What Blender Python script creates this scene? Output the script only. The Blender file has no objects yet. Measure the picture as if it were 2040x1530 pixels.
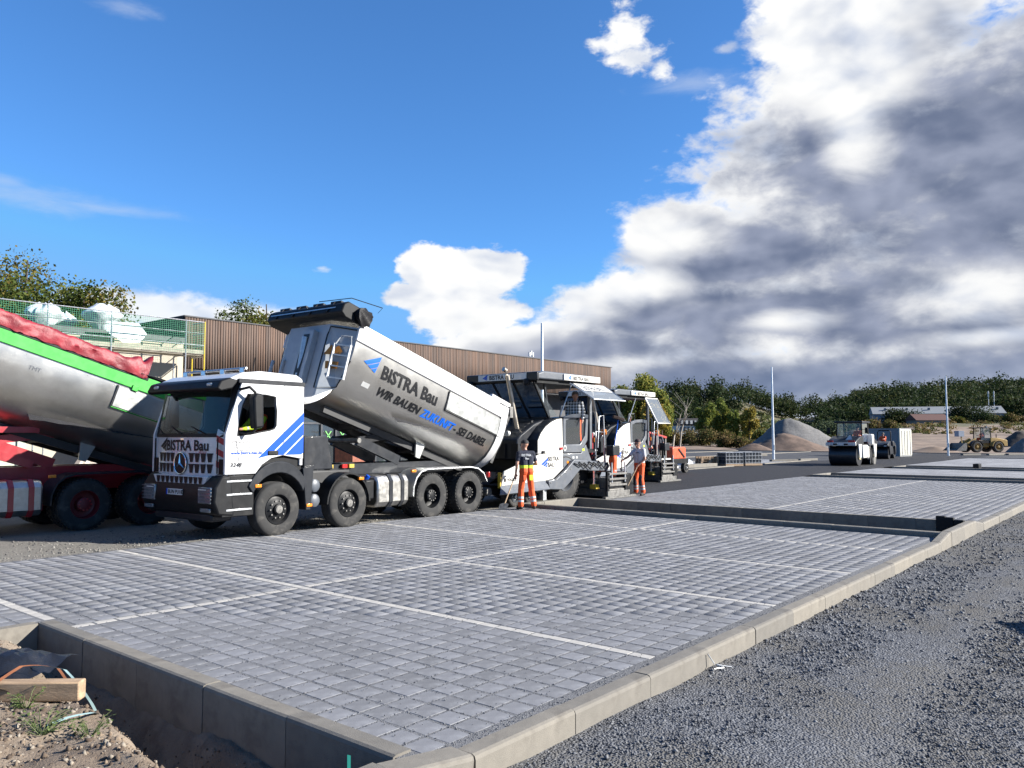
import bpy, bmesh, math, random
import numpy as np
from mathutils import Vector, Matrix, Euler
random.seed(7); rng = np.random.default_rng(7)
S = bpy.context.scene
C = S.collection
R = math.radians
# ---------------------------------------------------------------- camera
YAW = R(39.6)                       # view direction, measured from +X towards +Y
cam_d = bpy.data.cameras.new('camera'); cam = bpy.data.objects.new('camera', cam_d); C.objects.link(cam)
cam_d.sensor_width = 36.0; cam_d.lens = 28.06; cam_d.clip_start = 0.1; cam_d.clip_end = 9000
cam.location = (0, 0, 1.9)
cam.rotation_euler = (R(90 + 3.70), 0, YAW - R(90))
S.camera = cam
# ---------------------------------------------------------------- sun and exposure
SUN_AZ = math.atan2(-0.77, 0.637) + R(-4)   # direction towards the sun: to the right of the view
SUN_EL = R(26)
sd = bpy.data.lights.new('sun', 'SUN'); sun = bpy.data.objects.new('sun', sd); C.objects.link(sun)
sd.energy = 5.0; sd.angle = R(0.53); sd.color = (1.0, 0.955, 0.88)
sv = Vector((math.cos(SUN_AZ)*math.cos(SUN_EL), math.sin(SUN_AZ)*math.cos(SUN_EL), math.sin(SUN_EL)))
sun.rotation_euler = (-sv).to_track_quat('-Z', 'Y').to_euler(); sun.location = sv*60
S.view_settings.view_transform = 'Standard'; S.view_settings.look = 'None'
S.view_settings.exposure = 1.50; S.view_settings.gamma = 1.0; S.view_settings.use_curve_mapping = False
# ---------------------------------------------------------------- world: Nishita sky with clouds fixed to world directions
W = bpy.data.worlds.new('World'); S.world = W; W.use_nodes = True
class X:                                    # tiny expression wrapper round shader sockets
    nt = None
    def __init__(s, k): s.k = k
    @staticmethod
    def m(op, *a, clamp=False):
        n = X.nt.nodes.new('ShaderNodeMath'); n.operation = op; n.use_clamp = clamp
        for i, v in enumerate(a):
            if isinstance(v, X): X.nt.links.new(v.k, n.inputs[i])
            else: n.inputs[i].default_value = v
        return X(n.outputs[0])
    def __add__(a, b): return X.m('ADD', a, b)
    __radd__ = __add__
    def __sub__(a, b): return X.m('SUBTRACT', a, b)
    def __rsub__(a, b): return X.m('SUBTRACT', b, a)
    def __mul__(a, b): return X.m('MULTIPLY', a, b)
    __rmul__ = __mul__
    def __truediv__(a, b): return X.m('DIVIDE', a, b)
    def ss(a, lo, hi):                      # smoothstep
        n = X.nt.nodes.new('ShaderNodeMapRange'); n.interpolation_type = 'SMOOTHSTEP'
        X.nt.links.new(a.k, n.inputs[0]); n.inputs[1].default_value = lo; n.inputs[2].default_value = hi
        return X(n.outputs[0])
def xmax(a, b): return X.m('MAXIMUM', a, b)
def xsmax(a, b, k=0.25): return X.m('SMOOTH_MAX', a, b, k)
def xmix(f, a, b):
    n = X.nt.nodes.new('ShaderNodeMix'); n.data_type = 'RGBA'
    for s, v in ((0, f), (6, a), (7, b)):
        if isinstance(v, X): X.nt.links.new(v.k, n.inputs[s])
        elif isinstance(v, (int, float)): n.inputs[s].default_value = v
        else: n.inputs[s].default_value = (*v, 1)
    return X(n.outputs[2])
def xvec(a, b, c):
    n = X.nt.nodes.new('ShaderNodeCombineXYZ')
    for i, v in enumerate((a, b, c)):
        if isinstance(v, X): X.nt.links.new(v.k, n.inputs[i])
        else: n.inputs[i].default_value = v
    return X(n.outputs[0])
def xnoise(v, scale, det=6, rough=0.55, dist=0.0):
    n = X.nt.nodes.new('ShaderNodeTexNoise'); X.nt.links.new(v.k, n.inputs['Vector'])
    n.inputs['Scale'].default_value = scale; n.inputs['Detail'].default_value = det
    n.inputs['Roughness'].default_value = rough; n.inputs['Distortion'].default_value = dist
    return X(n.outputs[0])
def make_sky():
    X.nt = nt = W.node_tree; nt.nodes.clear()
    tc = nt.nodes.new('ShaderNodeTexCoord'); sp = nt.nodes.new('ShaderNodeSeparateXYZ')
    nt.links.new(tc.outputs['Generated'], sp.inputs[0])
    dx, dy, dz = X(sp.outputs[0]), X(sp.outputs[1]), X(sp.outputs[2])
    cy, sy = math.cos(YAW), math.sin(YAW)
    fw = dx*cy + dy*sy; rt = dx*sy - dy*cy
    u = X.m('ARCTAN2', rt, fw); v = X.m('ARCSINE', dz)
    F, p = 1590., R(3.70)
    def uv(x, y):
        a, b = (x - 1020)/F, (765 - y)/F
        f_, z_ = math.cos(p) - b*math.sin(p), math.sin(p) + b*math.cos(p)
        return math.atan2(a, f_), math.atan2(z_, math.hypot(a, f_))
    puv = xvec(u, v, 0.0)
    def vm(op, *a, out=0):
        n = nt.nodes.new('ShaderNodeVectorMath'); n.operation = op
        for i, k in enumerate(a):
            if isinstance(k, X): nt.links.new(k.k, n.inputs[i])
            else: n.inputs[i].default_value = k
        return X(n.outputs[out])
    def field(bl, k=0.18):                  # soft union of ellipses: 1 in the middle, 0 at the rim
        r = None
        for x, y, rx, ry in bl:
            u0, v0 = uv(x, y); a, b = F/rx, F/ry
            q = vm('LENGTH', vm('MULTIPLY_ADD', puv, (a, b, 0), (-u0*a, -v0*b, 0)), out=1)
            r = q if r is None else X.m('SMOOTH_MIN', r, q, k)
        return 1 - r
    q = xvec(u, v*1.7, dz*0.3)
    n1 = xnoise(q, 9.0, 7, 0.57, 0.3)
    n2 = xnoise(q, 34.0, 4, 0.6, 0.2)
    la = xnoise(q, 7.5, 3, 0.5, 0.2); lb = xnoise(xvec(u + 0.016, v*1.7 + 0.034, dz*0.3), 7.5, 3, 0.5, 0.2)   # the field, and a little towards the sun
    lit = (la - lb)*2.4
    n3 = xnoise(xvec(u, v*2.4, 3.7), 4.5, 4, 0.55)
    # cloud bank on the right with its stepped left edge, running on out of the frame
    bank = field([(2150, 330, 740, 330), (1740, 30, 240, 230), (1690, 300, 250, 205), (1490, 505, 250, 100),
                  (1370, 465, 150, 72), (1480, 630, 360, 95), (2000, 600, 620, 170), (1290, 620, 230, 85),
                  (1130, 690, 300, 62), (1480, 770, 560, 85), (2200, 740, 900, 105), (3300, 500, 1300, 520)])
    small = field([(1245, 70, 60, 60), (1265, 118, 85, 40), (1190, 88, 45, 18), (1318, 135, 34, 36)])
    cum = field([(900, 560, 105, 72), (970, 545, 88, 62), (840, 530, 55, 48), (935, 630, 130, 56), (820, 590, 60, 30), (1000, 690, 170, 40)])
    low = field([(300, 618, 240, 42), (450, 632, 210, 36), (200, 606, 120, 30), (-300, 620, 480, 44), (680, 612, 40, 14)])
    puff = field([(1845, 766, 34, 11), (1690, 740, 70, 28), (642, 536, 26, 9), (1450, 95, 40, 14), (1520, 40, 50, 60)])
    e1 = (n1 - 0.5)*2.2 + (n2 - 0.5)*0.6
    e2 = (n1 - 0.5)*1.6 + (n2 - 0.5)*2.4
    dbank = bank + e1*0.34 + (n2 - 0.5)*0.22
    dsm = small + e2*0.75 - 0.10
    dcum = cum + e2*0.34
    dlow = low + e2*0.42
    dpuff = puff + e2*0.8 - 0.15
    # clouds behind and beside the camera: plain noise of the same make
    dgen = (n3 - 0.64)*3.0 + e1*0.25 - (1 - X.m('ABSOLUTE', u).ss(0.95, 1.4))*3.0
    alpha = xmax(xmax(xmax(dbank, dcum).ss(0.0, 0.24), dgen.ss(0.0, 0.5)), xmax(dsm.ss(0.0, 0.7), xmax(dlow.ss(0, 0.6)*0.86, dpuff.ss(0, 0.9)*0.7)))
    # how dark the cloud body is: thick parts shade themselves, patches break it up
    dark = field([(1640, 400, 330, 150), (1500, 300, 140, 120), (1760, 520, 420, 120), (1960, 250, 170, 170), (1560, 690, 560, 110), (2700, 420, 700, 500), (1250, 720, 260, 60)])
    lite = field([(1250, 565, 120, 42), (1110, 620, 130, 36), (1330, 465, 130, 55), (1990, 668, 170, 26), (1560, 640, 120, 26), (1740, 90, 110, 150), (1700, 240, 80, 110), (1960, 590, 170, 75), (1640, 150, 120, 60)])
    tb = (dbank + (n3 - 0.5)*0.6 + (n1 - 0.5)*0.4).ss(0.02, 0.62)
    body = (dark*1.7 + (n3 - 0.5)*1.2 - lit*0.5 + 0.62).ss(-0.1, 1.1)
    body = body*(1 - (lite*1.2 + (n1 - 0.5)*1.8).ss(-0.2, 0.9)*0.92)
    cumsh = (dcum*0.9 + (n1 - 0.5)*1.5).ss(0.2, 1.0)*(uv(0, 575)[1] - v).ss(-0.01, 0.07)*0.72
    shade = xmax(tb*body*dbank.ss(-0.05, 0.1), cumsh*dcum.ss(0, 0.2))
    shade = xmax(shade, dgen.ss(0.2, 1.2)*0.6)
    rel = (n2 - 0.5)*0.16 + (n1 - 0.5)*0.34 + lit*0.5
    white = xmix((rel + 0.5).ss(0.18, 0.62), (0.2025, 0.2268, 0.2794), (0.3686, 0.3686, 0.3645))
    grey = xmix((rel + 0.5).ss(0.25, 0.75), (0.050, 0.064, 0.102), (0.135, 0.150, 0.196))
    cc = xmix(shade, white, grey)
    cc = xmix((0.115 - v).ss(0.0, 0.09)*dbank.ss(0.0, 0.3)*0.5, cc, (0.070, 0.098, 0.160))     # far cloud seen through more air
    # sky
    sk = nt.nodes.new('ShaderNodeTexSky'); sk.sky_type = 'NISHITA'; sk.sun_disc = False
    sk.sun_elevation = SUN_EL; sk.sun_rotation = math.atan2(sv.x, sv.y); sk.altitude = 900
    sk.air_density = 1.0; sk.dust_density = 0.0; sk.ozone_density = 3.0
    gr = nt.nodes.new('ShaderNodeMix'); gr.data_type = 'RGBA'; gr.blend_type = 'MULTIPLY'; gr.inputs[0].default_value = 1
    nt.links.new(sk.outputs[0], gr.inputs[6]); gr.inputs[7].default_value = (0.0335, 0.0575, 0.0790, 1)
    cl = nt.nodes.new('ShaderNodeMix'); cl.data_type = 'RGBA'; cl.blend_type = 'DARKEN'; cl.inputs[0].default_value = 1
    nt.links.new(gr.outputs[2], cl.inputs[6]); cl.inputs[7].default_value = (0.0729, 0.1800, 0.3500, 1)
    sky = X(cl.outputs[2])
    # thin high wisps on the left
    wisp = field([(60, 395, 230, 30), (210, 415, 210, 18), (10, 360, 60, 22), (250, 12, 80, 24), (1380, 165, 120, 26)])
    nw = xnoise(xvec(u*1.0, v*3.4, 1.3), 14.0, 5, 0.6, 0.4)
    sky = xmix((wisp*1.2 + (nw - 0.5)*2.2).ss(0.0, 1.5)*0.42, sky, (0.2187, 0.2511, 0.3119))
    col = xmix(alpha*v.ss(-0.01, 0.01), sky, cc)
    bg = nt.nodes.new('ShaderNodeBackground'); out = nt.nodes.new('ShaderNodeOutputWorld')
    nt.links.new(col.k, bg.inputs['Color']); bg.inputs['Strength'].default_value = 1.0
    nt.links.new(bg.outputs[0], out.inputs[0])
make_sky()
try: S.cycles.use_denoising = True
except Exception: pass
S.cycles.max_bounces = 6; S.cycles.transparent_max_bounces = 12
# ---------------------------------------------------------------- helpers
from mathutils import noise as mnoise
V = Vector
def fr(x, y, z=0.0, o=4): return mnoise.fractal(V((x, y, z)), 1.0, 2.0, o)
def tag(o, label=None, cat=None, group=None, kind=None):
    if label: o['label'] = label
    if cat: o['category'] = cat
    if group: o['group'] = group
    if kind: o['kind'] = kind
    return o
def empty(name, loc=(0, 0, 0), rz=0.0, label=None, cat=None, group=None, kind=None, parent=None):
    o = bpy.data.objects.new(name, None); C.objects.link(o); o.empty_display_size = 0.2
    o.location = loc; o.rotation_euler = (0, 0, rz); o.parent = parent
    return tag(o, label, cat, group, kind)
def link(name, mesh, parent=None, loc=(0, 0, 0), rot=(0, 0, 0), scale=None):
    o = bpy.data.objects.new(name, mesh); C.objects.link(o); o.parent = parent
    o.location = loc; o.rotation_euler = rot
    if scale: o.scale = scale
    return o
def copy_tree(o, parent=None):
    c = o.copy(); C.objects.link(c); c.parent = parent
    for ch in list(o.children): copy_tree(ch, c)
    return c
def rotz(a): return Matrix.Rotation(a, 3, 'Z')
class MB:
    def __init__(s): s.v = []; s.f = []; s.m = []; s.cur = 0
    def add(s, vs, fs):
        n = len(s.v); s.v += [tuple(q) for q in vs]
        for f in fs: s.f.append([n + i for i in f]); s.m.append(s.cur)
        return s
    def box(s, c, d, rot=None, top=(1, 1), sh=(0, 0)):        # centre, size; top scale and shift of the upper face
        c = V(c); h = V(d)/2; vs = []
        for z in (-1, 1):
            for x, y in ((-1, -1), (1, -1), (1, 1), (-1, 1)):
                k = top if z > 0 else (1, 1); o = sh if z > 0 else (0, 0)
                p = V((x*h.x*k[0] + o[0], y*h.y*k[1] + o[1], z*h.z))
                vs.append(c + (rot @ p if rot else p))
        return s.add(vs, [(3, 2, 1, 0), (4, 5, 6, 7), (0, 1, 5, 4), (1, 2, 6, 5), (2, 3, 7, 6), (3, 0, 4, 7)])
    def b(s, x0, x1, y0, y1, z0, z1): return s.box(((x0+x1)/2, (y0+y1)/2, (z0+z1)/2), (abs(x1-x0), abs(y1-y0), abs(z1-z0)))
    def prism(s, pts, axis, a, b):                            # polygon pulled along an axis; pts are (x,z), (y,z) or (x,y)
        def P(q, t): return {'y': (q[0], t, q[1]), 'x': (t, q[0], q[1]), 'z': (q[0], q[1], t)}[axis]
        n = len(pts)
        return s.add([P(q, a) for q in pts] + [P(q, b) for q in pts],
                     [tuple(range(n))[::-1], tuple(range(n, 2*n))] + [(i, (i+1) % n, n + (i+1) % n, n + i) for i in range(n)])
    def loft(s, rings, caps=True, closed=True):
        n = len(rings[0]); vs = [q for r in rings for q in r]; fs = []
        for k in range(len(rings) - 1):
            for i in range(n if closed else n - 1):
                j = (i + 1) % n; fs.append((k*n + i, k*n + j, (k+1)*n + j, (k+1)*n + i))
        if caps and closed: fs += [tuple(range(n))[::-1], tuple(range((len(rings)-1)*n, len(rings)*n))]
        return s.add(vs, fs)
    def tube(s, path, r, n=8, flat=1.0):
        path = [V(p) for p in path]; rings = []
        for i, p in enumerate(path):
            t = (path[min(i+1, len(path)-1)] - path[max(i-1, 0)]).normalized()
            up = V((0, 0, 1)) if abs(t.z) < 0.95 else V((1, 0, 0))
            a = t.cross(up).normalized(); b = a.cross(t); rr = r[i] if isinstance(r, (list, tuple)) else r
            rings.append([p + a*math.cos(2*math.pi*k/n)*rr + b*math.sin(2*math.pi*k/n)*rr*flat for k in range(n)])
        return s.loft(rings)
    def bar(s, p, q, w, h):
        p, q = V(p), V(q); t = (q - p).normalized(); up = V((0, 0, 1)) if abs(t.z) < 0.95 else V((1, 0, 0))
        a = t.cross(up).normalized(); b = a.cross(t)
        return s.loft([[o + a*w/2*i + b*h/2*j for i, j in ((-1, -1), (1, -1), (1, 1), (-1, 1))] for o in (p, q)])
    def lathe(s, prof, c, axis='y', n=24, cap=True):           # prof: (radius, offset along axis)
        c = V(c); rings = []
        for r, h in prof:
            ring = []
            for k in range(n):
                a = 2*math.pi*k/n; ca, sa = math.cos(a)*r, math.sin(a)*r
                ring.append(c + V({'y': (ca, h, sa), 'x': (h, ca, sa), 'z': (ca, sa, h)}[axis]))
            rings.append(ring)
        return s.loft(rings, caps=cap)
    def cyl(s, p, q, r, n=12, r2=None): return s.tube([p, q], [r, r if r2 is None else r2], n)
    def ball(s, c, r, n=10, sc=(1, 1, 1)):
        c = V(c); rings = []
        for i in range(1, n//2):
            t = math.pi*i/(n//2)
            rings.append([c + V((math.sin(t)*math.cos(2*math.pi*k/n)*r*sc[0], math.sin(t)*math.sin(2*math.pi*k/n)*r*sc[1], -math.cos(t)*r*sc[2])) for k in range(n)])
        return s.loft(rings)
    def plate(s, outer, hole, axis, t0, t1):                    # slab with one hole; both loops have the same point count
        def P(q, t): return {'y': (q[0], t, q[1]), 'x': (t, q[0], q[1]), 'z': (q[0], q[1], t)}[axis]
        n = len(outer); vs = [P(q, t) for t in (t0, t1) for L in (outer, hole) for q in L]; fs = []
        for i in range(n):
            j = (i + 1) % n
            fs += [(i, j, n+j, n+i), (2*n+i, 3*n+i, 3*n+j, 2*n+j), (i, 2*n+i, 2*n+j, j), (n+i, n+j, 3*n+j, 3*n+i)]
        return s.add(vs, fs)
    def mesh(s, name, mats, smooth=None):
        me = bpy.data.meshes.new(name); me.from_pydata(s.v, [], s.f)
        bm = bmesh.new(); bm.from_mesh(me); bmesh.ops.recalc_face_normals(bm, faces=bm.faces); bm.to_mesh(me); bm.free()
        for m in (mats if isinstance(mats, (list, tuple)) else [mats]): me.materials.append(m)
        if s.m and max(s.m): me.polygons.foreach_set('material_index', s.m)
        if smooth:
            me.polygons.foreach_set('use_smooth', [True]*len(me.polygons)); me.set_sharp_from_angle(angle=R(smooth))
        me.update(); return me
    def build(s, name, mats, parent=None, smooth=None, bevel=0, loc=(0, 0, 0), rot=(0, 0, 0), seg=2):
        o = link(name, s.mesh(name, mats, smooth or (35 if bevel else None)), parent, loc, rot)
        if bevel:
            m = o.modifiers.new('bevel', 'BEVEL'); m.width = bevel; m.segments = seg; m.limit_method = 'ANGLE'; m.angle_limit = R(40)
        return o
def npmesh(name, verts, quads, mats, midx=None, attr=None, smooth=False):
    me = bpy.data.meshes.new(name); verts = np.asarray(verts, np.float32); quads = np.asarray(quads, np.int32)
    nv, (nq, k) = len(verts), quads.shape
    me.vertices.add(nv); me.vertices.foreach_set('co', verts.ravel())
    me.loops.add(nq*k); me.loops.foreach_set('vertex_index', quads.ravel())
    me.polygons.add(nq); me.polygons.foreach_set('loop_start', np.arange(nq, dtype=np.int32)*k)
    for m in (mats if isinstance(mats, (list, tuple)) else [mats]): me.materials.append(m)
    if midx is not None: me.polygons.foreach_set('material_index', np.asarray(midx, np.int32))
    if smooth: me.polygons.foreach_set('use_smooth', np.ones(nq, bool))
    me.update(calc_edges=True)
    if attr is not None:
        a = me.attributes.new('v', 'FLOAT', 'FACE'); a.data.foreach_set('value', np.asarray(attr, np.float32))
    return me
def scatter(name, base_v, base_f, pos, scale, mats, rot3=True, midx=None, attr=None, flat=None):
    """many small pieces joined into one mesh: base shape copied to pos with random turns"""
    n = len(pos); bv = np.asarray(base_v, float); k = len(bv)
    a = rng.uniform(0, 2*np.pi, n); ca, sa = np.cos(a), np.sin(a)
    P = np.repeat(bv[None], n, 0)*rng.uniform(0.65, 1.35, (n, 1, 3)) + rng.normal(0, 0.16, (n, k, 3))
    if flat is not None: P[:, :, 2] *= flat
    if rot3:
        t = rng.uniform(-0.9, 0.9, n); ct, st = np.cos(t)[:, None], np.sin(t)[:, None]
        y, z = P[:, :, 1]*ct - P[:, :, 2]*st, P[:, :, 1]*st + P[:, :, 2]*ct; P[:, :, 1], P[:, :, 2] = y, z
    x, y = P[:, :, 0]*ca[:, None] - P[:, :, 1]*sa[:, None], P[:, :, 0]*sa[:, None] + P[:, :, 1]*ca[:, None]
    P[:, :, 0], P[:, :, 1] = x, y
    P = P*np.asarray(scale).reshape(-1, 1, 1) + np.asarray(pos)[:, None]
    f = np.asarray(base_f)[None] + (np.arange(n)*k)[:, None, None]
    nf = len(base_f)
    return npmesh(name, P.reshape(-1, 3), f.reshape(-1, f.shape[2]), mats, None if midx is None else np.repeat(midx, nf), None if attr is None else np.repeat(attr, nf))
OCT_V = [(1, 0, 0), (-1, 0, 0), (0, 1, 0), (0, -1, 0), (0, 0, 1), (0, 0, -1)]
OCT_F = [(0, 2, 4), (2, 1, 4), (1, 3, 4), (3, 0, 4), (2, 0, 5), (1, 2, 5), (3, 1, 5), (0, 3, 5)]
# ---------------------------------------------------------------- materials
MATS = {}; ALB = 0.70                                    # one albedo level for the whole place
def mat(name, col, rough=0.6, metal=0.0, var=0.12, vs=6.0, bump=0.0, bs=40.0, col2=None, spec=None, trans=0.0, alpha=None,
        coat=0.0, emit=None, rand=None, dirt=None, aniso=None, tl=None, stretch=None, dirt_s=3.0):
    """one Principled surface: base colour broken up by noise, optional second colour, bump, per-piece variation"""
    if name in MATS: return MATS[name]
    m = bpy.data.materials.new(name); m.use_nodes = True; nt = m.node_tree; X.nt = nt
    if metal < .5:
        col = tuple(c*ALB for c in col); col2 = col2 and tuple(c*ALB for c in col2); dirt = dirt and tuple(c*ALB for c in dirt[:3]) + (dirt[3],)
    p = nt.nodes['Principled BSDF']; tc = nt.nodes.new('ShaderNodeTexCoord'); co = X(tc.outputs['Object'])
    if stretch:
        mp = nt.nodes.new('ShaderNodeMapping'); nt.links.new(co.k, mp.inputs[0]); mp.inputs['Scale'].default_value = stretch; co = X(mp.outputs[0])
    n = xnoise(co, vs, 6, 0.6)
    a = tuple(max(0, c*(1 - var)) for c in col); b = tuple(c*(1 + var) for c in col) if col2 is None else col2
    c = xmix(n.ss(0.3, 0.7), a, b)
    if rand:
        if rand == 'attr':
            at = nt.nodes.new('ShaderNodeAttribute'); at.attribute_name = 'v'; rv = X(at.outputs['Fac'])
        else:
            oi = nt.nodes.new('ShaderNodeObjectInfo'); rv = X(oi.outputs['Random'])
        hv = nt.nodes.new('ShaderNodeHueSaturation'); nt.links.new(c.k, hv.inputs['Color'])
        nt.links.new((rv*0.34 + 0.83).k, hv.inputs['Value']); nt.links.new((rv*0.3 + 0.85).k, hv.inputs['Saturation']); c = X(hv.outputs[0])
    if dirt:
        dn = xnoise(co, dirt_s, 7, 0.65, 0.4); c = xmix(dn.ss(0.48, 0.72)*dirt[3], c, dirt[:3])
    nt.links.new(c.k, p.inputs['Base Color'])
    rn = (n*0.3 + (rough - 0.15)); nt.links.new(X.m('ADD', rn, 0.0, clamp=True).k, p.inputs['Roughness'])
    p.inputs['Metallic'].default_value = metal
    if spec is not None: p.inputs['Specular IOR Level'].default_value = spec
    if coat: p.inputs['Coat Weight'].default_value = coat; p.inputs['Coat Roughness'].default_value = 0.08
    if aniso: p.inputs['Anisotropic'].default_value = aniso
    if trans: p.inputs['Transmission Weight'].default_value = trans; p.inputs['IOR'].default_value = 1.1
    if alpha is not None: p.inputs['Alpha'].default_value = alpha
    if emit: p.inputs['Emission Color'].default_value = (*emit[:3], 1); p.inputs['Emission Strength'].default_value = emit[3]
    if bump:
        bn = nt.nodes.new('ShaderNodeBump'); bn.inputs['Strength'].default_value = min(1, bump); bn.inputs['Distance'].default_value = 0.02*max(1, bump)
        nt.links.new(xnoise(co, bs, 6, 0.65).k, bn.inputs['Height']); nt.links.new(bn.outputs[0], p.inputs['Normal'])
    if tl:
        tr = nt.nodes.new('ShaderNodeBsdfTranslucent'); nt.links.new(c.k, tr.inputs[0]); mx = nt.nodes.new('ShaderNodeMixShader')
        mx.inputs[0].default_value = tl; nt.links.new(p.outputs[0], mx.inputs[1]); nt.links.new(tr.outputs[0], mx.inputs[2])
        nt.links.new(mx.outputs[0], nt.nodes['Material Output'].inputs[0])
    MATS[name] = m; return m
def glass(name, tint=(0.75, 0.85, 0.85), k=0.75, rough=0.02, film=(0.5, 0.55, 0.6)):
    """thin pane: sees through by k, tinted, with a gloss reflection"""
    if name in MATS: return MATS[name]
    m = bpy.data.materials.new(name); m.use_nodes = True; nt = m.node_tree; nt.nodes.clear()
    t = nt.nodes.new('ShaderNodeBsdfTransparent'); t.inputs[0].default_value = (*tint, 1)
    g = nt.nodes.new('ShaderNodeBsdfGlossy'); g.inputs['Roughness'].default_value = rough; g.inputs[0].default_value = (0.9, 0.95, 1, 1)
    d = nt.nodes.new('ShaderNodeBsdfDiffuse'); d.inputs[0].default_value = (*film, 1)
    f = nt.nodes.new('ShaderNodeFresnel'); f.inputs[0].default_value = 1.5
    m1 = nt.nodes.new('ShaderNodeMixShader'); m1.inputs[0].default_value = 1 - k
    m2 = nt.nodes.new('ShaderNodeMixShader'); o = nt.nodes.new('ShaderNodeOutputMaterial')
    L = nt.links.new
    L(t.outputs[0], m1.inputs[1]); L(d.outputs[0], m1.inputs[2]); L(f.outputs[0], m2.inputs[0]); L(m1.outputs[0], m2.inputs[1]); L(g.outputs[0], m2.inputs[2]); L(m2.outputs[0], o.inputs[0])
    MATS[name] = m; return m
# everyday surfaces
M_white = mat('white_paint', (0.72, 0.72, 0.73), 0.32, var=0.04, coat=0.3, dirt=(0.5, 0.48, 0.44, 0.25))
M_offw = mat('machine_white', (0.80, 0.78, 0.73), 0.38, var=0.04, coat=0.2, dirt=(0.42, 0.38, 0.32, 0.35))
M_blue = mat('brand_blue', (0.003, 0.085, 0.56), 0.6, spec=0.2, var=0.05)
M_skyb = mat('brand_light_blue', (0.004, 0.13, 0.68), 0.6, spec=0.2, var=0.05)
M_ink = mat('black_lettering', (0.012, 0.013, 0.016), 0.45, var=0.1, spec=0.2)
M_black = mat('black_plastic', (0.010, 0.011, 0.013), 0.5, var=0.2, dirt=(0.05, 0.047, 0.043, 0.3), spec=0.2)
M_dark = mat('dark_frame_paint', (0.014, 0.015, 0.018), 0.5, var=0.2, dirt=(0.06, 0.055, 0.05, 0.35), spec=0.2)
M_grey = mat('grey_machine_paint', (0.105, 0.118, 0.140), 0.45, var=0.08, coat=0.15, dirt=(0.18, 0.165, 0.145, 0.3))
M_anth = mat('anthracite_paint', (0.022, 0.025, 0.031), 0.42, var=0.12, coat=0.2, dirt=(0.08, 0.075, 0.07, 0.3), spec=0.2)
M_steel = mat('bare_steel', (0.42, 0.41, 0.385), 0.38, 1.0, var=0.12, vs=9)
M_galv = mat('galvanised_steel', (0.42, 0.435, 0.45), 0.42, 0.85, var=0.14, vs=18)
M_chrome = mat('chrome', (0.75, 0.76, 0.78), 0.16, 1.0, var=0.04)
M_worn = mat('worn_steel', (0.20, 0.195, 0.185), 0.55, 0.45, var=0.3, vs=14, bump=0.2, bs=50, dirt=(0.06, 0.05, 0.045, 0.6))
M_rub = mat('tyre_rubber', (0.022, 0.022, 0.022), 0.85, var=0.25, vs=8, bump=0.25, bs=60, dirt=(0.105, 0.098, 0.088, 0.75), dirt_s=5)
M_rubd = mat('dark_tyre_rubber', (0.022, 0.022, 0.023), 0.85, var=0.25, vs=8, bump=0.25, bs=60, dirt=(0.10, 0.095, 0.09, 0.5))
M_red = mat('red_chassis_paint', (0.40, 0.014, 0.024), 0.38, var=0.1, coat=0.3, dirt=(0.25, 0.08, 0.07, 0.3))
M_green = mat('green_body_paint', (0.045, 0.42, 0.045), 0.36, var=0.07, coat=0.25)
M_oran = mat('hi_vis_orange', (0.80, 0.105, 0.016), 0.75, var=0.10, vs=9, bump=0.15, bs=30)
M_yell = mat('hi_vis_yellow', (0.62, 0.85, 0.03), 0.75, var=0.08)
M_refl = mat('reflective_tape', (0.62, 0.63, 0.62), 0.35, 0.2, var=0.08)
M_amber = mat('amber_lens', (0.85, 0.26, 0.02), 0.2, var=0.08, coat=0.5)
M_lred = mat('red_lens', (0.55, 0.02, 0.02), 0.2, var=0.08, coat=0.5)
M_ored = mat('orange_red_paint', (0.72, 0.10, 0.035), 0.45, var=0.12, dirt=(0.4, 0.15, 0.08, 0.3))
M_kerb = mat('kerb_concrete', (0.215, 0.197, 0.168), 0.85, var=0.12, vs=5, bump=0.25, bs=120, dirt=(0.125, 0.11, 0.092, 0.6), rand='obj', dirt_s=4)
M_wood = mat('raw_timber', (0.42, 0.29, 0.18), 0.8, var=0.25, vs=4, bump=0.3, bs=30, stretch=(1, 6, 6))
M_skin = mat('skin', (0.52, 0.27, 0.185), 0.55, var=0.08)
G_clear = glass('window_pane', (0.80, 0.88, 0.88), 0.9, film=(0.3, 0.33, 0.35))
G_dark = glass('tinted_pane', (0.55, 0.64, 0.64), 0.9, film=(0.03, 0.035, 0.04))
# lettering, made from the built-in font and cut to a mesh
def text_mesh(txt, size, bold=0.0, shear=0.0, spacing=1.0, res=2, xscale=1.0):
    cu = bpy.data.curves.new('txt', 'FONT'); cu.body = txt; cu.size = size; cu.offset = bold; cu.shear = shear; cu.space_character = spacing; cu.resolution_u = res
    o = bpy.data.objects.new('txt', cu); me = bpy.data.meshes.new_from_object(o)
    bpy.data.objects.remove(o); bpy.data.curves.remove(cu)
    me.transform(Matrix.Diagonal((xscale, 1, 1, 1))); return me
def text_on(txt, size, m, parent, fn, name='lettering', cut=None, **k):
    """lettering laid on a surface: fn(u,v) gives the 3-D point"""
    me = text_mesh(txt, size, **k); me.materials.append(m)
    if cut:
        bm = bmesh.new(); bm.from_mesh(me)
        lo, hi = min(v.co.y for v in bm.verts), max(v.co.y for v in bm.verts); y = lo + cut
        while y < hi:
            bmesh.ops.bisect_plane(bm, geom=bm.verts[:] + bm.edges[:] + bm.faces[:], plane_co=(0, y, 0), plane_no=(0, 1, 0)); y += cut
        bm.to_mesh(me); bm.free()
    for v in me.vertices: v.co = fn(v.co.x, v.co.y)
    me.update(); return link(name, me, parent)
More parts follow.
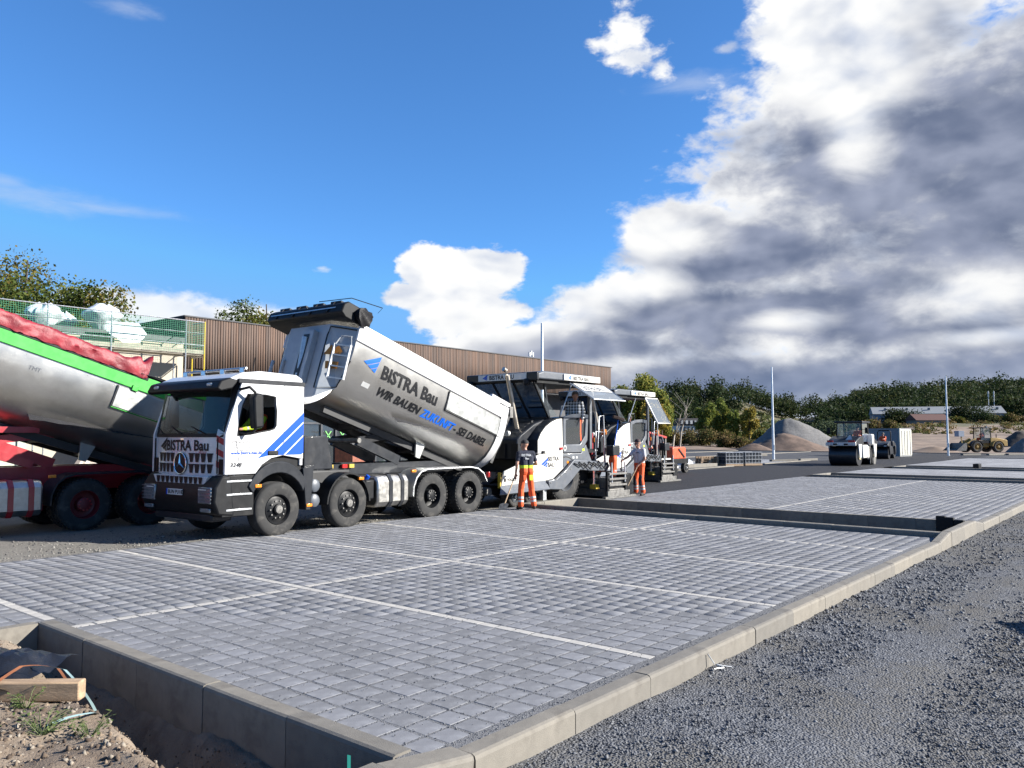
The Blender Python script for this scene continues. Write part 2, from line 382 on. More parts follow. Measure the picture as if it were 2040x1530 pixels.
# ================================================================ the setting
cY, sY = math.cos(YAW), math.sin(YAW)
def DU(x, y): return x*cY + y*sY, x*sY - y*cY            # depth along the view, offset to the right
def XY(D, U): return D*cY + U*sY, D*sY - U*cY
def PX(px, D): return XY(D, (px - 1020)/1590*D)          # a bearing and a depth give the place on the ground
def sst(a, b, x):
    t = min(1, max(0, (x - a)/(b - a))); return t*t*(3 - 2*t)
HILL = [(-9999, 14), (900, 14), (1220, 15), (1330, 20), (1400, 21), (1470, 21), (1540, 14.5), (1600, 9.5), (1660, 12), (1760, 15), (1830, 13), (1900, 16), (2040, 17), (9999, 16)]
def hill(px):
    for (a, p), (b, q) in zip(HILL, HILL[1:]):
        if a <= px <= b: return p + (q - p)*(px - a)/(b - a)
    return 14
def tz(x, y):
    D, U = DU(x, y); D = max(D, 0.01); px = 1020 + 1590*U/D if D > 5 else 1020
    px = max(-4000, min(6000, px))
    z = -0.85 + 0.53*sst(60, 90, math.hypot(x, y)); rf = sst(1560, 1850, px)
    z += sst(98, 280, D)*(0.9 + 6.0*rf)
    if D > 95: z += fr(x*0.05, y*0.05)*0.5*sst(95, 130, D) + fr(x*0.3, y*0.3, 3)*0.12*sst(95, 130, D)
    if D > 285: z += sst(290, 440, D)*hill(px)
    return z
M_soil = mat('bare_soil', (0.19, 0.130, 0.092), 0.95, var=0.2, vs=0.35, col2=(0.30, 0.215, 0.155), bump=0.6, bs=3.0, dirt=(0.12, 0.085, 0.06, 0.6), dirt_s=0.6)
M_meadow = mat('rough_meadow', (0.075, 0.085, 0.032), 0.95, var=0.2, vs=0.12, col2=(0.16, 0.125, 0.06), bump=0.8, bs=2.0)
def ground():
    az = np.concatenate([np.linspace(-180, -45, 28)[:-1], np.linspace(-45, 45, 190), np.linspace(45, 180, 28)[1:-1]])
    rad = [0.5, 4, 8, 14, 22, 35, 50, 70] + list(np.linspace(88, 300, 62)) + list(np.linspace(310, 520, 30)) + [650, 900, 1400, 2400, 5000]
    vs = [(0, 0, -0.85)]; fs = []; mi = []
    for r in rad:
        for a in az:
            t = YAW - math.radians(a); x, y = r*math.cos(t), r*math.sin(t); vs.append((x, y, tz(x, y)))
    n = len(az)
    for k in range(len(rad) - 1):
        for i in range(n):
            j = (i + 1) % n; a = 1 + k*n; fs.append((a + i, a + n + i, a + n + j, a + j))
            D, U = DU(*vs[a + i][:2]); q = D + 26*fr(vs[a+i][0]*0.04, vs[a+i][1]*0.04, 9)
            px = 1020 + 1590*U/max(D, 1)
            mi.append(1 if q > (205 if px > 1640 else 175) else 0)
    o = link('ground', npmesh('ground', vs, fs, [M_soil, M_meadow], mi, smooth=True)); tag(o, 'bare soil of the building site rising to rough meadow and hills', kind='structure')
ground()
# ---- gravel: the road base right of the kerb and the strip under the lorries
def xm(co, sc):
    n = X.nt.nodes.new('ShaderNodeMapping'); X.nt.links.new(co.k, n.inputs[0]); n.inputs['Scale'].default_value = sc; return X(n.outputs[0])
def gravel_mat(name, a, b, c, scale, bump):
    m = bpy.data.materials.new(name); m.use_nodes = True; nt = X.nt = m.node_tree; p = nt.nodes['Principled BSDF']
    tc = nt.nodes.new('ShaderNodeTexCoord'); co = X(tc.outputs['Object'])
    vo = nt.nodes.new('ShaderNodeTexVoronoi'); nt.links.new(co.k, vo.inputs['Vector']); vo.inputs['Scale'].default_value = scale
    sp = nt.nodes.new('ShaderNodeSeparateColor'); nt.links.new(vo.outputs['Color'], sp.inputs[0]); r = X(sp.outputs[0])
    big = xnoise(co, 0.55, 6, 0.6, 0.5); fine = xnoise(co, 30, 4, 0.6)
    col = xmix(r, a, b); lane = xnoise(xm(co, (0.12, 1.6, 1)), 1.0, 3, 0.5); col = xmix((big + (fine - 0.5)*0.5).ss(0.42, 0.66)*0.8, col, c); col = xmix(lane.ss(0.5, 0.68)*0.45, col, tuple(k*0.82 for k in c)); col = xmix((1 - xnoise(co, 1.7, 5, 0.6)).ss(0.52, 0.75)*0.3, col, b)
    nt.links.new(col.k, p.inputs['Base Color']); p.inputs['Roughness'].default_value = 0.9; p.inputs['Specular IOR Level'].default_value = 0.3
    bn = nt.nodes.new('ShaderNodeBump'); bn.inputs['Distance'].default_value = bump; bn.inputs['Strength'].default_value = 0.9
    nt.links.new((X(vo.outputs['Distance'])*-1.0 + r*0.8 + fine*0.4).k, bn.inputs['Height']); nt.links.new(bn.outputs[0], p.inputs['Normal'])
    return m
M_grav = gravel_mat('crushed_basalt', (0.050, 0.053, 0.061), (0.150, 0.156, 0.170), (0.100, 0.094, 0.084), 52, 0.018)
M_gravl = gravel_mat('sandy_gravel', (0.105, 0.100, 0.090), (0.23, 0.217, 0.192), (0.17, 0.16, 0.14), 60, 0.014)
def sheet(name, x0, x1, y0, y1, z, m, step=None, amp=0.0, label=None, fz=None):
    nx = max(1, int((x1 - x0)/(step or 1e9))); ny = max(1, int((y1 - y0)/(step or 1e9)))
    xs, ys = np.linspace(x0, x1, nx + 1), np.linspace(y0, y1, ny + 1)
    vs = [(x, y, z + (amp*fr(x*0.9, y*0.9) + amp*0.5*fr(x*3.1, y*3.1, 5) if amp else 0) + (fz(x, y) if fz else 0)) for y in ys for x in xs]
    k = nx + 1; fs = [(j*k + i, j*k + i + 1, (j+1)*k + i + 1, (j+1)*k + i) for j in range(ny) for i in range(nx)]
    o = link(name, npmesh(name, vs, fs, m, smooth=bool(amp))); tag(o, label, kind='structure'); return o
GZ = -0.155
sheet('gravel_road', -8, 34, -30, 3.26, GZ, M_grav, 0.28, 0.022, fz=lambda x, y: .012*math.sin(y*4.2 + .4*math.sin(x*.5))*sst(3.2, 2.2, y), label='dark crushed stone road base beside the long kerb')
sheet('gravel_road', 34, 88, -60, 3.26, GZ - 0.004, M_grav, label='dark crushed stone road base running on towards the loader')
sheet('gravel_yard', -30, 20.4, 13.62, 29.6, -0.035, M_gravl, 0.5, 0.012, 'sandy grey gravel under the two tipper lorries')
sheet('site_floor', -40, 96, 13.7, 80, -0.075, M_gravl, label='grey gravel floor of the building site round the market building')
def stones(name, n, x0, x1, y0, y1, z, smin, smax, cols, keep, label, flat=0.75):
    x = rng.uniform(x0, x1, n); y = rng.uniform(y0, y1, n)
    k = [i for i in range(n) if keep(x[i], y[i])]; x, y = x[k], y[k]; n = len(k)
    d = np.hypot(x, y); p = rng.uniform(0, 1, n) < np.clip((6.5/d)**1.5, 0, 1); x, y, d = x[p], y[p], d[p]; n = len(x)
    zz = np.array([z + 0.022*fr(a*0.9, b*0.9) + 0.011*fr(a*3.1, b*3.1, 5) for a, b in zip(x, y)])
    s = rng.uniform(0, 1, n)**2.2*(smax - smin) + smin; s *= np.clip(d/7, 0.85, 1.6)
    me = scatter(name, OCT_V, OCT_F, np.stack([x, y, zz + s*0.15], 1), s, cols, midx=rng.integers(0, len(cols), n), flat=flat)
    o = link(name, me); tag(o, label, kind='stuff')
GR = [mat('basalt_chip_%d' % i, c, 0.85, var=0.15, vs=20) for i, c in enumerate([(0.065, 0.072, 0.088), (0.10, 0.108, 0.126), (0.15, 0.158, 0.175), (0.085, 0.090, 0.105), (0.21, 0.215, 0.225)])]
def inview(x, y, m=60):
    D, U = DU(x, y)
    if D < 2: return False
    px, py = 1020 + 1590*U/D, 868 + 1590*1.95/D
    return -m < px < 2040 + m and py < 1530 + 3*m
stones('gravel', 290000, 2, 26, -9, 3.24, GZ, 0.006, 0.0175, GR, lambda x, y: inview(x, y) and rng.uniform() < 0.52 + 0.48*sst(-.28, .30, fr(x*.42, y*1.1, 8) + .35*fr(x*1.6, y*1.6, 3) + .5*sst(2.7, 3.2, y)), 'loose dark crushed stone lying on the road base')
GR2 = [mat('sand_chip_%d' % i, c, 0.9, var=0.15, vs=20) for i, c in enumerate([(0.15, 0.14, 0.125), (0.22, 0.205, 0.18), (0.30, 0.285, 0.255), (0.10, 0.095, 0.09)])]
stones('gravel', 30000, 0, 13, 13.4, 17.5, -0.035, 0.006, 0.016, GR2, lambda x, y: inview(x, y) and rng.uniform() < sst(17.5, 13.5, y), 'loose pale grit along the paving edge by the lorries')
# ---- asphalt
M_asph = mat('fresh_asphalt', (0.018, 0.018, 0.022), 0.8, var=0.2, vs=1.2, bump=0.5, bs=160, spec=0.35)
M_asph2 = mat('older_asphalt', (0.042, 0.044, 0.050), 0.85, var=0.2, vs=0.8, bump=0.4, bs=120)
sheet('asphalt_lane', 20.4, 95, 13.48, 20.7, 0.0, M_asph, label='fresh black asphalt lane behind the road pavers')
sheet('asphalt_lane', 31, 62, 20.7, 21.5, -0.004, M_asph, label='fresh black asphalt strip along the island with pallets')
sheet('asphalt_road', 62, 96, 20.7, 27, -0.006, M_asph2, label='dark asphalt road beyond the lamp post island')
sheet('asphalt_road', 20, 96, 27, 60, -0.012, M_asph2, label='dark asphalt road beside the brown market building')
sheet('asphalt_road', 77, 95, -40, 13.48, -0.008, M_asph2, label='dark asphalt road crossing behind the parking bays')
# ---- parking bays: individual stones with open joints
LINES = [3.43, 6.15, 8.87, 11.62, 14.36]; DASH = 8.53
M_pav = mat('paving_stone', (0.220, 0.223, 0.236), 0.85, var=0.10, vs=7, bump=0.18, bs=150, rand='obj', dirt=(0.36, 0.365, 0.38, 0.6), dirt_s=5.5, spec=0.3)
M_pavA = mat('paving_stone_field', (0.220, 0.223, 0.236), 0.85, var=0.10, vs=7, bump=0.18, bs=150, rand='attr', dirt=(0.36, 0.365, 0.38, 0.6), dirt_s=1.6, spec=0.3)
M_wst = mat('white_marking_stone', (0.50, 0.475, 0.435), 0.8, var=0.08, vs=9, bump=0.15, bs=120, dirt=(0.42, 0.41, 0.39, 0.5))
M_grit = gravel_mat('joint_grit', (0.085, 0.087, 0.092), (0.21, 0.212, 0.222), (0.14, 0.14, 0.143), 130, 0.006)
def stone_shape(wx, wy, h=0.07, b=0.0025):
    vs = []
    for z, k in ((-h, 0), (-b, 0), (0, b)):
        vs += [((wx/2 - k)*i, (wy/2 - k)*j, z) for i, j in ((-1, -1), (1, -1), (1, 1), (-1, 1))]
    fs = [(8, 9, 10, 11)] + [(4*k + i, 4*k + (i+1) % 4, 4*k + 4 + (i+1) % 4, 4*k + 4 + i) for k in (0, 1) for i in range(4)]
    return vs, fs
def cells(x0, x1, nx, y0, y1, ny):
    mx, my = (x1 - x0)/nx, (y1 - y0)/ny
    return [(x0 + (i + .5)*mx, y0 + (j + .5)*my, mx - 0.026, my - 0.026) for i in range(nx) for j in range(ny)]
gray, white = [], []
xs = [3.43] + LINES[1:] + [16.62]
for a, b in zip(xs, xs[1:]):
    n = max(1, round((b - a - 0.13)/0.218)); lo = a + (0.065 if a != 3.43 else 0.0)
    gray += cells(lo, b - 0.065, n, 3.52, DASH - 0.065, 23); gray += cells(a + 0.065, b - 0.065, n, DASH + 0.065, 13.6, 23)
    white += [(lo + (i + .5)*(b - 0.065 - lo)/n, DASH, (b - 0.065 - lo)/n - 0.022, 0.104) for i in range(n)]
for a in LINES[1:]: white += [(a, 3.52 + (j + .5)*0.2195, 0.104, 0.207) for j in range(46)]
white += [(3.43, 9.06 + (j + .5)*0.22, 0.104, 0.207) for j in range(20)]
gray += cells(-4.5, 3.365, 36, 9.06, 13.6, 21)
CONV = 0.0
def put_stones(par, lst, m, mA, nobj, name):
    def size(q):
        D, U = DU(q[0], q[1]); px, py = 1020 + 1590*U/max(D, .1), 868 + 1590*1.9/max(D, .1)
        return -1 if D < 2 or not (-10 < px < 2050 and py < 1540) else 1/D**2
    lst = sorted(lst, key=size, reverse=True); shapes = {}
    for q in lst[:nobj]:
        k = (round(q[2], 3), round(q[3], 3))
        if k not in shapes:
            vs, fs = stone_shape(*k); mb = MB(); mb.add(vs, fs); shapes[k] = mb.mesh(name, m)
        link(name, shapes[k], par, (q[0] + random.uniform(-.003, .003), q[1] + random.uniform(-.003, .003), random.uniform(-.002, .001)), (random.uniform(-.005, .005), random.uniform(-.005, .005), random.uniform(-.012, .012)))
    rest = lst[nobj:]; vs = []; fs = []; at = []
    for q in rest:
        v, f = stone_shape(q[2], q[3]); n = len(vs); z = random.uniform(-.001, .001); r = random.random(); tx, ty = random.uniform(-.003, .003), random.uniform(-.003, .003)
        vs += [(q[0] + a, q[1] + b, z + c + a*tx + b*ty) for a, b, c in v]; fs += [[n + i for i in k] for k in f]; at += [r]*len(f)
    o = link(name + '_field', npmesh(name, vs, fs, mA, attr=at), par); o['kind'] = 'stuff'
bays = sheet('parking_bays', -4.5, 16.68, 3.38, 13.64, -0.0025, M_grit, label='parking bays laid in square grey paving stones with white stone lines')
def cut_sheet(o):                                            # the planted corner is not paved
    bm = bmesh.new(); bm.from_mesh(o.data)
    for co, no in (((3.3, 0, 0), (1, 0, 0)), ((0, 9.0, 0), (0, 1, 0))):
        bmesh.ops.bisect_plane(bm, geom=bm.verts[:] + bm.edges[:] + bm.faces[:], plane_co=co, plane_no=no)
    bmesh.ops.delete(bm, geom=[f for f in bm.faces if f.calc_center_median().x < 3.3 and f.calc_center_median().y < 9.0], context='FACES')
    bm.to_mesh(o.data); bm.free()
cut_sheet(bays)
put_stones(bays, gray, M_pav, M_pavA, 300, 'paving_stone')
put_stones(bays, white, M_wst, M_wst, 120, 'marking_stone')
bays2 = sheet('parking_bays', 19.3, 37.5, 3.38, 13.46, -0.0025, M_grit, label='parking bays of grey stones behind the long planting trench')
g2, w2 = [], []
xs = [19.32, 22.06, 24.8, 27.54, 30.28, 33.02, 35.76, 37.5]
for a, b in zip(xs, xs[1:]):
    n = max(1, round((b - a - .13)/0.218)); g2 += cells(a + .065, b - .065, n, 3.47, 8.13, 21) + cells(a + .065, b - .065, n, 8.26, 13.44, 24)
    w2 += [(a + .065 + (i + .5)*(b - a - .13)/n, 8.195, (b - a - .13)/n - 0.02, 0.104) for i in range(n)]
for a in xs[1:-1]: w2 += [(a, 3.47 + (j + .5)*0.22, 0.104, 0.207) for j in range(20 if a < 30 else 10)]
put_stones(bays2, g2, M_pav, M_pavA, 0, 'paving_stone'); put_stones(bays2, w2, M_wst, M_wst, 0, 'marking_stone')
def far_paving():
    m = bpy.data.materials.new('far_paving'); m.use_nodes = True; nt = X.nt = m.node_tree; p = nt.nodes['Principled BSDF']
    tc = nt.nodes.new('ShaderNodeTexCoord'); co = X(tc.outputs['Object'])
    br = nt.nodes.new('ShaderNodeTexBrick'); nt.links.new(co.k, br.inputs[0]); br.offset = 0
    for k, v in (('Scale', 1.0), ('Mortar Size', 0.016), ('Brick Width', 0.218), ('Row Height', 0.218), ('Bias', 0.0)): br.inputs[k].default_value = v
    br.inputs['Color1'].default_value = (0.15, 0.153, 0.162, 1); br.inputs['Color2'].default_value = (0.21, 0.213, 0.225, 1); br.inputs['Mortar'].default_value = (0.07, 0.072, 0.08, 1)
    c = xmix(xnoise(co, 0.5, 6, .6).ss(.45, .7)*0.6, X(br.outputs[0]), (0.30, 0.305, 0.315)); nt.links.new(c.k, p.inputs['Base Color']); p.inputs['Roughness'].default_value = 0.9
    return m
M_far = far_paving()
sheet('parking_bays', 40.0, 50.3, 3.4, 13.46, -0.004, M_far, label='grey paved parking bays between two far planting trenches')
sheet('parking_bays', 53.0, 77, 3.4, 13.46, -0.004, M_far, label='grey paved parking bays next to the far asphalt road')
sheet('pavement', 36, 62, 21.6, 27, 0.02, M_far, label='pale paved island holding pallets and lamp post')
# ---- kerbs, stone by stone
def kerbstone(L, h=0.33, w=0.15, r=0.03, lip=-1):
    """along x, centred; the rounded edge on the side lip (in y)"""
    q = [(-w/2, -h), (w/2, -h), (w/2, 0), (-w/2 + r, 0), (-w/2 + r*0.3, -r*0.3), (-w/2, -r)]
    if lip > 0: q = [(-y, z) for y, z in q]
    return MB().prism(q, 'x', -L/2, L/2)
KM = {}
def kerb_run(par, p, q, z0, z1=None, step=1.0, lip=-1, h=0.33, w=0.15):
    p, q = V((*p, 0)), V((*q, 0)); L = (q - p).length; n = max(1, round(L/step)); t = (q - p)/L; a = math.atan2(t.y, t.x)
    for i in range(n):
        k = (round(L/n, 2), lip, h, w)
        if k not in KM: KM[k] = kerbstone(L/n - 0.007, h, w, lip=lip).mesh('kerbstone', M_kerb)
        c = p + t*(i + .5)*L/n; sl = 0 if z1 is None else math.atan2(z1 - z0, L)
        z = z0 if z1 is None else z0 + (z1 - z0)*(i + .5)/n
        link('kerbstone', KM[k], par, (c.x + random.uniform(-.004, .004)*abs(t.y), c.y + random.uniform(-.004, .004)*abs(t.x), z + random.uniform(-.003, .003)), (0, -sl, a + random.uniform(-.003, .003)))
def kerb(label): return empty('kerb', label=label, kind='structure')
k1 = kerb('long pale concrete kerb between the bays and the gravel road')
kerb_run(k1, (3.60, 3.33), (15.9, 3.33), 0.012); kerb_run(k1, (20.0, 3.33), (37.2, 3.33), 0.012); kerb_run(k1, (40.6, 3.33), (50.1, 3.33), 0.012)
kerb_run(k1, (15.9, 3.33), (16.75, 3.33), 0.012, 0.12); kerb_run(k1, (16.75, 3.33), (19.15, 3.33), 0.12); kerb_run(k1, (19.15, 3.33), (20.0, 3.33), 0.12, 0.012)
kerb_run(k1, (37.2, 3.33), (40.6, 3.33), 0.12); kerb_run(k1, (50.1, 3.33), (53.2, 3.33), 0.12); kerb_run(k1, (53.2, 3.33), (77, 3.33), 0.012, step=2)
k2 = kerb('concrete kerb round the near soil bed with the timber')
kerb_run(k2, (3.345, 3.62), (3.345, 8.93), 0.012, lip=1, h=0.5); kerb_run(k2, (3.27, 8.985), (-4.5, 8.985), 0.012, lip=-1, h=0.5)
kerb_run(k2, (-4.0, 3.40), (3.0, 3.40), 0.10, lip=-1, h=0.5); kerb_run(k2, (3.0, 3.36), (3.58, 3.34), 0.10, 0.03, h=0.5, w=0.2)
def trench(x0, x1, y0, y1, label):
    k = kerb(label)
    kerb_run(k, (x0, y0 + .09), (x0, y1), 0.10, lip=1, h=0.45); kerb_run(k, (x1, y0 + .09), (x1, y1), 0.10, lip=-1, h=0.45)
    kerb_run(k, (x0 - .08, y1 + .08), (x1 + .08, y1 + .08), 0.10, lip=-1, h=0.45)
    return k
trench(16.75, 19.2, 3.32, 13.35, 'concrete kerb round the long planting trench behind the near bays')
trench(37.6, 40.0, 3.32, 12.9, 'concrete kerb round the second planting trench further back')
trench(50.3, 52.9, 3.32, 12.6, 'concrete kerb round the far planting trench near the rollers')
k3 = kerb('pale kerb along the island with pallets and lamp post')
kerb_run(k3, (33.5, 20.8), (62, 21.5), 0.05, step=1.6); kerb_run(k3, (36, 27.05), (62, 27.05), 0.06, step=2)
k4 = kerb('far pale kerb along the road by the container')
kerb_run(k4, (95.2, -40), (95.2, 60), 0.08, step=5); kerb_run(k4, (66, 20.9), (76, 20.9), 0.06, step=2.5); kerb_run(k4, (77, 13.2), (77, -20), 0.05, step=4)
kerb_run(k4, (62, 33), (95, 33), 0.05, step=4); kerb_run(k4, (52, 42), (95, 42), 0.05, step=4)
for x, y, a in ((58, 22.1, .1), (61.5, 21.6, .4), (66, 19.9, 0), (72, 30, .2), (63, 34.5, .5), (88, 15.2, .1), (90, 13.4, .15), (92, 12, .1)):
    MB().box((0, 0, .08), (2.4, .3, .16)).build('kerb_bundle', M_kerb, None, bevel=.01, loc=(x, y, 0), rot=(0, 0, a - .6))
for o in [o for o in C.objects if o.name.startswith('kerb_bundle')]: tag(o, 'short pale kerb piece lying loose on the asphalt', 'kerb piece', 'loose kerb pieces on the asphalt')
M_soild = mat('planting_soil', (0.150, 0.118, 0.088), 0.95, var=0.2, vs=1.6, col2=(0.24, 0.195, 0.15), bump=0.8, bs=30, dirt=(0.09, 0.068, 0.05, 0.6), dirt_s=4)
for x0, x1, y1 in ((16.8, 19.15, 13.38), (37.65, 39.95, 12.95), (50.35, 52.85, 12.7)):
    sheet('planting_soil', x0, x1, 3.36, y1, -0.26, M_soild, 0.25, 0.03, 'dark bare soil at the bottom of a planting trench')
# ---- grit in the near joints
def grit():
    n = 90000; x = rng.uniform(3.45, 11.5, n); y = rng.uniform(3.4, 10.5, n)
    d = np.hypot(x, y); keep = rng.uniform(0, 1, n) < np.clip((5.2/d)**1.6, 0, 1); x, y = x[keep], y[keep]
    near = np.zeros(len(x), bool)
    G = np.array([(q[0], q[1], q[2]/2, q[3]/2) for q in gray + white if q[0] < 12 and q[1] < 11])
    gx, gy = G[:, 0], G[:, 1]
    for s in range(0, len(x), 3000):
        dx = np.abs(x[s:s+3000, None] - gx[None]) - G[None, :, 2]; dy = np.abs(y[s:s+3000, None] - gy[None]) - G[None, :, 3]
        near[s:s+3000] = (np.maximum(dx, dy) < -0.004).any(1)
    spill = rng.uniform(0, 1, len(x)) < 0.035
    k = (~near) | spill; x, y, on = x[k], y[k], near[k]
    s = rng.uniform(0.003, 0.0065, len(x)); z = np.where(on, 0.001, -0.005) + rng.uniform(0, 0.007, len(x))
    o = link('joint_grit', scatter('joint_grit', OCT_V, OCT_F, np.stack([x, y, z], 1), s, GR, midx=rng.integers(0, 5, len(x)))); tag(o, 'fine crushed grit filling the open joints between the paving stones', kind='stuff')
grit()
# ---- near soil bed: trench floor, mound, clods
M_mound = mat('sandy_mound', (0.215, 0.16, 0.115), 0.95, var=0.15, vs=2.2, col2=(0.31, 0.245, 0.18), bump=0.7, bs=45, dirt=(0.11, 0.075, 0.05, 0.75), dirt_s=2.6)
def bed_z(x, y):
    e = max(0.0, 3.27 - x) + 0.10*fr(y*1.3, x*1.3, 2.0)       # distance from the kerb face
    e0 = 0.04 + 0.105*max(0, 8.6 - y)
    dp = 0.08 + 0.26*sst(8.8, 6.2, y)
    z = -0.34 - dp*sst(0.0, 0.28, e) + (0.30 + dp)*sst(e0 - 0.02, e0 + 0.45, e) + 0.08*sst(1.2, 2.2, e)
    return z + 0.05*fr(x*1.7, y*1.7) + 0.03*fr(x*5, y*5, 2) + 0.012*fr(x*14, y*14, 4)
sheet('soil_bed', -4.2, 3.28, 3.42, 8.95, 0.0, M_mound, 0.055, 0.0, 'sandy soil mound and dark trench inside the near kerb', fz=bed_z)
C.objects['soil_bed'].data.polygons.foreach_set('use_smooth', [True]*len(C.objects['soil_bed'].data.polygons))
def clods():
    n = 16000; x = rng.uniform(1.0, 3.2, n); y = rng.uniform(3.5, 8.9, n); z = np.array([bed_z(a, b) for a, b in zip(x, y)])
    s = rng.uniform(0, 1, n)**6*0.022 + 0.0035; s *= np.where(x > 2.6, 0.55, 1)
    cm = [mat('clod_%d' % i, c, 0.95, var=0.2, vs=30) for i, c in enumerate([(0.14, 0.10, 0.068), (0.23, 0.175, 0.125), (0.09, 0.063, 0.045), (0.29, 0.25, 0.2)])]
    o = link('soil_clods', scatter('soil_clods', OCT_V, OCT_F, np.stack([x, y, z], 1), s, cm, midx=rng.integers(0, 4, n))); tag(o, 'crumbs and clods of soil on the sandy mound', kind='stuff')
clods()
# ================================================================ market building
M_timber = mat('brown_timber_cladding', (0.125, 0.082, 0.062), 0.85, var=0.25, vs=3, bump=0.3, bs=30, rand='attr', stretch=(1, 1, 0.12), dirt=(0.16, 0.115, 0.09, 0.4))
M_timb0 = mat('timber_backing', (0.05, 0.035, 0.028), 0.9, var=0.1)
M_cream = mat('cream_render', (0.50, 0.45, 0.36), 0.9, var=0.05, vs=2, bump=0.1, bs=60, dirt=(0.55, 0.47, 0.36, 0.3))
M_greyw = mat('grey_render', (0.10, 0.10, 0.105), 0.9, var=0.15, vs=2)
M_alu = mat('dark_window_frame', (0.05, 0.055, 0.065), 0.4, 0.3, var=0.1)
M_in = mat('dim_interior', (0.10, 0.10, 0.10), 0.9, var=0.3, vs=1.2)
M_pale = mat('pale_interior_panel', (0.50, 0.54, 0.44), 0.8, var=0.1)
M_lgreen = mat('green_tape', (0.20, 0.62, 0.16), 0.6, var=0.1)
mb_ = empty('market_building', (0, 0, 0), label='long low market building with brown slatted timber band and glazed entrance', cat='building')
MB().b(-30, 15.9, 30.0, 60, -0.1, 5.55).build('wall', M_cream, mb_)
MB().b(-30, 15.88, 29.88, 60, 5.55, 5.75).build('roof_edge', M_alu, mb_)
for i in range(9): MB().b(-6.0 + i*2.6, -5.2 + i*2.6, 29.96, 30.02, 0.4, 2.4).build('window', M_pale, mb_)
MB().b(16.1, 47.0, 30.12, 60, 4.6, 6.6).build('timber_backing', M_timb0, mb_)
sl = MB(); at = []
def slat_band():
    vs, fs, a = [], [], []
    def one(x0, x1, y0, y1, z0, z1):
        n = len(vs); vs.extend([(x, y, z) for z in (z0, z1) for x, y in ((x0, y0), (x1, y0), (x1, y1), (x0, y1))])
        f = [(3, 2, 1, 0), (4, 5, 6, 7), (0, 1, 5, 4), (1, 2, 6, 5), (2, 3, 7, 6), (3, 0, 4, 7)]; fs.extend([[n + i for i in q] for q in f]); a.extend([random.random()]*6)
    x = 15.95
    while x < 47.1:
        w = 0.094; one(x, x + w, 30.0 + random.uniform(0, .015), 30.10, 4.58 + random.uniform(-.01, .01), 6.62); x += 0.118
    y = 30.12
    while y < 33: one(15.92, 16.02, y, y + 0.094, 4.58, 6.62); y += 0.118
    y = 30.12
    while y < 58: one(47.08, 47.18, y, y + 0.2, 4.58, 6.62); y += 0.23
    o = link('timber_slats', npmesh('timber_slats', vs, fs, M_timber, attr=a), mb_); o['kind'] = 'stuff'
slat_band()
MB().b(15.9, 47.2, 29.97, 60, 6.62, 6.67).build('roof_coping', M_greyw, mb_)
MB().b(16.2, 47.0, 30.1, 33, 4.5, 4.58).build('soffit', M_greyw, mb_)
MB().b(15.9, 22.4, 32.6, 33, -.1, 4.5).build('recessed_wall', M_cream, mb_); MB().b(31, 47.0, 31.6, 33, -.1, 4.5).build('recessed_wall', M_greyw, mb_)
MB().b(15.95, 16.3, 30.05, 33, -.1, 4.6).build('pier', M_timb0, mb_)
MB().b(22.4, 31, 34.0, 34.2, -.1, 4.5).build('interior', M_in, mb_); MB().b(23.6, 25.4, 33.2, 33.3, 0.1, 3.4).build('interior_panel', M_pale, mb_)
MB().b(26.2, 30.8, 33.0, 33.2, 0.1, 1.9).build('interior_shelf', mat('wood_grain_panel', (0.26, 0.22, 0.20), .8, var=.5, vs=1.2, stretch=(0.6, 1, 5)), mb_)
gf = empty('glazed_front', parent=mb_)
for i, x in enumerate([22.4, 23.45, 24.3, 25.2, 25.95, 26.8, 27.66, 28.53, 29.5, 30.3, 31.0]):
    MB().b(x - .05, x + .05, 31.1, 31.3, -.05, 4.5).build('mullion', M_alu, gf)
    if i < 10:
        nx = [22.4, 23.45, 24.3, 25.2, 25.95, 26.8, 27.66, 28.53, 29.5, 30.3, 31.0][i + 1]
        if i == 3: MB().b(x + .05, nx - .05, 31.08, 31.2, -.05, 4.5).build('column', M_greyw, gf)
        else:
            for z0, z1 in ((0.2, 2.44), (2.52, 4.45)): MB().b(x + .05, nx - .05, 31.18, 31.2, z0, z1).build('pane', G_clear, gf)
            for s in (-1, 1):
                if i in (1, 2, 4, 5, 6, 7): MB().bar((x + .43 - s*.17, 31.16, 1.7), (x + .43 + s*.17, 31.16, 2.12), .012, .045).build('tape_mark', M_lgreen, gf)
for z in (0.12, 2.48): MB().b(22.4, 31, 31.12, 31.28, z - .05, z + .05).build('transom', M_alu, gf)
ub = empty('slate_tile_stack', (22.6, 27.5, -.075), label='stack of red brown boards with slanting top by the glazed entrance', cat='board stack')
MB().prism([(-.7, 0), (.5, 0), (.5, .9), (-.7, 1.5)], 'y', -.6, .6).build('board_pile', mat('red_boards', (.30, .10, .06), .8, var=.3), ub); MB().b(-.75, .55, -.65, .65, -.0, .08).build('pallet', M_wood, ub)
MB().box((0, 0, 0), (.07, .07, .35)).tube([(0, 0, .1), (0, 0, .8)], .03, 6).build('roof_antenna', M_galv, None, loc=(43.2, 34, 6.95)); tag(C.objects['roof_antenna'], 'small mast with boxes on the flat market roof', 'antenna')
m_ = MB(); [m_.box((i*.18 - .2, 0, .55 + .1*(i % 2)), (.1, .1, .3)) for i in range(3)]; m_.build('antenna_box', M_galv, C.objects['roof_antenna'])
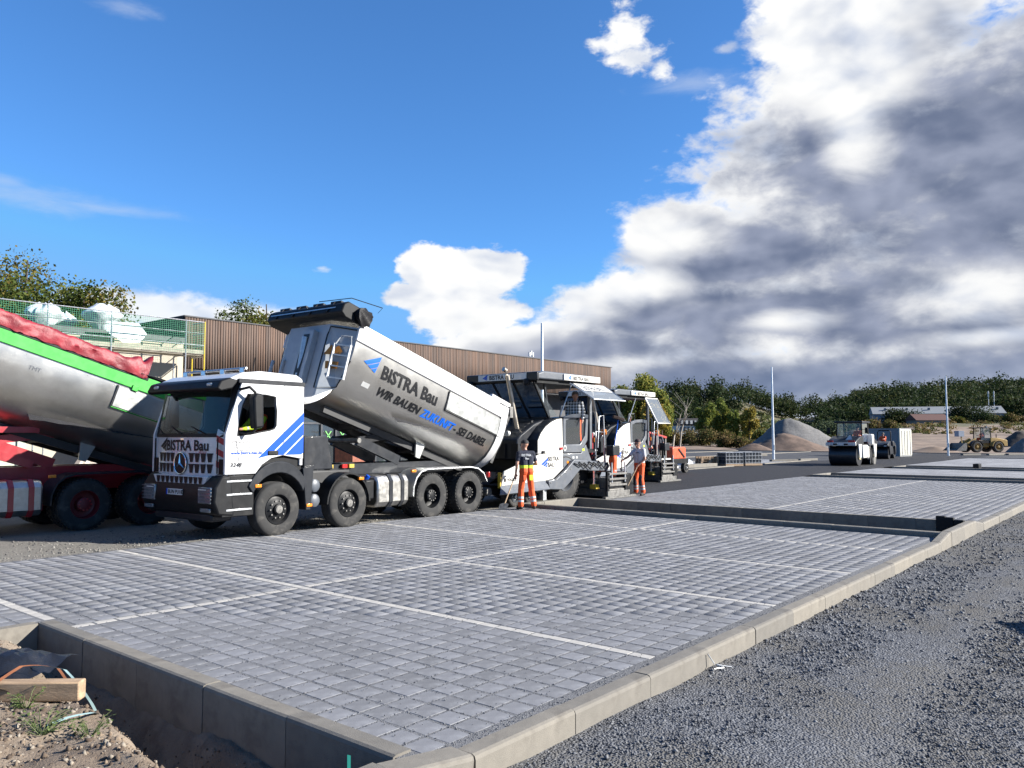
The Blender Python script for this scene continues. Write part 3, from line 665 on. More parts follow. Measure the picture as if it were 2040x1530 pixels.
# scaffold in front of the cream wall
def net_mat(name, col, sc=14, w=0.16):
    m = bpy.data.materials.new(name); m.use_nodes = True; nt = X.nt = m.node_tree; p = nt.nodes['Principled BSDF']
    tc = nt.nodes.new('ShaderNodeTexCoord'); sp = nt.nodes.new('ShaderNodeSeparateXYZ'); nt.links.new(tc.outputs['Object'], sp.inputs[0])
    x, y, z = (X(sp.outputs[i]) for i in range(3)); n = xnoise(X(tc.outputs['Object']), 3, 3)
    a = X.m('FRACT', (x + y)*sc + n*1.2); b = X.m('FRACT', z*sc + n*1.1)
    k = xmax(X.m('LESS_THAN', a, w), X.m('LESS_THAN', b, w)); nt.links.new(k.k, p.inputs['Alpha'])
    p.inputs['Base Color'].default_value = (*col, 1); p.inputs['Roughness'].default_value = 0.7; return m
M_net = net_mat('green_safety_net', (0.03, 0.19, 0.10), 14, 0.10)
M_yel = mat('yellow_tube', (0.62, 0.47, 0.03), 0.5, var=0.1)
sc = empty('scaffold', (0, 0, -.07), label='tube scaffold with planks and green safety net before the cream wall', cat='scaffold')
XS = [-8.2 + 2.07*i for i in range(12)] + [16.0]; XS[-2] = 15.25
for x in XS:
    for y in (28.6, 29.5): MB().cyl((x, y, 0), (x, y, 6.35 if y < 29 else 5.0), .027, 8).build('standard', M_yel if x == 16.0 else M_galv, sc)
    MB().cyl((x, 28.6, 5.0), (x, 29.5, 5.0), .022, 6).build('transom', M_galv, sc)
for i, (a, b) in enumerate(zip(XS, XS[1:])):
    for z in (2.0, 3.0): MB().cyl((a, 28.6, z), (b, 28.6, z), .02, 6).build('ledger', M_galv, sc)
    for z in (5.42, 5.88, 6.32): MB().cyl((a, 28.6, z), (b, 28.6, z), .02, 6).build('guard_rail', M_galv, sc)
    for j in range(3): MB().b(a + .02, b - .02, 28.66 + j*.29, 28.93 + j*.29, 5.03, 5.075).build('plank', mat('scaffold_plank', (.42, .38, .31), .85, var=.2, vs=4), sc)
    MB().b(a + .03, b - .03, 28.60, 28.625, 5.08, 5.24).build('toe_board', MATS['scaffold_plank'], sc)
    MB().add([(a, 28.57, 5.1), (b, 28.57, 5.1), (b, 28.57, 6.3), (a, 28.57, 6.3)], [(0, 1, 2, 3)]).build('safety_net', M_net, sc)
MB().add([(16.02, 28.6, 5.1), (16.02, 29.5, 5.1), (16.02, 29.5, 6.3), (16.02, 28.6, 6.3)], [(0, 1, 2, 3)]).build('safety_net', M_net, sc)
for z in (5.42, 5.88, 6.32): MB().cyl((16.0, 28.6, z), (16.0, 29.5, z), .02, 6).build('guard_rail', M_galv, sc)
MB().cyl((14.6, 28.5, 2.2), (12.2, 28.5, 4.9), .02, 6).build('brace', M_galv, sc)
M_bag = mat('white_plastic_sheet', (0.62, 0.67, 0.72), 0.35, var=0.15, vs=3, bump=1.0, bs=5, coat=0.3)
for i, (x, y, rx, h, l) in enumerate(((11.4, 31.6, .65, .95, 'rounded white wrapped bale on the roof edge behind the net'), (13.2, 31.0, .7, 1.1, 'white plastic bale with sheet hanging over the roof edge'), (12.3, 32.4, .55, .8, 'white wrapped bale between two larger bales on the roof'), (9.6, 32.4, .5, .5, 'small pale bundle lying low on the market roof'))):
    vs = MB(); rings = []
    for k in range(13):
        t = k/12; rr = math.sin(min(1, .12 + t*.95)*math.pi*.5 + (0 if t < .5 else (t - .5)*2.6))
        rings.append([(rx*max(.05, rr)*math.cos(a)*(1 + .2*fr(math.cos(a)*3 + i*5, math.sin(a)*3, t*5)), rx*.8*max(.05, rr)*math.sin(a)*(1 + .2*fr(math.cos(a)*3 + i*5, math.sin(a)*3, t*5)), h*t*(1 + .18*fr(math.cos(a)*2.5, math.sin(a)*2.5, i*3))) for a in np.linspace(0, 2*math.pi, 37)[:-1]])
    o = vs.loft(rings).build('wrapped_bale', M_bag, None, smooth=60, loc=(x, y, 5.74)); tag(o, l, 'bale')
    if i == 1: MB().add([(-.6, -1.75, .25), (.55, -1.75, .3), (.75, -2.0, -.1), (.5, -2.0, -.45), (-.1, -2.0, -.5), (-.7, -2.0, -.15)], [(0, 1, 2, 5), (5, 2, 3, 4)]).build('hanging_sheet', M_bag, o, smooth=60)
# rusty skip behind the red chassis
M_rust = mat('rusty_white_steel', (0.62, 0.60, 0.55), 0.7, var=0.08, dirt=(0.30, 0.13, 0.06, 0.9), dirt_s=5)
sk_ = empty('skip', (11.1, 25.0, -.07), label='rusty white steel skip with slanting end standing by the scaffold', cat='skip')
MB().prism([(-2.1, .2), (2.4, .2), (2.4, 1.7), (-1.1, 1.7)], 'y', -.9, .9).build('tub', M_rust, sk_)
for x in (-.6, .5, 1.6): MB().b(x - .05, x + .05, -.96, -.9, .2, 1.7).build('rib', M_rust, sk_)
MB().b(-1.2, 2.45, -.98, .98, 1.66, 1.76).build('rim', M_rust, sk_); MB().prism([(-2.12, .2), (-2.0, .2), (-1.0, 1.72), (-1.12, 1.72)], 'y', -.92, .92).build('slanting_end', mat('skip_end', (.17, .15, .14), .8), sk_)
for x in (-1.0, 1.6): MB().b(x - .15, x + .15, -.8, .8, 0, .2).build('skid', M_worn, sk_)
# ================================================================ trees
LEAF = {k: [mat('leaf_%s_%d' % (k, i), c, 0.7, var=0.25, vs=1.5, tl=0.3, spec=0.1) for i, c in enumerate(cs)] for k, cs in dict(
    mid=[(0.105, 0.135, 0.028), (0.075, 0.105, 0.024), (0.15, 0.16, 0.036), (0.19, 0.15, 0.036)],
    pop=[(0.22, 0.25, 0.05), (0.15, 0.195, 0.045), (0.30, 0.28, 0.06)],
    gold=[(0.38, 0.30, 0.055), (0.27, 0.23, 0.05), (0.46, 0.33, 0.07)],
    dark=[(0.032, 0.050, 0.019), (0.024, 0.040, 0.016), (0.044, 0.064, 0.021), (0.060, 0.066, 0.022), (0.036, 0.058, 0.019)],
    bush=[(0.13, 0.13, 0.036), (0.085, 0.10, 0.03), (0.20, 0.15, 0.06), (0.24, 0.165, 0.075)],
    silver=[(0.14, 0.175, 0.09), (0.10, 0.135, 0.07)]).items()}
M_bark = mat('bark', (0.085, 0.068, 0.052), 0.95, var=0.3, vs=6, bump=0.6, bs=15)
M_barkp = mat('pale_bark', (0.40, 0.36, 0.31), 0.9, var=0.25, vs=4)
def leaves(name, blobs, n, size, mats, parent=None, flat=0.8):
    """leaf-sized faces gathered in clumps; blobs: (x,y,z,r,squash)"""
    bl = np.array(blobs, float); w = bl[:, 3]**2; idx = rng.choice(len(bl), n, p=w/w.sum())
    d = rng.normal(0, 1, (n, 3)); d /= np.linalg.norm(d, axis=1)[:, None]
    r = bl[idx, 3]*(1 - 0.55*rng.uniform(0, 1, n)**1.8)*(1 + .22*rng.normal(0, 1, n).clip(-1.5, 1.5))
    c = bl[idx, :3] + d*r[:, None]*np.stack([np.ones(n), np.ones(n), bl[idx, 4]], 1)
    a = rng.normal(0, 1, (n, 3)) + d*0.6; a /= np.linalg.norm(a, axis=1)[:, None]
    t = np.cross(a, rng.normal(0, 1, (n, 3))); t /= np.linalg.norm(t, axis=1)[:, None]; b = np.cross(a, t)
    s = size*rng.uniform(0.55, 1.4, n)[:, None]
    vs = np.stack([c - t*s*.5, c - b*s*.32 + a*s*.08, c + t*s*.5, c + b*s*.32 + a*s*.08], 1).reshape(-1, 3)
    q = np.arange(n*4).reshape(-1, 4)
    return link(name, npmesh(name, vs, q, mats, (idx*7 + rng.integers(0, 2, n)) % len(mats)), parent)
def tree(name, label, loc, h, r, n, size, mats, cat='tree', group=None, low=0.28, nb=16, bark=M_bark, tall=1.0, seed=1, bare=False):
    rd = random.Random(seed); o = empty(name, loc, 0, label, cat, group); blobs = []
    zc = h*(low + 1)/2; hz = h*(1 - low)/2
    for i in range(nb):
        while True:
            x, y, z = (rd.uniform(-1, 1) for _ in range(3))
            if x*x + y*y + z*z < 1: break
        rr = r*rd.uniform(.28, .46)
        blobs.append((x*(r - rr*.6), y*(r - rr*.6), zc + z*(hz - rr*.5*tall), rr, tall*rd.uniform(.75, 1.1)))
    tk = MB(); tr = max(.06, h*.018)
    path = [(0, 0, -.2), (rd.uniform(-.1, .1), rd.uniform(-.1, .1), h*.25), (rd.uniform(-.3, .3), rd.uniform(-.3, .3), h*.55), (rd.uniform(-.3, .3), rd.uniform(-.3, .3), h*.9)]
    tk.tube(path, [tr*1.25, tr, tr*.6, tr*.15], 8)
    for bx, by, bz, br, _ in blobs[:12]:
        k = rd.uniform(.25, .6); s = V(path[1]).lerp(V(path[2]), k); mid = s.lerp(V((bx, by, bz)), .5) + V((0, 0, .06*h*rd.random()))
        tk.tube([s, mid, (bx, by, bz)], [tr*.45, tr*.28, tr*.08], 5)
    tk.build('trunk', bark, o, smooth=60)
    if not bare: leaves('crown', blobs, n, size, mats, o)
    return o
def at_px(px, D): x, y = PX(px, D); return (x, y, tz(x, y))
for px, D, h, r, n, s, l in ((40, 52, 15.0, 5.2, 12000, 1, 'broad autumn tinged tree behind the netted scaffold'), (-90, 55, 15.2, 5.5, 8000, 2, 'large leafy tree behind the far end of the scaffold'), (165, 50, 11.7, 3.2, 7000, 3, 'smaller tree beside the broad one over the cream wall'), (530, 62, 13.6, 3.4, 7000, 4, 'rounded leafy tree showing above the brown timber band'), (455, 64, 12.4, 2.0, 1500, 5, 'sparse young tree above the corner of the timber band'), (330, 58, 8.6, 2.0, 2600, 12, 'low bushy tree behind the bales on the roof')):
    x, y = PX(px, D); tree('leafy_tree', l, (x, y, -.07), h, r, n*2, .21, LEAF['mid'], seed=s, group='trees behind the market building')
for px, D, h, r, n, s, l, k in ((1236, 118, 10.6, 2.4, 6000, 6, 'light green tree beside the end of the brown building', 'pop'), (1282, 122, 11.8, 3.6, 11000, 7, 'tall light green poplar behind the second road paver', 'pop'), (1318, 116, 8.8, 2.6, 7000, 8, 'yellow green tree next to the tall poplar', 'pop'), (1258, 128, 8.5, 3.0, 5000, 9, 'low green tree under the tall poplar', 'mid'), (1300, 108, 6.0, 2.2, 5000, 19, 'low yellowish shrub tree at the foot of the poplar', 'gold'),
                                (1404, 215, 11.6, 2.7, 5000, 10, 'olive green oval tree in front of the wooded hill', 'pop'), (1438, 218, 12.0, 2.8, 5000, 11, 'olive green oval tree standing closest to the golden one', 'pop'), (1462, 214, 10.2, 2.0, 3500, 13, 'slim olive green oval tree in front of the hill', 'pop'), (1492, 212, 9.6, 2.5, 5000, 14, 'golden yellow oval tree in front of the wooded hill', 'gold')):
    tree('poplar_tree', l, at_px(px, D), h, r, n, .36 if D < 150 else .5, LEAF[k], low=.06 if D > 150 else .16, tall=1.5, nb=14, seed=s, group='light trees before the hill')
for px, D, h, s, l in ((1352, 120, 9.8, 21, 'dead tree with pale forked branches'), (1338, 118, 7.4, 22, 'bare dead tree leaning beside the yellow green tree')):
    o = empty('dead_tree', at_px(px, D), 0, l, 'dead tree', 'dead trees by the bushes'); rd = random.Random(s); t = MB()
    t.tube([(0, 0, -.2), (.3, -.2, h*.3), (.9, -.6, h*.55)], [.16, .13, .09], 7)
    for k in range(6):
        a = rd.uniform(-1, 1); b = rd.uniform(.3, .55); t.tube([V((.3 + .6*(b - .3)*4, -.2 - .4*(b - .3)*4, h*b)), (.9 + a*1.0, -.7 + a*.8, h*(b + .18)), (.7 + a*1.8, -.6 - a*1.6, h*(b + .42))], [.07, .05, .015], 5)
    t.build('trunk', M_barkp, o, smooth=60)
# bushes and scrub
def bush(px, D, w, h, n, l, k='bush', s=.35, seed=3):
    rd = random.Random(seed); o = empty('bush', at_px(px, D), 0, l, 'bush', 'bushes along the site edge'); bl = []
    for i in range(10):
        u = rd.uniform(-1, 1); bl.append((sY*u*w/2, -cY*u*w/2 + rd.uniform(-1, 1), h*rd.uniform(.2, .62)*(1 - .35*u*u), h*rd.uniform(.28, .45), .9))
    leaves('foliage', bl, n, s, LEAF[k], o); MB().tube([(0, 0, -.3), (.1, .1, h*.5)], [.09, .03], 6).build('stem', M_bark, o); return o
bush(1372, 150, 8, 3.4, 7000, 'dense olive bush left of the brown reeds by the hill house', 'bush', .3, 1); bush(1415, 146, 9, 3.6, 7000, 'brownish green bush below the olive oval trees', 'bush', .3, 2); bush(1455, 142, 7, 2.4, 4000, 'low reddish brown bush near the gravel heap', 'bush', .3, 3)
bush(1530, 225, 8, 4.2, 3000, 'green bush behind the top of the gravel heap', 'mid', .5, 4); bush(1668, 205, 10, 5.2, 4500, 'silvery green willow bush behind the tandem roller', 'silver', .45, 5); bush(1755, 200, 8, 4.0, 3500, 'yellowish bush above the container', 'bush', .45, 6)
bush(1793, 235, 8, 6.5, 4500, 'dark round bush before the low red roof', 'dark', .5, 7); bush(1935, 245, 9, 8.5, 5000, 'dark leafy bush hiding part of the long hall', 'dark', .5, 8); bush(1625, 210, 8, 3.2, 3000, 'mid green bush left of the willow bush', 'mid', .45, 9); bush(2010, 240, 10, 3.5, 3500, 'yellow green scrub beside the gable of the hall', 'bush', .45, 10)
bush(1965, 238, 5, 3.6, 1800, 'small dark conifer shrub before the white gable', 'dark', .4, 11); bush(1900, 235, 6, 2.6, 2200, 'bright green shrub below the dark leafy bush', 'mid', .45, 12)
# wooded hill: too far and dense to count
def forest():
    bl = []; rd = random.Random(5)
    for i in range(900):
        px = rd.uniform(1140, 2320); D = rd.uniform(300, 455); x, y = PX(px, D); z = tz(x, y)
        h = rd.uniform(6.5, 11.5)
        if 1470 < px < 1640 and D < 385: continue                      # the open vineyard slope
        for k in range(2): bl.append((x + rd.uniform(-2.6, 2.6), y + rd.uniform(-2.6, 2.6), z + h*rd.uniform(.35, .8), rd.uniform(1.8, 4.4), rd.uniform(.8, 1.3)))
    o = leaves('forest', bl, 150000, 1.1, LEAF['dark']); tag(o, 'dark green woodland covering the hills behind the site', kind='stuff')
forest()
def vineyard():
    bl = []; rd = random.Random(8)
    for i in range(260):
        px = rd.uniform(1440, 1660); D = rd.uniform(290, 380); x, y = PX(px, D); bl.append((x, y, tz(x, y) + .8, rd.uniform(.8, 1.8), .7))
    o = leaves('vineyard', bl, 16000, .8, [mat('vine_%d' % i, c, .8, tl=.2) for i, c in enumerate([(.12, .15, .03), (.085, .115, .025), (.16, .16, .04)])]); tag(o, 'light green vineyard slope between the wooded hills', kind='stuff')
    bl = []
    for i in range(500):
        px = rd.uniform(1330, 2250); D = rd.uniform(170, 290); x, y = PX(px, D); bl.append((x, y, tz(x, y) + .2, rd.uniform(.6, 1.6), .5))
    o = leaves('scrub', bl, 26000, .5, LEAF['bush']); tag(o, 'dry rough scrub and grass at the far edge of the site', kind='stuff')
vineyard()
# far buildings
def tile_roof(): return mat('red_tile_roof', (0.12, 0.055, 0.045), 0.9, var=0.2, vs=3)
x, y, z = at_px(1371, 250); hs = empty('house', (x, y, z - .5), YAW - R(90) + .1, 'white house with dark mansard roof at the foot of the wooded hill', 'house')
MB().b(-3.1, 3.1, 0, 7, 0, 5.0).build('wall', mat('white_render', (.66, .66, .64), .9), hs)
rf = MB().prism([(-.3, 5.0), (7.3, 5.0), (6.4, 7.3), (.6, 7.3)], 'x', -3.3, 3.3).build('roof', mat('slate_roof', (.035, .032, .036), .8), hs)
for i in range(4): MB().b(-2.4 + i*1.45, -1.7 + i*1.45, -.5, 1, 5.5, 6.6).build('dormer', MATS['white_render'], rf)
for zz in (.9, 3.1):
    for i in range(5): MB().b(-2.7 + i*1.2, -2.1 + i*1.2, -.06, .05, zz, zz + 1.4).build('window', mat('window_dark', (.03, .035, .05), .3), hs)
x0, y0, _ = at_px(1740, 275); x1, y1, _ = at_px(2003, 262); zz = 6.6
ha = empty('industrial_hall', (x0, y0, zz - .6), math.atan2(y1 - y0, x1 - x0), 'long low white hall with grey pitched roof below the wooded hill', 'hall'); L = math.hypot(x1 - x0, y1 - y0)
M_hall = mat('hall_cladding', (.30, .32, .36), .7, var=.05); M_hrf = mat('hall_roof', (.25, .265, .275), .8, 0, var=.08)
MB().b(0, L, 0, 14, 0, 3.4).build('wall', M_hall, ha); MB().prism([(-.4, 3.3), (14.4, 3.3), (7, 5.9)], 'x', -.3, L + .3).build('roof', M_hrf, ha)
MB().b(L, L + .08, .3, 13.7, 0, 2.6).build('gable_wall', mat('gable_white', (.68, .68, .66), .8), ha); MB().b(-.05, L - .2, -.06, 0, 2.0, 3.3).build('fascia', mat('hall_fascia', (.16, .19, .25), .6), ha)
for i in range(14): MB().b(1.5 + i*3.0, 2.7 + i*3.0, -.08, .02, .7, 1.8).build('window', MATS['window_dark'], ha)
for i in range(6): MB().box((4 + i*6.8, 3.5, 5.0), (.7, .7, .8)).build('roof_vent', M_hrf, ha)
for i, px in enumerate((1970, 1981)):
    x, y, _ = at_px(px, 300); t = empty('antenna_mast', (x, y, tz(x, y) - 1), 0, ['thin mobile phone mast with panels behind the hall', 'second phone mast with round dish behind the hall'][i], 'antenna mast')
    MB().cyl((0, 0, 0), (0, 0, 12.8), .12, 6).build('mast', M_galv, t); [MB().b(-.35, .35, -.2, .2, 10.6 + k*1.1, 11.4 + k*1.1).build('panel', M_galv, t) for k in range(2)]
x, y, z = at_px(1858, 225); rb = empty('red_roof_building', (x, y, z - .5), YAW - R(90), 'low building with dark red roof among the bushes', 'building')
MB().b(-4.6, 4.6, 0, 6, 0, 1.4).build('wall', mat('dull_wall', (.25, .22, .19), .9), rb); MB().prism([(-.4, 1.3), (6.4, 1.3), (3, 3.1)], 'x', -4.9, 4.9).build('roof', tile_roof(), rb)
# heaps
def heap(px, D, w, h, m, l, seed, asym=0.0, n=40, ridge=.2, z0=None):
    x, y, z = at_px(px, D); vs = []; fs = []
    rg = np.linspace(0, 1, n//2); an = np.linspace(0, 2*math.pi, n + 1)[:-1]
    for r in rg:
        for a in an:
            k = r*w/2; q = 1 - r; hh = h*(q**1.0)*(1 - .12*math.exp(-(r/.12)**2)); ex, ey = math.cos(a)*k*(1 + asym*math.cos(a)), math.sin(a)*k*.8
            nz = .09*h*fr(ex*.25 + seed, ey*.25) + .025*h*fr(ex*1.1, ey*1.1, seed)
            vs.append((ex*sY + ey*cY, -ex*cY + ey*sY, hh + nz*(0.3 + q) - .25*r))
    k = len(an); fs = [(i*k + j, (i+1)*k + j, (i+1)*k + (j+1) % k, i*k + (j+1) % k) for i in range(len(rg) - 1) for j in range(k)]
    o = link('heap', npmesh('heap', vs, fs, m, smooth=True), None, (x, y, z - .1)); return tag(o, l, 'heap')
M_gheap = mat('grey_gravel_heap', (.16, .155, .15), .95, var=.25, vs=3, bump=1, bs=6); M_sheap = mat('brown_soil_heap', (.12, .078, .058), .95, var=.3, vs=.8, bump=1, bs=2, col2=(.19, .13, .098))
heap(1575, 128, 17.5, 5.7, M_gheap, 'large cone of grey gravel behind the lamp post', 1, .1); heap(1560, 121, 14.5, 3.1, M_sheap, 'brown soil heap tipped against the grey gravel cone', 2, .1); heap(1500, 118, 8, 1.5, M_sheap, 'low brown soil heap at the foot of the gravel cone', 3)
heap(2040, 104, 5.5, 2.3, M_gheap, 'grey gravel heap beside the wheel loader', 4); heap(2030, 130, 9, 3.0, mat('dark_heap', (.07, .055, .045), .95, var=.3, bump=1, bs=3), 'dark soil heap behind the wheel loader', 5); heap(1860, 108, 9, 1.0, M_soil, 'low sandy bank beside the grassy slope', 6); heap(1700, 150, 11, 3.2, M_sheap, 'reddish soil bank behind the tandem roller', 7)
# lamp posts
M_pole = mat('zinc_post', (.60, .63, .66), .4, .6, var=.06, vs=3)
for px, D, h, l in ((1080, 38.5, 7.35, 'tall grey lamp post without a head behind the road paver'), (1539, 61.6, 7.2, 'grey lamp post without a head on the paved island'), (1886, 75.5, 7.55, 'grey lamp post without a head in front of the wheel loader')):
    x, y = PX(px, D); o = empty('lamp_post', (x, y, 0), 0, l, 'lamp post', 'lamp posts without heads')
    MB().tube([(0, 0, -.2), (0, 0, 2), (0, 0, h)], [.105, .095, .055], 12).build('post', M_pole, o, smooth=40); MB().cyl((0, 0, -.1), (0, 0, .03), .16, 12).build('collar', M_galv, o); MB().b(-.05, .05, -.115, -.09, .8, 1.2).build('hatch', M_galv, o)
# container
x, y = PX(1790, 73.0); ct = empty('container', (x, y, -.02), YAW - R(90) - .88, 'grey steel shipping container standing behind the small roller', 'container')
M_cont = mat('container_grey', (.30, .31, .32), .6, var=.08, dirt=(.22, .19, .16, .4)); M_contl = mat('container_end', (.60, .58, .50), .6, var=.06, dirt=(.4, .33, .25, .4))
L = 3.4; pts = []
for i in range(40): pts += [(-L + L*i/40, 0 if (i % 2) else .04)]
MB().prism(pts + [(0, .04), (0, 2.4), (-L, 2.4)], 'z', .15, 2.45).build('wall', M_cont, ct)
for x in (-L, 0): MB().b(x - .06, x + .06, -.03, .1, 0, 2.6).build('corner_post', M_contl if x == 0 else M_cont, ct)
MB().b(-L, 0, -.02, 2.4, 2.45, 2.58).build('roof', M_cont, ct); MB().b(-L, 0, -.02, 2.4, 0, .15).build('floor_frame', M_cont, ct)
for k in range(2): MB().b(0, .05, .1 + k*1.15, 1.2 + k*1.15, .15, 2.45).build('door', M_contl, ct)
for k in range(4): MB().cyl((.08, .35 + k*.55, .2), (.08, .35 + k*.55, 2.4), .02, 6).build('lock_rod', M_galv, ct)
# ================================================================ wheels
WM = {}
def wheel_mesh(kind, r, w):
    k = (kind, r, w)
    if k in WM: return WM[k]
    t = MB(); h = w/2; q = r/.52
    def ring(y0, y1):
        m = (y0 + y1)/2; a = (y1 - y0)/2
        t.lathe([(.29*q, m - a*.9), (.33*q, m - a), (.43*q, m - a*1.03), (.49*q, m - a*.96), (r*.985, m - a*.78), (r, m - a*.6), (r, m + a*.6), (r*.985, m + a*.78), (.49*q, m + a*.96), (.43*q, m + a*1.03), (.33*q, m + a), (.29*q, m + a*.9)], (0, 0, 0), n=44, cap=False)
    if kind == 'dual': ring(-h, -.02); ring(.02, h)
    else: ring(-h, h)
    bands = [(-h, -.02), (.02, h)] if kind == 'dual' else ([(-h, h)] if kind != 'steer' else [])
    for y0, y1 in bands:                                   # tread blocks
        nb = 40 if kind != 'loader' else 22
        for i in range(nb):
            a = 2*math.pi*i/nb
            for s in (-1, 1):
                m = (y0 + y1)/2 + s*(y1 - y0)*.30; R_ = Matrix.Rotation(-a, 3, 'Y')
                t.box(R_ @ V((r + .004, 0, 0)) + V((0, m, 0)), (.022, (y1 - y0)*.34, 2*math.pi*r/nb*.62), R_)
    if kind == 'steer':
        for g in (-.09, -.03, .03, .09): t.lathe([(r + .001, g - .004), (r + .006, g), (r + .001, g + .004)], (0, 0, 0), n=44, cap=False)
    tm = t.mesh('tyre', M_rub, 50)
    m = MB(); o = h*.93
    if kind == 'steer': prof = [(.295*q, o), (.285*q, o + .01), (.265*q, o - .02), (.25*q, o - .06), (.20*q, o - .045), (.17*q, o - .02), (.10*q, o - .015), (.095*q, o + .03), (.06*q, o + .045), (.001, o + .045)]
    else: prof = [(.295*q, o), (.285*q, o + .01), (.27*q, o - .03), (.255*q, o - .16), (.20*q, o - .18), (.15*q, o - .18), (.14*q, o - .02), (.11*q, o + .0), (.001, o + .0)]
    m.lathe(prof, (0, 0, 0), n=32, cap=False)
    b = MB()
    for i in range(10):
        a = 2*math.pi*i/10; rr = (.165 if kind == 'steer' else .115)*q; yy = o - .02 if kind == 'steer' else o - .0
        b.cyl((rr*math.cos(a), yy - .02, rr*math.sin(a)), (rr*math.cos(a), yy + .022, rr*math.sin(a)), .016, 6)
    if kind == 'steer': b.lathe([(.08*q, o + .03), (.075*q, o + .05), (.02, o + .055)], (0, 0, 0), n=16)
    WM[k] = (tm, m, b); return WM[k]
def wheel(parent, x, y, r, w, kind, side, rim_m, hub_m, tyre_m=None):
    tm, m, b = wheel_mesh(kind, r, w); key = ('rim', kind, r, w, rim_m.name)
    if key not in WM: WM[key] = m.mesh('rim', rim_m, 40)
    hk = ('hub', kind, r, w, hub_m.name)
    if hk not in WM: WM[hk] = b.mesh('hub_bolts', hub_m, 40)
    e = empty('wheel', (x, y, r), 0 if side > 0 else math.pi, parent=parent)
    t = link('tyre', tm, e); link('rim', WM[key], e); link('hub_bolts', WM[hk], e)
    return e
# ================================================================ tipper lorries
M_tip = mat('brushed_steel_body', (0.56, 0.545, 0.51), 0.35, 0.95, var=0.05, vs=1.5, aniso=0.5, dirt=(0.36, 0.33, 0.29, 0.3), dirt_s=1.2)
M_tipf = mat('grey_body_front', (0.40, 0.43, 0.46), 0.5, 0.1, var=0.06, dirt=(.3, .3, .3, .3))
M_wall = mat('steel_panel', (0.36, 0.37, 0.365), 0.45, 0.8, var=0.08)
M_under = mat('under_body_dark', (0.020, 0.021, 0.024), 0.55, var=0.2)
M_seat = mat('cab_interior', (0.018, 0.018, 0.020), 0.8, var=0.2)
M_cheq = mat('chequer_aluminium', (0.42, 0.43, 0.44), 0.4, 0.9, var=0.1, vs=40, bump=0.5, bs=120)
def stripes(par, fn, m, name='logo_stripe', k=1.0, n=3):
    """slanting striped triangle emblem in the plane given by fn(u,v)"""
    A, B, Cc = V((0, .13, 0))*k, V((.44, .38, 0))*k, V((.37, 0, 0))*k
    for i in range(n):
        a, b = i/n + (.03 if i else 0), (i + 1)/n - (.03 if i < n - 1 else 0)
        q = [A.lerp(Cc, a), B.lerp(Cc, a), B.lerp(Cc, b), A.lerp(Cc, b)]
        MB().add([fn(p.x, p.y) for p in q], [(0, 1, 2, 3)]).build(name, m, par)
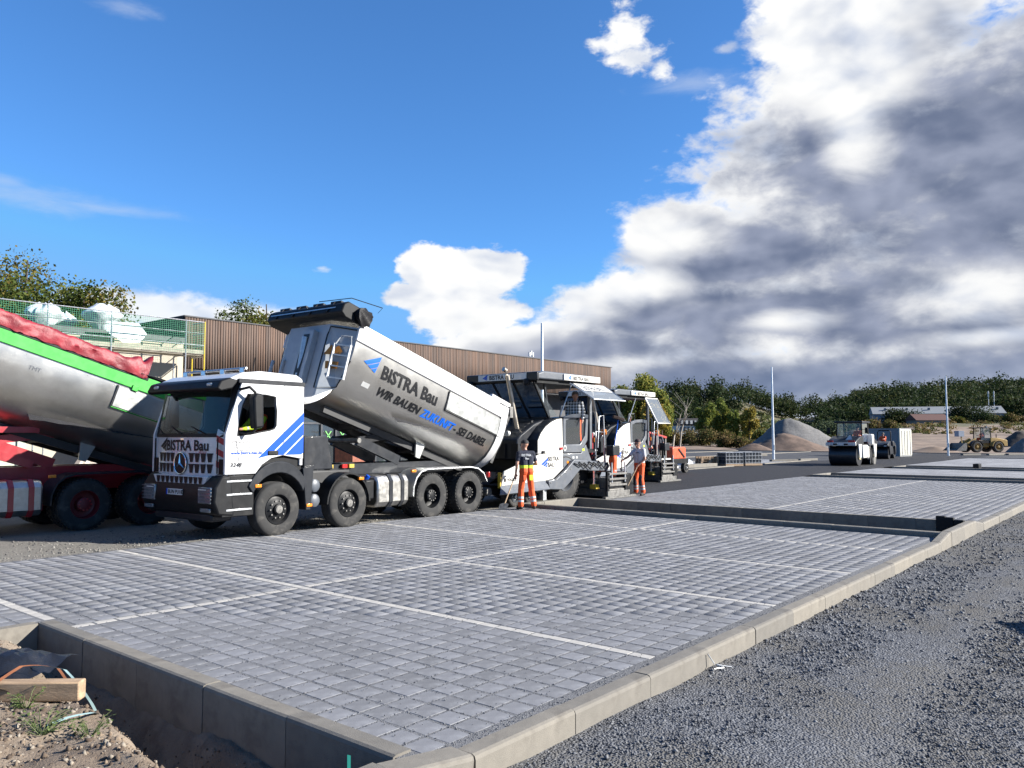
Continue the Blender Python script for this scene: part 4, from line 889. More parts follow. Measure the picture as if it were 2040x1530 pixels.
def make_cab(par, fx, own):
    """cab between x=fx-1.85 and fx; own: lettering, stripes and emblem of the near lorry"""
    d = fx - 7.05; cab = empty('cab', (d, 0, 0), parent=par)
    P = M_white
    outer = [(6.95, 1.22), (6.30, 1.22), (6.16, 1.38), (5.95, 1.50), (5.68, 1.55), (5.2, 1.47), (5.2, 2.3), (5.2, 2.98), (5.9, 2.98), (6.62, 2.92), (6.74, 2.6), (6.95, 1.95)]
    hole = [(6.70, 1.93), (6.4, 1.96), (6.2, 2.00), (6.0, 2.03), (5.90, 2.06), (5.855, 2.12), (5.85, 2.4), (5.88, 2.67), (6.1, 2.70), (6.50, 2.70), (6.60, 2.5), (6.67, 2.2)]
    for s in (1, -1):
        MB().plate(outer, hole, 'y', s*1.17, s*1.225).build('side_panel', P, cab, bevel=.012)
        MB().tube([(x, s*1.222, z) for x, z in hole + hole[:1]], .014, 6).build('window_seal', M_black, cab)
        MB().prism([(5.67, 1.53), (5.68, 1.53), (5.68, 2.95), (5.67, 2.95)], 'y', s*1.2, s*1.2275).build('door_gap', M_ink, cab)
        MB().prism([(6.62, 1.24), (6.63, 1.24), (6.745, 1.9), (6.735, 1.9)], 'y', s*1.2, s*1.2275).build('door_gap', M_ink, cab)
        MB().box((5.92, s*1.235, 1.60), (.24, .03, .085)).build('door_handle', M_black, cab, bevel=.02)
        MB().b(5.18, 6.7, s*1.19, s*1.235, 2.90, 2.985).build('roof_gutter', M_anth, cab, bevel=.01)
        # mirror
        MB().prism([(6.32, 2.08), (6.52, 2.05), (6.56, 2.62), (6.50, 2.72), (6.34, 2.70)], 'y', s*1.32, s*1.50).build('mirror', M_black, cab, bevel=.04)
        MB().tube([(6.66, s*1.2, 2.78), (6.6, s*1.42, 2.82), (6.47, s*1.42, 2.72)], .028, 8).tube([(6.68, s*1.2, 1.98), (6.5, s*1.4, 1.98), (6.42, s*1.42, 2.1)], .026, 8).build('mirror_arm', M_black, cab, smooth=50)
        # steps and front fender
        MB().b(6.30, 6.98, s*.95, s*1.20, .45, 1.21).build('step_box', M_black, cab, bevel=.02)
        for z in (1.08, .84, .56): MB().b(6.36, 6.9, s*1.12, s*1.225, z, z + .035).build('step_tread', M_galv, cab, bevel=.005)
        arc = [(5.77 + .64*math.cos(a), .56 + (.66 + (.25 if False else 0))*math.sin(a)) for a in np.linspace(.12, math.pi - .42, 16)]
        arc2 = [(5.77 + .77*math.cos(a), .58 + .86*math.sin(a)) for a in np.linspace(.50, math.pi - .55, 16)]
        MB().prism(arc[2:] + arc2[::-1], 'y', s*.8, s*1.235).build('wheel_arch', M_anth, cab, bevel=.015)
        MB().prism([(5.00, .46), (5.11, .46), (5.20, 1.28), (4.92, 1.34), (4.94, 1.2)], 'y', s*.85, s*1.23).build('mud_guard', M_anth, cab, bevel=.01)
    MB().b(5.2, 5.26, -1.2, 1.2, 1.35, 2.98).build('back_wall', P, cab)
    MB().b(5.2, 6.95, -1.16, 1.16, 1.22, 1.50).build('floor_pan', M_black, cab)
    MB().prism([(5.2, 2.96), (5.21, 3.05), (5.36, 3.125), (6.2, 3.15), (6.6, 3.10), (6.86, 2.98), (6.86, 2.92)], 'y', -1.19, 1.19).build('roof', P, cab, bevel=.06, seg=3)
    def fxx(y, z):                                          # curved, slightly raked front
        return 7.06 - .17*(abs(y)/1.2)**2.2 - max(0, z - 1.93)*.215
    def front(u, v, o=.006): return (fxx(u, v) + o, u, v)
    def skin(name, m, y0, y1, z0, z1, th=.03, ny=14, o=0.0, nz=1):
        rows = [[(fxx(y, z) + o, y, z) for y in np.linspace(y0, y1, ny)] for z in np.linspace(z0, z1, nz + 1)]
        b = MB().loft(rows, caps=False, closed=False); rows2 = [[(fxx(y, z) + o - th, y, z) for y in np.linspace(y0, y1, ny)] for z in np.linspace(z0, z1, nz + 1)]
        b.loft(rows2, caps=False, closed=False)
        for i in (0, nz): b.loft([rows[i], rows2[i]], caps=False, closed=False)
        return b.build(name, m, cab, smooth=40)
    skin('windscreen', G_dark, -1.12, 1.12, 1.95, 2.80, .006, nz=3)
    for s in (-1, 1): skin('pillar', M_black, s*1.10, s*1.21, 1.93, 2.93, .10, ny=4, o=.008)
    skin('screen_sill', M_black, -1.12, 1.12, 1.90, 1.97, .05, o=.012)
    skin('front_panel', P, -1.06, 1.06, 1.19, 1.90, .05)
    for s in (-1, 1): skin('corner_panel', P, s*1.065, s*1.21, 1.20, 1.92, .15, ny=5, o=-.004)
    MB().prism([(6.66, 2.96), (6.86, 2.99), (7.05, 2.93), (7.13, 2.78), (7.04, 2.73), (6.80, 2.79)], 'y', -1.20, 1.20).build('sun_visor', M_black, cab, bevel=.03)
    for s in (-1, 1): MB().b(7.0, 7.11, s*.82, s*.98, 2.83, 2.89).build('visor_lamp', M_refl, cab, bevel=.02)
    for y in (-.95, -.32, .32, .95): MB().cyl((6.45, y, 3.12), (6.45, y, 3.2), .05, 8).build('roof_lamp', M_chrome, cab)
    MB().cyl((6.42, -1.05, 3.2), (6.42, 1.05, 3.2), .025, 8).build('roof_bar', M_galv, cab); MB().cyl((6.3, .95, 3.10), (5.1, .95, 3.06), .022, 8).build('roof_tube', M_chrome, cab)
    MB().tube([(6.25, 1.0, 3.1), (6.2, 1.0, 3.42)], .008, 5).build('aerial', M_black, cab)
    for y in (-.75, 0, .7): MB().tube([(fxx(y, 1.96) + .03, y, 1.96), (fxx(y - .45, 2.2) + .03, y - .45, 2.10)], .012, 5).build('wiper', M_ink, cab)
    for s in (-1, 1): MB().b(6.98, 7.0, s*1.04, s*1.055, 1.24, 1.88).build('panel_gap', M_ink, cab)
    # grille teeth
    def teeth(z0, z1, y0, y1, n, o):
        b = MB(); w = (y1 - y0)/n
        for i in range(n):
            a = y0 + i*w; b.add([front(a + w*.06, z1, o), front(a + w*.94, z1, o), front(a + w*.74, z0, o), front(a + w*.26, z0, o)], [(0, 1, 2, 3)])
        b.add([front(y, z, o + .001) for y, z in ((y0, z1), (y1, z1), (y1, z1 - .022), (y0, z1 - .022))], [(0, 1, 2, 3)])
        b.build('grille_slot', M_ink, cab)
    for z in (1.44, 1.24):
        teeth(z, z + .165, -.90, -.24, 4, .010); teeth(z, z + .165, .24, .90, 4, .010)
    MB().prism([(-.92, 1.19), (.92, 1.19), (.80, 1.02), (0, .93), (-.80, 1.02)], 'x', 6.95, 7.10).build('grille_chin', P, cab, bevel=.02)
    b = MB()
    for i in range(10):
        y = -.78 + i*.157; b.add([(7.112, y + .01, 1.17), (7.112, y + .145, 1.17), (7.112, y + .115, 1.05), (7.112, y + .04, 1.05)], [(0, 1, 2, 3)])
    b.build('grille_slot', M_ink, cab)
    # bumper with lights
    MB().prism([(6.80, 1.2), (7.0, 1.2), (7.13, 1.0), (7.16, .74), (7.06, .50), (6.72, .46)], 'y', -1.22, 1.22).build('bumper', M_black, cab, bevel=.04)
    MB().b(6.6, 7.02, -.95, .95, .36, .5).build('under_guard', M_anth, cab, bevel=.03)
    for s in (-1, 1):
        hl = MB().b(7.09, 7.165, s*.72, s*1.13, .70, 1.0).build('headlight', mat('lamp_glass', (.30, .32, .34), .12, .4, var=.2, vs=20), cab, bevel=.02)
        for k in range(5): MB().b(7.16, 7.185, s*.78, s*1.16, .72 + k*.062, .735 + k*.062).build('guard_bar', M_grey, hl)
        MB().b(7.168, 7.18, s*.76, s*1.0, .945, .962).build('day_light', mat('lamp_white', (.85, .85, .80), .3), hl); MB().b(7.12, 7.16, s*.8, s*1.1, .55, .62).build('fog_light', MATS['lamp_glass'], cab, bevel=.01)
    pl = MB().b(7.155, 7.172, -.30, .22, .83, .94).build('number_plate', mat('plate_white', (.75, .75, .73), .5), cab)
    if own: text_on('BUN PU187', .105, M_ink, pl, lambda u, v: (7.176, u - .24, v + .85), bold=.002, name='plate_lettering'); MB().b(7.172, 7.175, -.30, -.26, .83, .94).build('plate_band', M_blue, pl)
    # inside
    MB().b(6.55, 6.85, -1.0, 1.0, 1.5, 1.98).build('dashboard', M_seat, cab, bevel=.05)
    for s in (-1, 1): MB().b(5.5, 6.0, s*.3, s*.85, 1.5, 1.8).b(5.42, 5.58, s*.32, s*.83, 1.8, 2.5).build('seat', M_seat, cab, bevel=.05)
    sw = MB(); sw.tube([(6.42 + .10*math.cos(a)*.9, .58 + .22*math.sin(a), 2.0 + .18*math.cos(a)) for a in np.linspace(0, 2*math.pi, 17)], .016, 6).build('steering_wheel', M_seat, cab)
    if not own: return cab
    # emblem, lettering, hatch marks, side stripes
    st = MB().lathe([(.20, .0), (.20, .03), (.001, .035)], (7.055, 0, 1.41), 'x', 24, cap=False).build('emblem', M_ink, cab)
    MB().tube([(7.09, .20*math.cos(a), 1.41 + .20*math.sin(a)) for a in np.linspace(0, 2*math.pi, 25)], .012, 6).build('emblem_ring', M_chrome, st)
    s3 = MB()
    for k in range(3):
        a = math.pi/2 + k*2*math.pi/3; t_ = V((0, math.cos(a), math.sin(a)))*.185; l_ = V((0, math.cos(a + 1.05), math.sin(a + 1.05)))*.03; r_ = V((0, math.cos(a - 1.05), math.sin(a - 1.05)))*.03
        s3.add([V((7.10, 0, 1.41)) + t_, V((7.10, 0, 1.41)) + l_, V((7.125, 0, 1.41)), V((7.10, 0, 1.41)) + r_], [(0, 1, 2), (0, 2, 3)])
    s3.build('emblem_star', M_chrome, st)
    text_on('BISTRA Bau', .275, M_ink, cab, lambda u, v: front(u - .56, v + 1.655, .010), bold=.007, cut=.3, xscale=1.0)
    stripes(cab, lambda u, v: front(u - .86, v + 1.63, .010), M_anth, k=.72)
    MB().b(7.045, 7.06, -.05, .05, 1.83, 1.88).build('badge', M_chrome, cab)
    text_on('Arocs', .085, mat('badge_red', (.5, .02, .03), .4), cab, lambda u, v: front(u + .52, v + 1.60, .010), shear=.3)
    hp = MB(); hr = MB()
    rows = [((.99, z), (1.19, z)) for z in np.linspace(1.24, 1.86, 7)]
    def hp_pt(y, z): return (fxx(y, z) + .012, y, z)
    hw = MB()
    for i in range(7):
        z = 1.16 + i*.115; q = [hp_pt(.97, z + .09), hp_pt(1.17, z), hp_pt(1.17, z + .115), hp_pt(.97, z + .205)]
        (hp if i % 2 else hw).add(q, [(0, 1, 2, 3)])
    hp.build('warning_stripe', mat('warning_red', (.50, .03, .03), .5), cab); hw.build('warning_stripe', M_refl, cab)
    def side(u, v, o=.007): return (u, 1.225 + o, v)
    def band(x0, z0, w):                                    # slanting bands on the door, cut off at cab rear and door bottom
        q = []
        a0, a1 = (x0, 1.505 if x0 > 6.05 else 1.56), (x0 - w, 1.505 if x0 - w > 6.05 else 1.56)
        sl = .83
        e = 5.205
        q = [side(*a0), side(e, a0[1] + (x0 - e)*sl), side(e, a1[1] + (x0 - w - e)*sl), side(*a1)]
        return q
    for x0, w in ((6.26, .27), (5.945, .27), (5.63, .38)):
        MB().add(band(x0, 1.5, w), [(0, 1, 2, 3)]).build('blue_stripe', M_blue, cab)
    text_on('www.bistra-bau.de', .088, M_blue, cab, lambda u, v: side(6.83 - u, 1.585 + v), bold=.001)
    for i, s_ in enumerate(('BISTRA Bau GmbH & Co. KG', 'Dresdener Strasse 23', '01877 Schmoelln-Putzkau', 'Telefon 03594 7740-0')): text_on(s_, .045, M_ink if i == 0 else M_grey, cab, lambda u, v, i=i: side(6.83 - u, 1.80 - i*.052 + v))
    text_on('3248', .10, M_anth, cab, lambda u, v: side(6.85 - u, 1.36 + v), shear=.2, bold=.003, xscale=1.2)
    for k in range(2): MB().lathe([(.028, 0), (.001, .002)], (6.77 - k*.11, 1.232, 1.30), 'y', 12, cap=False).build('badge', M_galv, cab)
    return cab
def make_truck(par, own):
    CH = M_dark if own else M_red
    # frame
    for s in (-1, 1):
        MB().b(-1.15, 6.9, s*.36, s*.44, .78, 1.06).build('frame_rail', CH, par); MB().b(-1.05, 4.6, s*.34, s*.46, 1.06, 1.30).build('sub_frame', M_anth if own else M_red, par)
    for x in (-1.1, .7, 2.4, 3.3, 4.9): MB().b(x - .06, x + .06, -.4, .4, .8, 1.25).build('cross_member', CH, par)
    MB().b(3.3, 6.6, -.5, .5, .5, 1.2).build('engine_block', M_under, par, bevel=.05)
    axles = ((5.77, 'steer'), (3.99, 'steer'), (1.40, 'dual'), (.04, 'dual'))
    for x, k in axles:
        MB().cyl((x, -.9, .52), (x, .9, .52), .09, 10).build('axle', M_under, par)
        for s in (-1, 1): wheel(par, x, s*(1.07 if k == 'steer' else .93), .52, .31 if k == 'steer' else .60, k, s, M_black if own else mat('dark_red_rim', (.16, .012, .018), .5), M_worn if own else M_red)
    for s in (-1, 1):
        # second axle fender, rear fender
        a = np.linspace(.05, math.pi - .05, 15)
        MB().prism([(3.99 + .60*math.cos(t), .50 + .66*math.sin(t)) for t in a] + [(3.99 + .565*math.cos(t), .50 + .625*math.sin(t)) for t in a[::-1]], 'y', s*.88, s*1.24).build('fender', M_black, par, smooth=40)
        pth = [(2.08, .56), (2.06, .78), (1.97, .98), (1.82, 1.11), (1.6, 1.165), (0, 1.165), (-.3, 1.12), (-.52, .99), (-.66, .78)]
        inn = [(x*.985 + .008, z - .03) for x, z in pth]
        MB().prism(pth + inn[::-1], 'y', s*.66, s*1.25).build('rear_fender', M_cheq if own else M_anth, par, smooth=40)
        MB().b(-1.05, -.72, s*.75, s*1.2, .82, .98).build('tail_bracket', M_under, par); MB().b(-.80, -.70, s*1.17, s*1.25, .86, 1.0).build('tail_light', M_lred, par, bevel=.01)
    # tanks on the left side, battery box on the right
    tk = MB().prism([(.72, .45), (.80, .36), (1.14, .36), (1.24, .48), (1.24, .92), (1.14, 1.06), (.80, 1.06), (.72, .98)], 'x', 2.20, 3.18).build('fuel_tank', M_steel, par, bevel=.05, seg=3)
    for x in (2.42, 2.78): MB().prism([(.70, .40), (.79, .345), (1.15, .345), (1.256, .47), (1.256, .93), (1.15, 1.075), (.79, 1.075), (.70, 1.0)], 'x', x - .05, x + .05).build('tank_strap', M_anth if own else M_red, tk)
    MB().b(3.24, 3.50, .80, 1.2, .55, .98).build('adblue_tank', M_black, par, bevel=.04); MB().cyl((3.36, 1.05, .98), (3.33, 1.1, 1.06), .05, 10).build('filler_cap', M_blue, par)
    MB().b(2.2, 3.4, -1.2, -.75, .42, 1.0).build('battery_box', M_black, par, bevel=.03)
    for z in (.62, .92): MB().cyl((4.82, .55, z), (4.82, 1.12, z), .135, 14).ball((4.82, 1.12, z), .135, 14, (1, .4, 1)).build('air_tank', M_grey if own else M_red, par, smooth=50)
    for x, z in ((3.66, 1.02), (2.05, 1.12), (5.04, .55), (6.24, .99)): MB().b(x - .07, x + .07, 1.2, 1.25, z - .03, z + .03).build('marker_light', M_amber, par, bevel=.008)
    for x, c in ((3.9, M_yell), (3.3, M_yell), (3.5, M_lred)): MB().b(x - .07, x + .07, .47, .54, 1.22, 1.30).build('valve_block', mat('dull_yellow', (.55, .38, .03), .6) if c is M_yell else c, par)
    # behind the cab: hydraulic tank, ram, scissor stabiliser
    MB().prism([(4.36, 1.24), (5.12, 1.24), (5.12, 1.92), (4.52, 1.92)], 'y', .35, 1.15).build('hydraulic_tank', M_anth if own else M_red, par, bevel=.02)
    MB().b(4.5, 5.15, -1.1, .3, 1.1, 1.6).build('air_filter', M_black, par, bevel=.04)
    for s in (-.42, .42):
        MB().bar((1.75, s, 1.34), (3.05, s, 1.82), .10, .22).build('stabiliser_arm', M_anth if own else M_red, par); MB().bar((3.05, s, 1.82), (.75, s, 2.08), .08, .16).build('stabiliser_strut', M_dark if own else M_red, par)
    MB().cyl((3.05, -.5, 1.82), (3.05, .5, 1.82), .06, 10).build('pivot_pin', M_worn, par)
    # ---- tipping body in its own tilted frame
    th = R(17.0); ct_, st_ = math.cos(th), math.sin(th)
    def bp(s, t, y): return V((-.98 + s*ct_ - t*st_, y, 1.16 + s*st_ + t*ct_))
    sec = [(1.22, 1.55), (1.22, 1.25), (1.215, 1.0), (1.19, .78), (1.14, .58), (1.06, .39), (.95, .22), (.81, .08), (.64, -.03), (.44, -.11), (.22, -.155), (0, -.17)]
    full = sec + [(-y, t) for y, t in sec[::-1][1:]]
    body = empty('tipping_body', parent=par)
    def sec_at(t):                                          # half width of the half-pipe at height t
        for (y0, t0), (y1, t1) in zip(sec, sec[1:]):
            if t1 <= t <= t0: return y1 + (y0 - y1)*(t - t1)/(t0 - t1)
        return 1.22
    L = 5.42
    rings = []
    for s in np.linspace(0, L, 7): rings.append([bp(s, t, y) for y, t in full])
    b = MB().loft(rings, caps=False, closed=False); b.loft([[bp(s, t + .03, y*.97) for y, t in full] for s in np.linspace(0.02, L, 7)], caps=False, closed=False)
    b.build('shell', M_tip, body, smooth=50)
    top_m = M_white if own else M_green
    for s in (-1, 1):
        MB().add([bp(a, t, s*y) for a in (0, L + .02) for y, t in ((1.20, 1.27), (1.255, 1.27), (1.255, 1.60), (1.20, 1.60))], [(0, 1, 2, 3), (4, 5, 6, 7), (0, 1, 5, 4), (1, 2, 6, 5), (2, 3, 7, 6), (3, 0, 4, 7)]).build('top_rail', top_m, body, bevel=.012)
        MB().add([bp(a, t, s*y) for a in (.3, L) for y, t in ((1.17, 1.60), (1.25, 1.60), (1.25, 1.66), (1.17, 1.66))], [(0, 1, 2, 3), (4, 5, 6, 7), (0, 1, 5, 4), (1, 2, 6, 5), (2, 3, 7, 6), (3, 0, 4, 7)]).build('sheet_track', M_galv if own else M_black, body)
    # side panel box and edge
    def slab(name, m, s0, s1, t0, t1, o0=.02, o1=.05, bev=.008):
        v = []
        for a in (s0, s1):
            for t, o in ((t0, o0), (t0, o1), (t1, o1), (t1, o0)): v.append(bp(a, t, sec_at(t) + o))
        return MB().add(v, [(0, 1, 2, 3), (4, 5, 6, 7), (0, 1, 5, 4), (1, 2, 6, 5), (2, 3, 7, 6), (3, 0, 4, 7)]).build(name, m, body, bevel=bev)
    slab('side_panel', M_wall, .06, 2.24, .78, 1.22, -.03, .035); slab('panel_edge', M_under if own else M_green, .0, 2.26, .745, .765, -.02, .045); slab('panel_edge', M_under, 2.25, 2.275, .76, 1.24, -.02, .045)
    for s in (2.9, 4.1): slab('seam', M_wall, s, s + .012, .3, 1.22, -.03, .004, 0)
    # rear hoop and tailgate
    hoop = MB()
    hoop.loft([[bp(s, 1.60 if t > 1.5 else t - (.03 if t < .3 else 0), y*1.035) for y, t in full] for s in (-.12, .13)], caps=False, closed=False)
    hoop.loft([[bp(s, t + .02, y*.95) for y, t in full] for s in (-.12, .13)], caps=False, closed=False); hoop.loft([[bp(-.12, t - (.03 if t < .3 else 0), y*1.035) for y, t in full], [bp(-.12, t + .02, y*.95) for y, t in full]], caps=False, closed=False)
    hoop.build('rear_hoop', top_m, body, smooth=40)
    MB().add([bp(-.16, t, y*1.0) for y, t in full] + [bp(-.20, t, y*1.0) for y, t in full], [tuple(range(23)), tuple(range(23, 46))]).build('tailgate', M_wall if own else M_red, body, rot=(0, 0, 0))
    for s in (-1, 1):
        MB().bar(bp(-.28, 1.72, s*1.12), bp(.55, 1.72, s*1.12), .10, .12).build('tailgate_arm', top_m, body, bevel=.01); MB().box(bp(-.3, 1.55, s*1.18), (.14, .1, .3)).build('tailgate_hinge', M_worn, body, bevel=.01)
        MB().bar(bp(-.20, 1.4, s*1.24), bp(-.14, .1, s*.98), .03, .07).build('tailgate_bar', M_worn, body)
    # front wall with chamfered corners
    F0, F1 = L, L + .34
    pl_ = [(1.22, F0), (.66, F1), (-.66, F1), (-1.22, F0)]
    fw_ = MB(); n = 4; lo = [.50, -.12, -.12, .50]
    v = [bp(s, 1.56, y) for y, s in pl_] + [bp(s - .02, .78 if k in (0, 3) else -.10, y*(.98 if k in (0, 3) else 1)) for k, (y, s) in enumerate(pl_)] + [bp(F0 - .02, .20, .93), bp(F0 - .02, .20, -.93)]
    fw_.add(v, [(0, 1, 5, 8, 4), (1, 2, 6, 5), (2, 3, 7, 9, 6)]); fw_.build('front_wall', M_tipf, body)
    MB().tube([bp(F0 + .03, 1.5, 1.19), bp(F1 + .0, 1.5, .70), bp(F1 + .01, 1.3, .665), bp(F1 + .01, .1, .665), bp(F0 + .0, .22, .95), bp(F0 + .01, .8, 1.2)], .014, 6).build('hose_edge', M_ink, body)
    MB().add([bp(F1 + o, t, y) for o in (.0, .14) for y, t in ((-.05, .2), (.35, .2), (.35, 1.4), (-.05, 1.4))], [(4, 5, 6, 7), (0, 1, 5, 4), (1, 2, 6, 5), (2, 3, 7, 6), (3, 0, 4, 7)]).build('ram_housing', M_tipf, body, bevel=.01)
    MB().add([bp(F1 + o, t, y) for o in (.145, .15) for y, t in ((.06, .25), (.24, .25), (.24, 1.3), (.06, 1.3))], [(0, 1, 2, 3), (4, 5, 6, 7)]).build('ram_slot', M_under, body)
    for y0 in (-1.0, -.62): MB().add([bp(F1 + o, t, y) for o in (.0, .05) for y, t in ((y0, .45), (y0 + .06, .45), (y0 + .06, .8), (y0, .8))], [(4, 5, 6, 7), (0, 1, 5, 4), (1, 2, 6, 5), (2, 3, 7, 6), (3, 0, 4, 7)]).build('grip_plate', M_tipf, body)
    top = bp(F1 + .17, 1.22, .15); bot = V((4.85, .15, 1.2)); mid = bot.lerp(top, .42)
    MB().cyl(bot, mid, .105, 14).build('ram_sleeve', M_black, body, smooth=50); MB().cyl(mid, bot.lerp(top, .72), .085, 14).cyl(bot.lerp(top, .70), top, .066, 14).build('ram', M_galv, body, smooth=50)
    for s in (-1, 1): MB().bar(bp(.2, -.22, s*.42), bp(L - .2, -.18, s*.42), .12, .16).build('body_beam', M_under, body)
    for s in (1.0, 2.0, 3.0, 4.0): MB().bar(bp(s, -.2, -.42), bp(s, -.2, .42), .1, .12).build('body_cross_beam', M_under, body)
    MB().add([bp(s, t, .52 + k*.05) for k in (0, 1) for s, t in ((2.0, .0), (2.35, .0), (2.25, -.42), (2.1, -.42))], [(0, 1, 2, 3), (4, 5, 6, 7), (0, 1, 5, 4), (1, 2, 6, 5), (2, 3, 7, 6), (3, 0, 4, 7)]).build('pivot_lug', M_wall, body)
    # load of asphalt seen over the rear
    MB().loft([[bp(s, .35 + .5*(1 - s/3.6) - .3*(y/1.1)**2 + .04*fr(s*3, y*3), y) for y in np.linspace(-1.1, 1.1, 12)] for s in np.linspace(.05, 3.6, 14)], caps=False, closed=False).build('asphalt_load', M_asph, body, smooth=50)
    def bs(u, v, o=.012):                                   # lettering runs from the front towards the rear
        return bp(u, v, sec_at(v) + o)
    if own:
        text_on('BISTRA Bau', .42, M_ink, body, lambda u, v: bs(4.50 - u, .76 + v), bold=.013, cut=.05, xscale=.93)
        text_on('WIR BAUEN', .255, M_ink, body, lambda u, v: bs(4.44 - u, .40 + v), bold=.009, shear=.22, cut=.04, xscale=1.04)
        text_on('ZUKUNFT', .255, M_skyb, body, lambda u, v: bs(2.92 - u, .395 + v), bold=.009, shear=.22, cut=.04, xscale=1.02)
        text_on('- SEI DABEI.', .255, M_ink, body, lambda u, v: bs(1.70 - u, .39 + v), bold=.009, shear=.22, cut=.04, xscale=1.0)
        stripes(body, lambda u, v: bs(5.08 - u, .80 + v), M_skyb, k=1.05)
        MB().add([bs(a, t, .008) for a, t in ((4.9, .44), (4.68, .44), (4.68, .54), (4.9, .54))], [(0, 1, 2, 3)]).build('plate', M_refl, body)
        # ladder on the chamfered corner
        def ch(k, t, o=.06): a = V((1.22, F0)).lerp(V((.66, F1)), k) if False else None
        def chp(k, t, o):
            y, s = 1.22 + (.66 - 1.22)*k, F0 + (F1 - F0)*k; return bp(s + o*.85, t, y + o*.5)
        ld = MB()
        for k in (.08, .62): ld.bar(chp(k, .34, .07), chp(k + .02, 1.12, .07), .03, .05)
        for t in (.36, .62, .87, 1.10): ld.bar(chp(.08, t, .07), chp(.62, t, .07), .04, .03)
        ld.build('ladder', M_refl, body); MB().tube([chp(.08, 1.1, .07), chp(.15, 1.32, .07), chp(.5, 1.32, .05), chp(.62, 1.1, .07)], .014, 6).build('ladder_hoop', M_refl, body)
        em = mat('ochre_emblem', (.42, .17, .02), .6, var=.15)
        MB().add([chp(k, t, .01) for k, t in ((.97, .86), (.45, .90), (.36, .98), (.52, 1.1), (.66, 1.04), (.78, 1.1))], [(0, 1, 2, 3, 4, 5)]).add([chp(k, t, .01) for k, t in ((.80, .55), (.40, .58), (.40, .74), (.85, .72))], [(0, 1, 2, 3)]).build('emblem', em, body)
        # rolled cover box over the front wall
        rb_ = [(F1 - .62, 1.62), (F1 + .10, 1.62), (F1 + .24, 1.70), (F1 + .21, 1.90), (F1 + .10, 1.99), (F1 - .45, 1.99), (F1 - .62, 1.88)]
        MB().loft([[bp(s, t, y) for s, t in rb_] for y in (-1.32, 1.22)]).build('cover_box', M_black, body, bevel=.03)
        for y in (-.98, -.40, .18, .76): MB().bar(bp(F1 + .26, 1.72, y), bp(F1 + .11, 2.01, y), .05, .03).build('cover_rib', M_ink, body); MB().box(bp(F1 - .12, 2.03, y), (.42, .34, .05), Matrix.Rotation(-th, 3, 'Y')).build('cover_flap', M_anth, body, bevel=.01)
        MB().add([bp(F1 + .243, 1.80 + k, y) for k in (0, .025) for y in (-1.2, -.4, 1.0)], [(0, 1, 4, 3), (1, 2, 5, 4)]).build('cover_trim', M_galv, body)
        MB().loft([[bp(s, 2.08, y), bp(s, 2.10, y)] for s, y in ((F1 + .1, .2), (F1 + .05, 1.2), (F1 - .55, 1.55), (F1 - .75, 1.2))], caps=False, closed=False).build('loose_flap', M_black, body)
        tarp = MB(); tarp.loft([[bp(F1 - .32 + (.20 + .09*fr(math.cos(a)*2, math.sin(a)*2, k*2))*math.cos(a), 1.80 + (.19 + .09*fr(math.cos(a)*2, math.sin(a)*2, k*2 + 5))*math.sin(a), 1.22 + k*.14) for a in np.linspace(0, 2*math.pi, 15)[:-1]] for k in (0, .4, .8, 1.0)]); tarp.build('rolled_sheet', mat('crumpled_black_sheet', (.012, .012, .014), .45, var=.2, bump=.5, bs=8, spec=.2), body, smooth=70)
    else:
        tarp = mat('red_tarpaulin', (.26, .016, .028), .55, var=.3, vs=3, bump=1.0, bs=6)
        rr = []
        for i, s in enumerate(np.linspace(1.75, 5.6, 90)):
            sag = .03*abs(math.sin(s*3.6)) + .05*fr(s*2.3, 1.0); ex = sst(2.35, 1.75, s)
            rr.append([bp(s, 1.60 + t + (sag*.6 if t > .05 else 0) + .035*fr(s*5, t*6 + y) + (.10*math.sin(s*19)*ex if t > .02 else 0), y + .02*fr(s*6, t*5, 3)) for y, t in ((1.29, -.04), (1.30, .02), (1.305 - .03*math.sin(s*11), .08), (1.30 + .025*math.sin(s*9), .15), (1.29, .21 + .10*ex), (1.24, .255 + .14*ex), (1.05, .27 + .12*ex), (.6, .24), (0, .26), (-1.2, .2), (-1.26, .0))])
        MB().loft(rr, caps=False, closed=False).build('tarpaulin', tarp, body, smooth=70)
        MB().loft([[bp(s, 1.55 + t, 1.27 + .01*fr(s*9, t)) for t in (-.02, .05)] for s in np.linspace(1.7, 5.5, 24)], caps=False, closed=False).build('tarp_painted_shadow', M_ink, body)  # ink-black strip along the tarpaulin edge, painted in as its shadow
        MB().tube([bp(1.9, 1.62, 1.28), bp(1.5, 1.66, 1.3), bp(.9, 1.64, 1.29)], .018, 6).build('sheet_cord', M_ink, body)
        slab('rail_lock', M_green, 1.85, 1.98, 1.22, 1.34, .03, .07)
        text_on('TMT', .12, M_grey, body, lambda u, v: bs(4.0 - u, .95 + v)); MB().b(-.9, -.6, -.5, .5, 1.0, 1.2).build('rear_beam', M_red, par)
        # red side guard and brace
        MB().b(2.2, 4.6, 1.14, 1.22, .46, .60).build('side_guard', M_red, par, bevel=.01)
        for x in (2.7, 3.9): MB().b(x - .04, x + .04, 1.1, 1.2, .46, .95).build('guard_bracket', M_red, par)
        MB().bar((2.2, .6, 1.34), (4.4, .6, 2.05), .1, .16).build('red_brace', M_red, par); MB().bar((4.4, .6, 2.05), (2.1, .6, 2.05), .08, .12).build('red_brace', M_red, par)
    return body
t1 = empty('tipper_truck', (14.72, 14.80, -.03), R(183), 'white tipper lorry with blue slanting stripes emptying its steel body into the paver', 'truck')
make_truck(t1, True); make_cab(t1, 7.05, True)
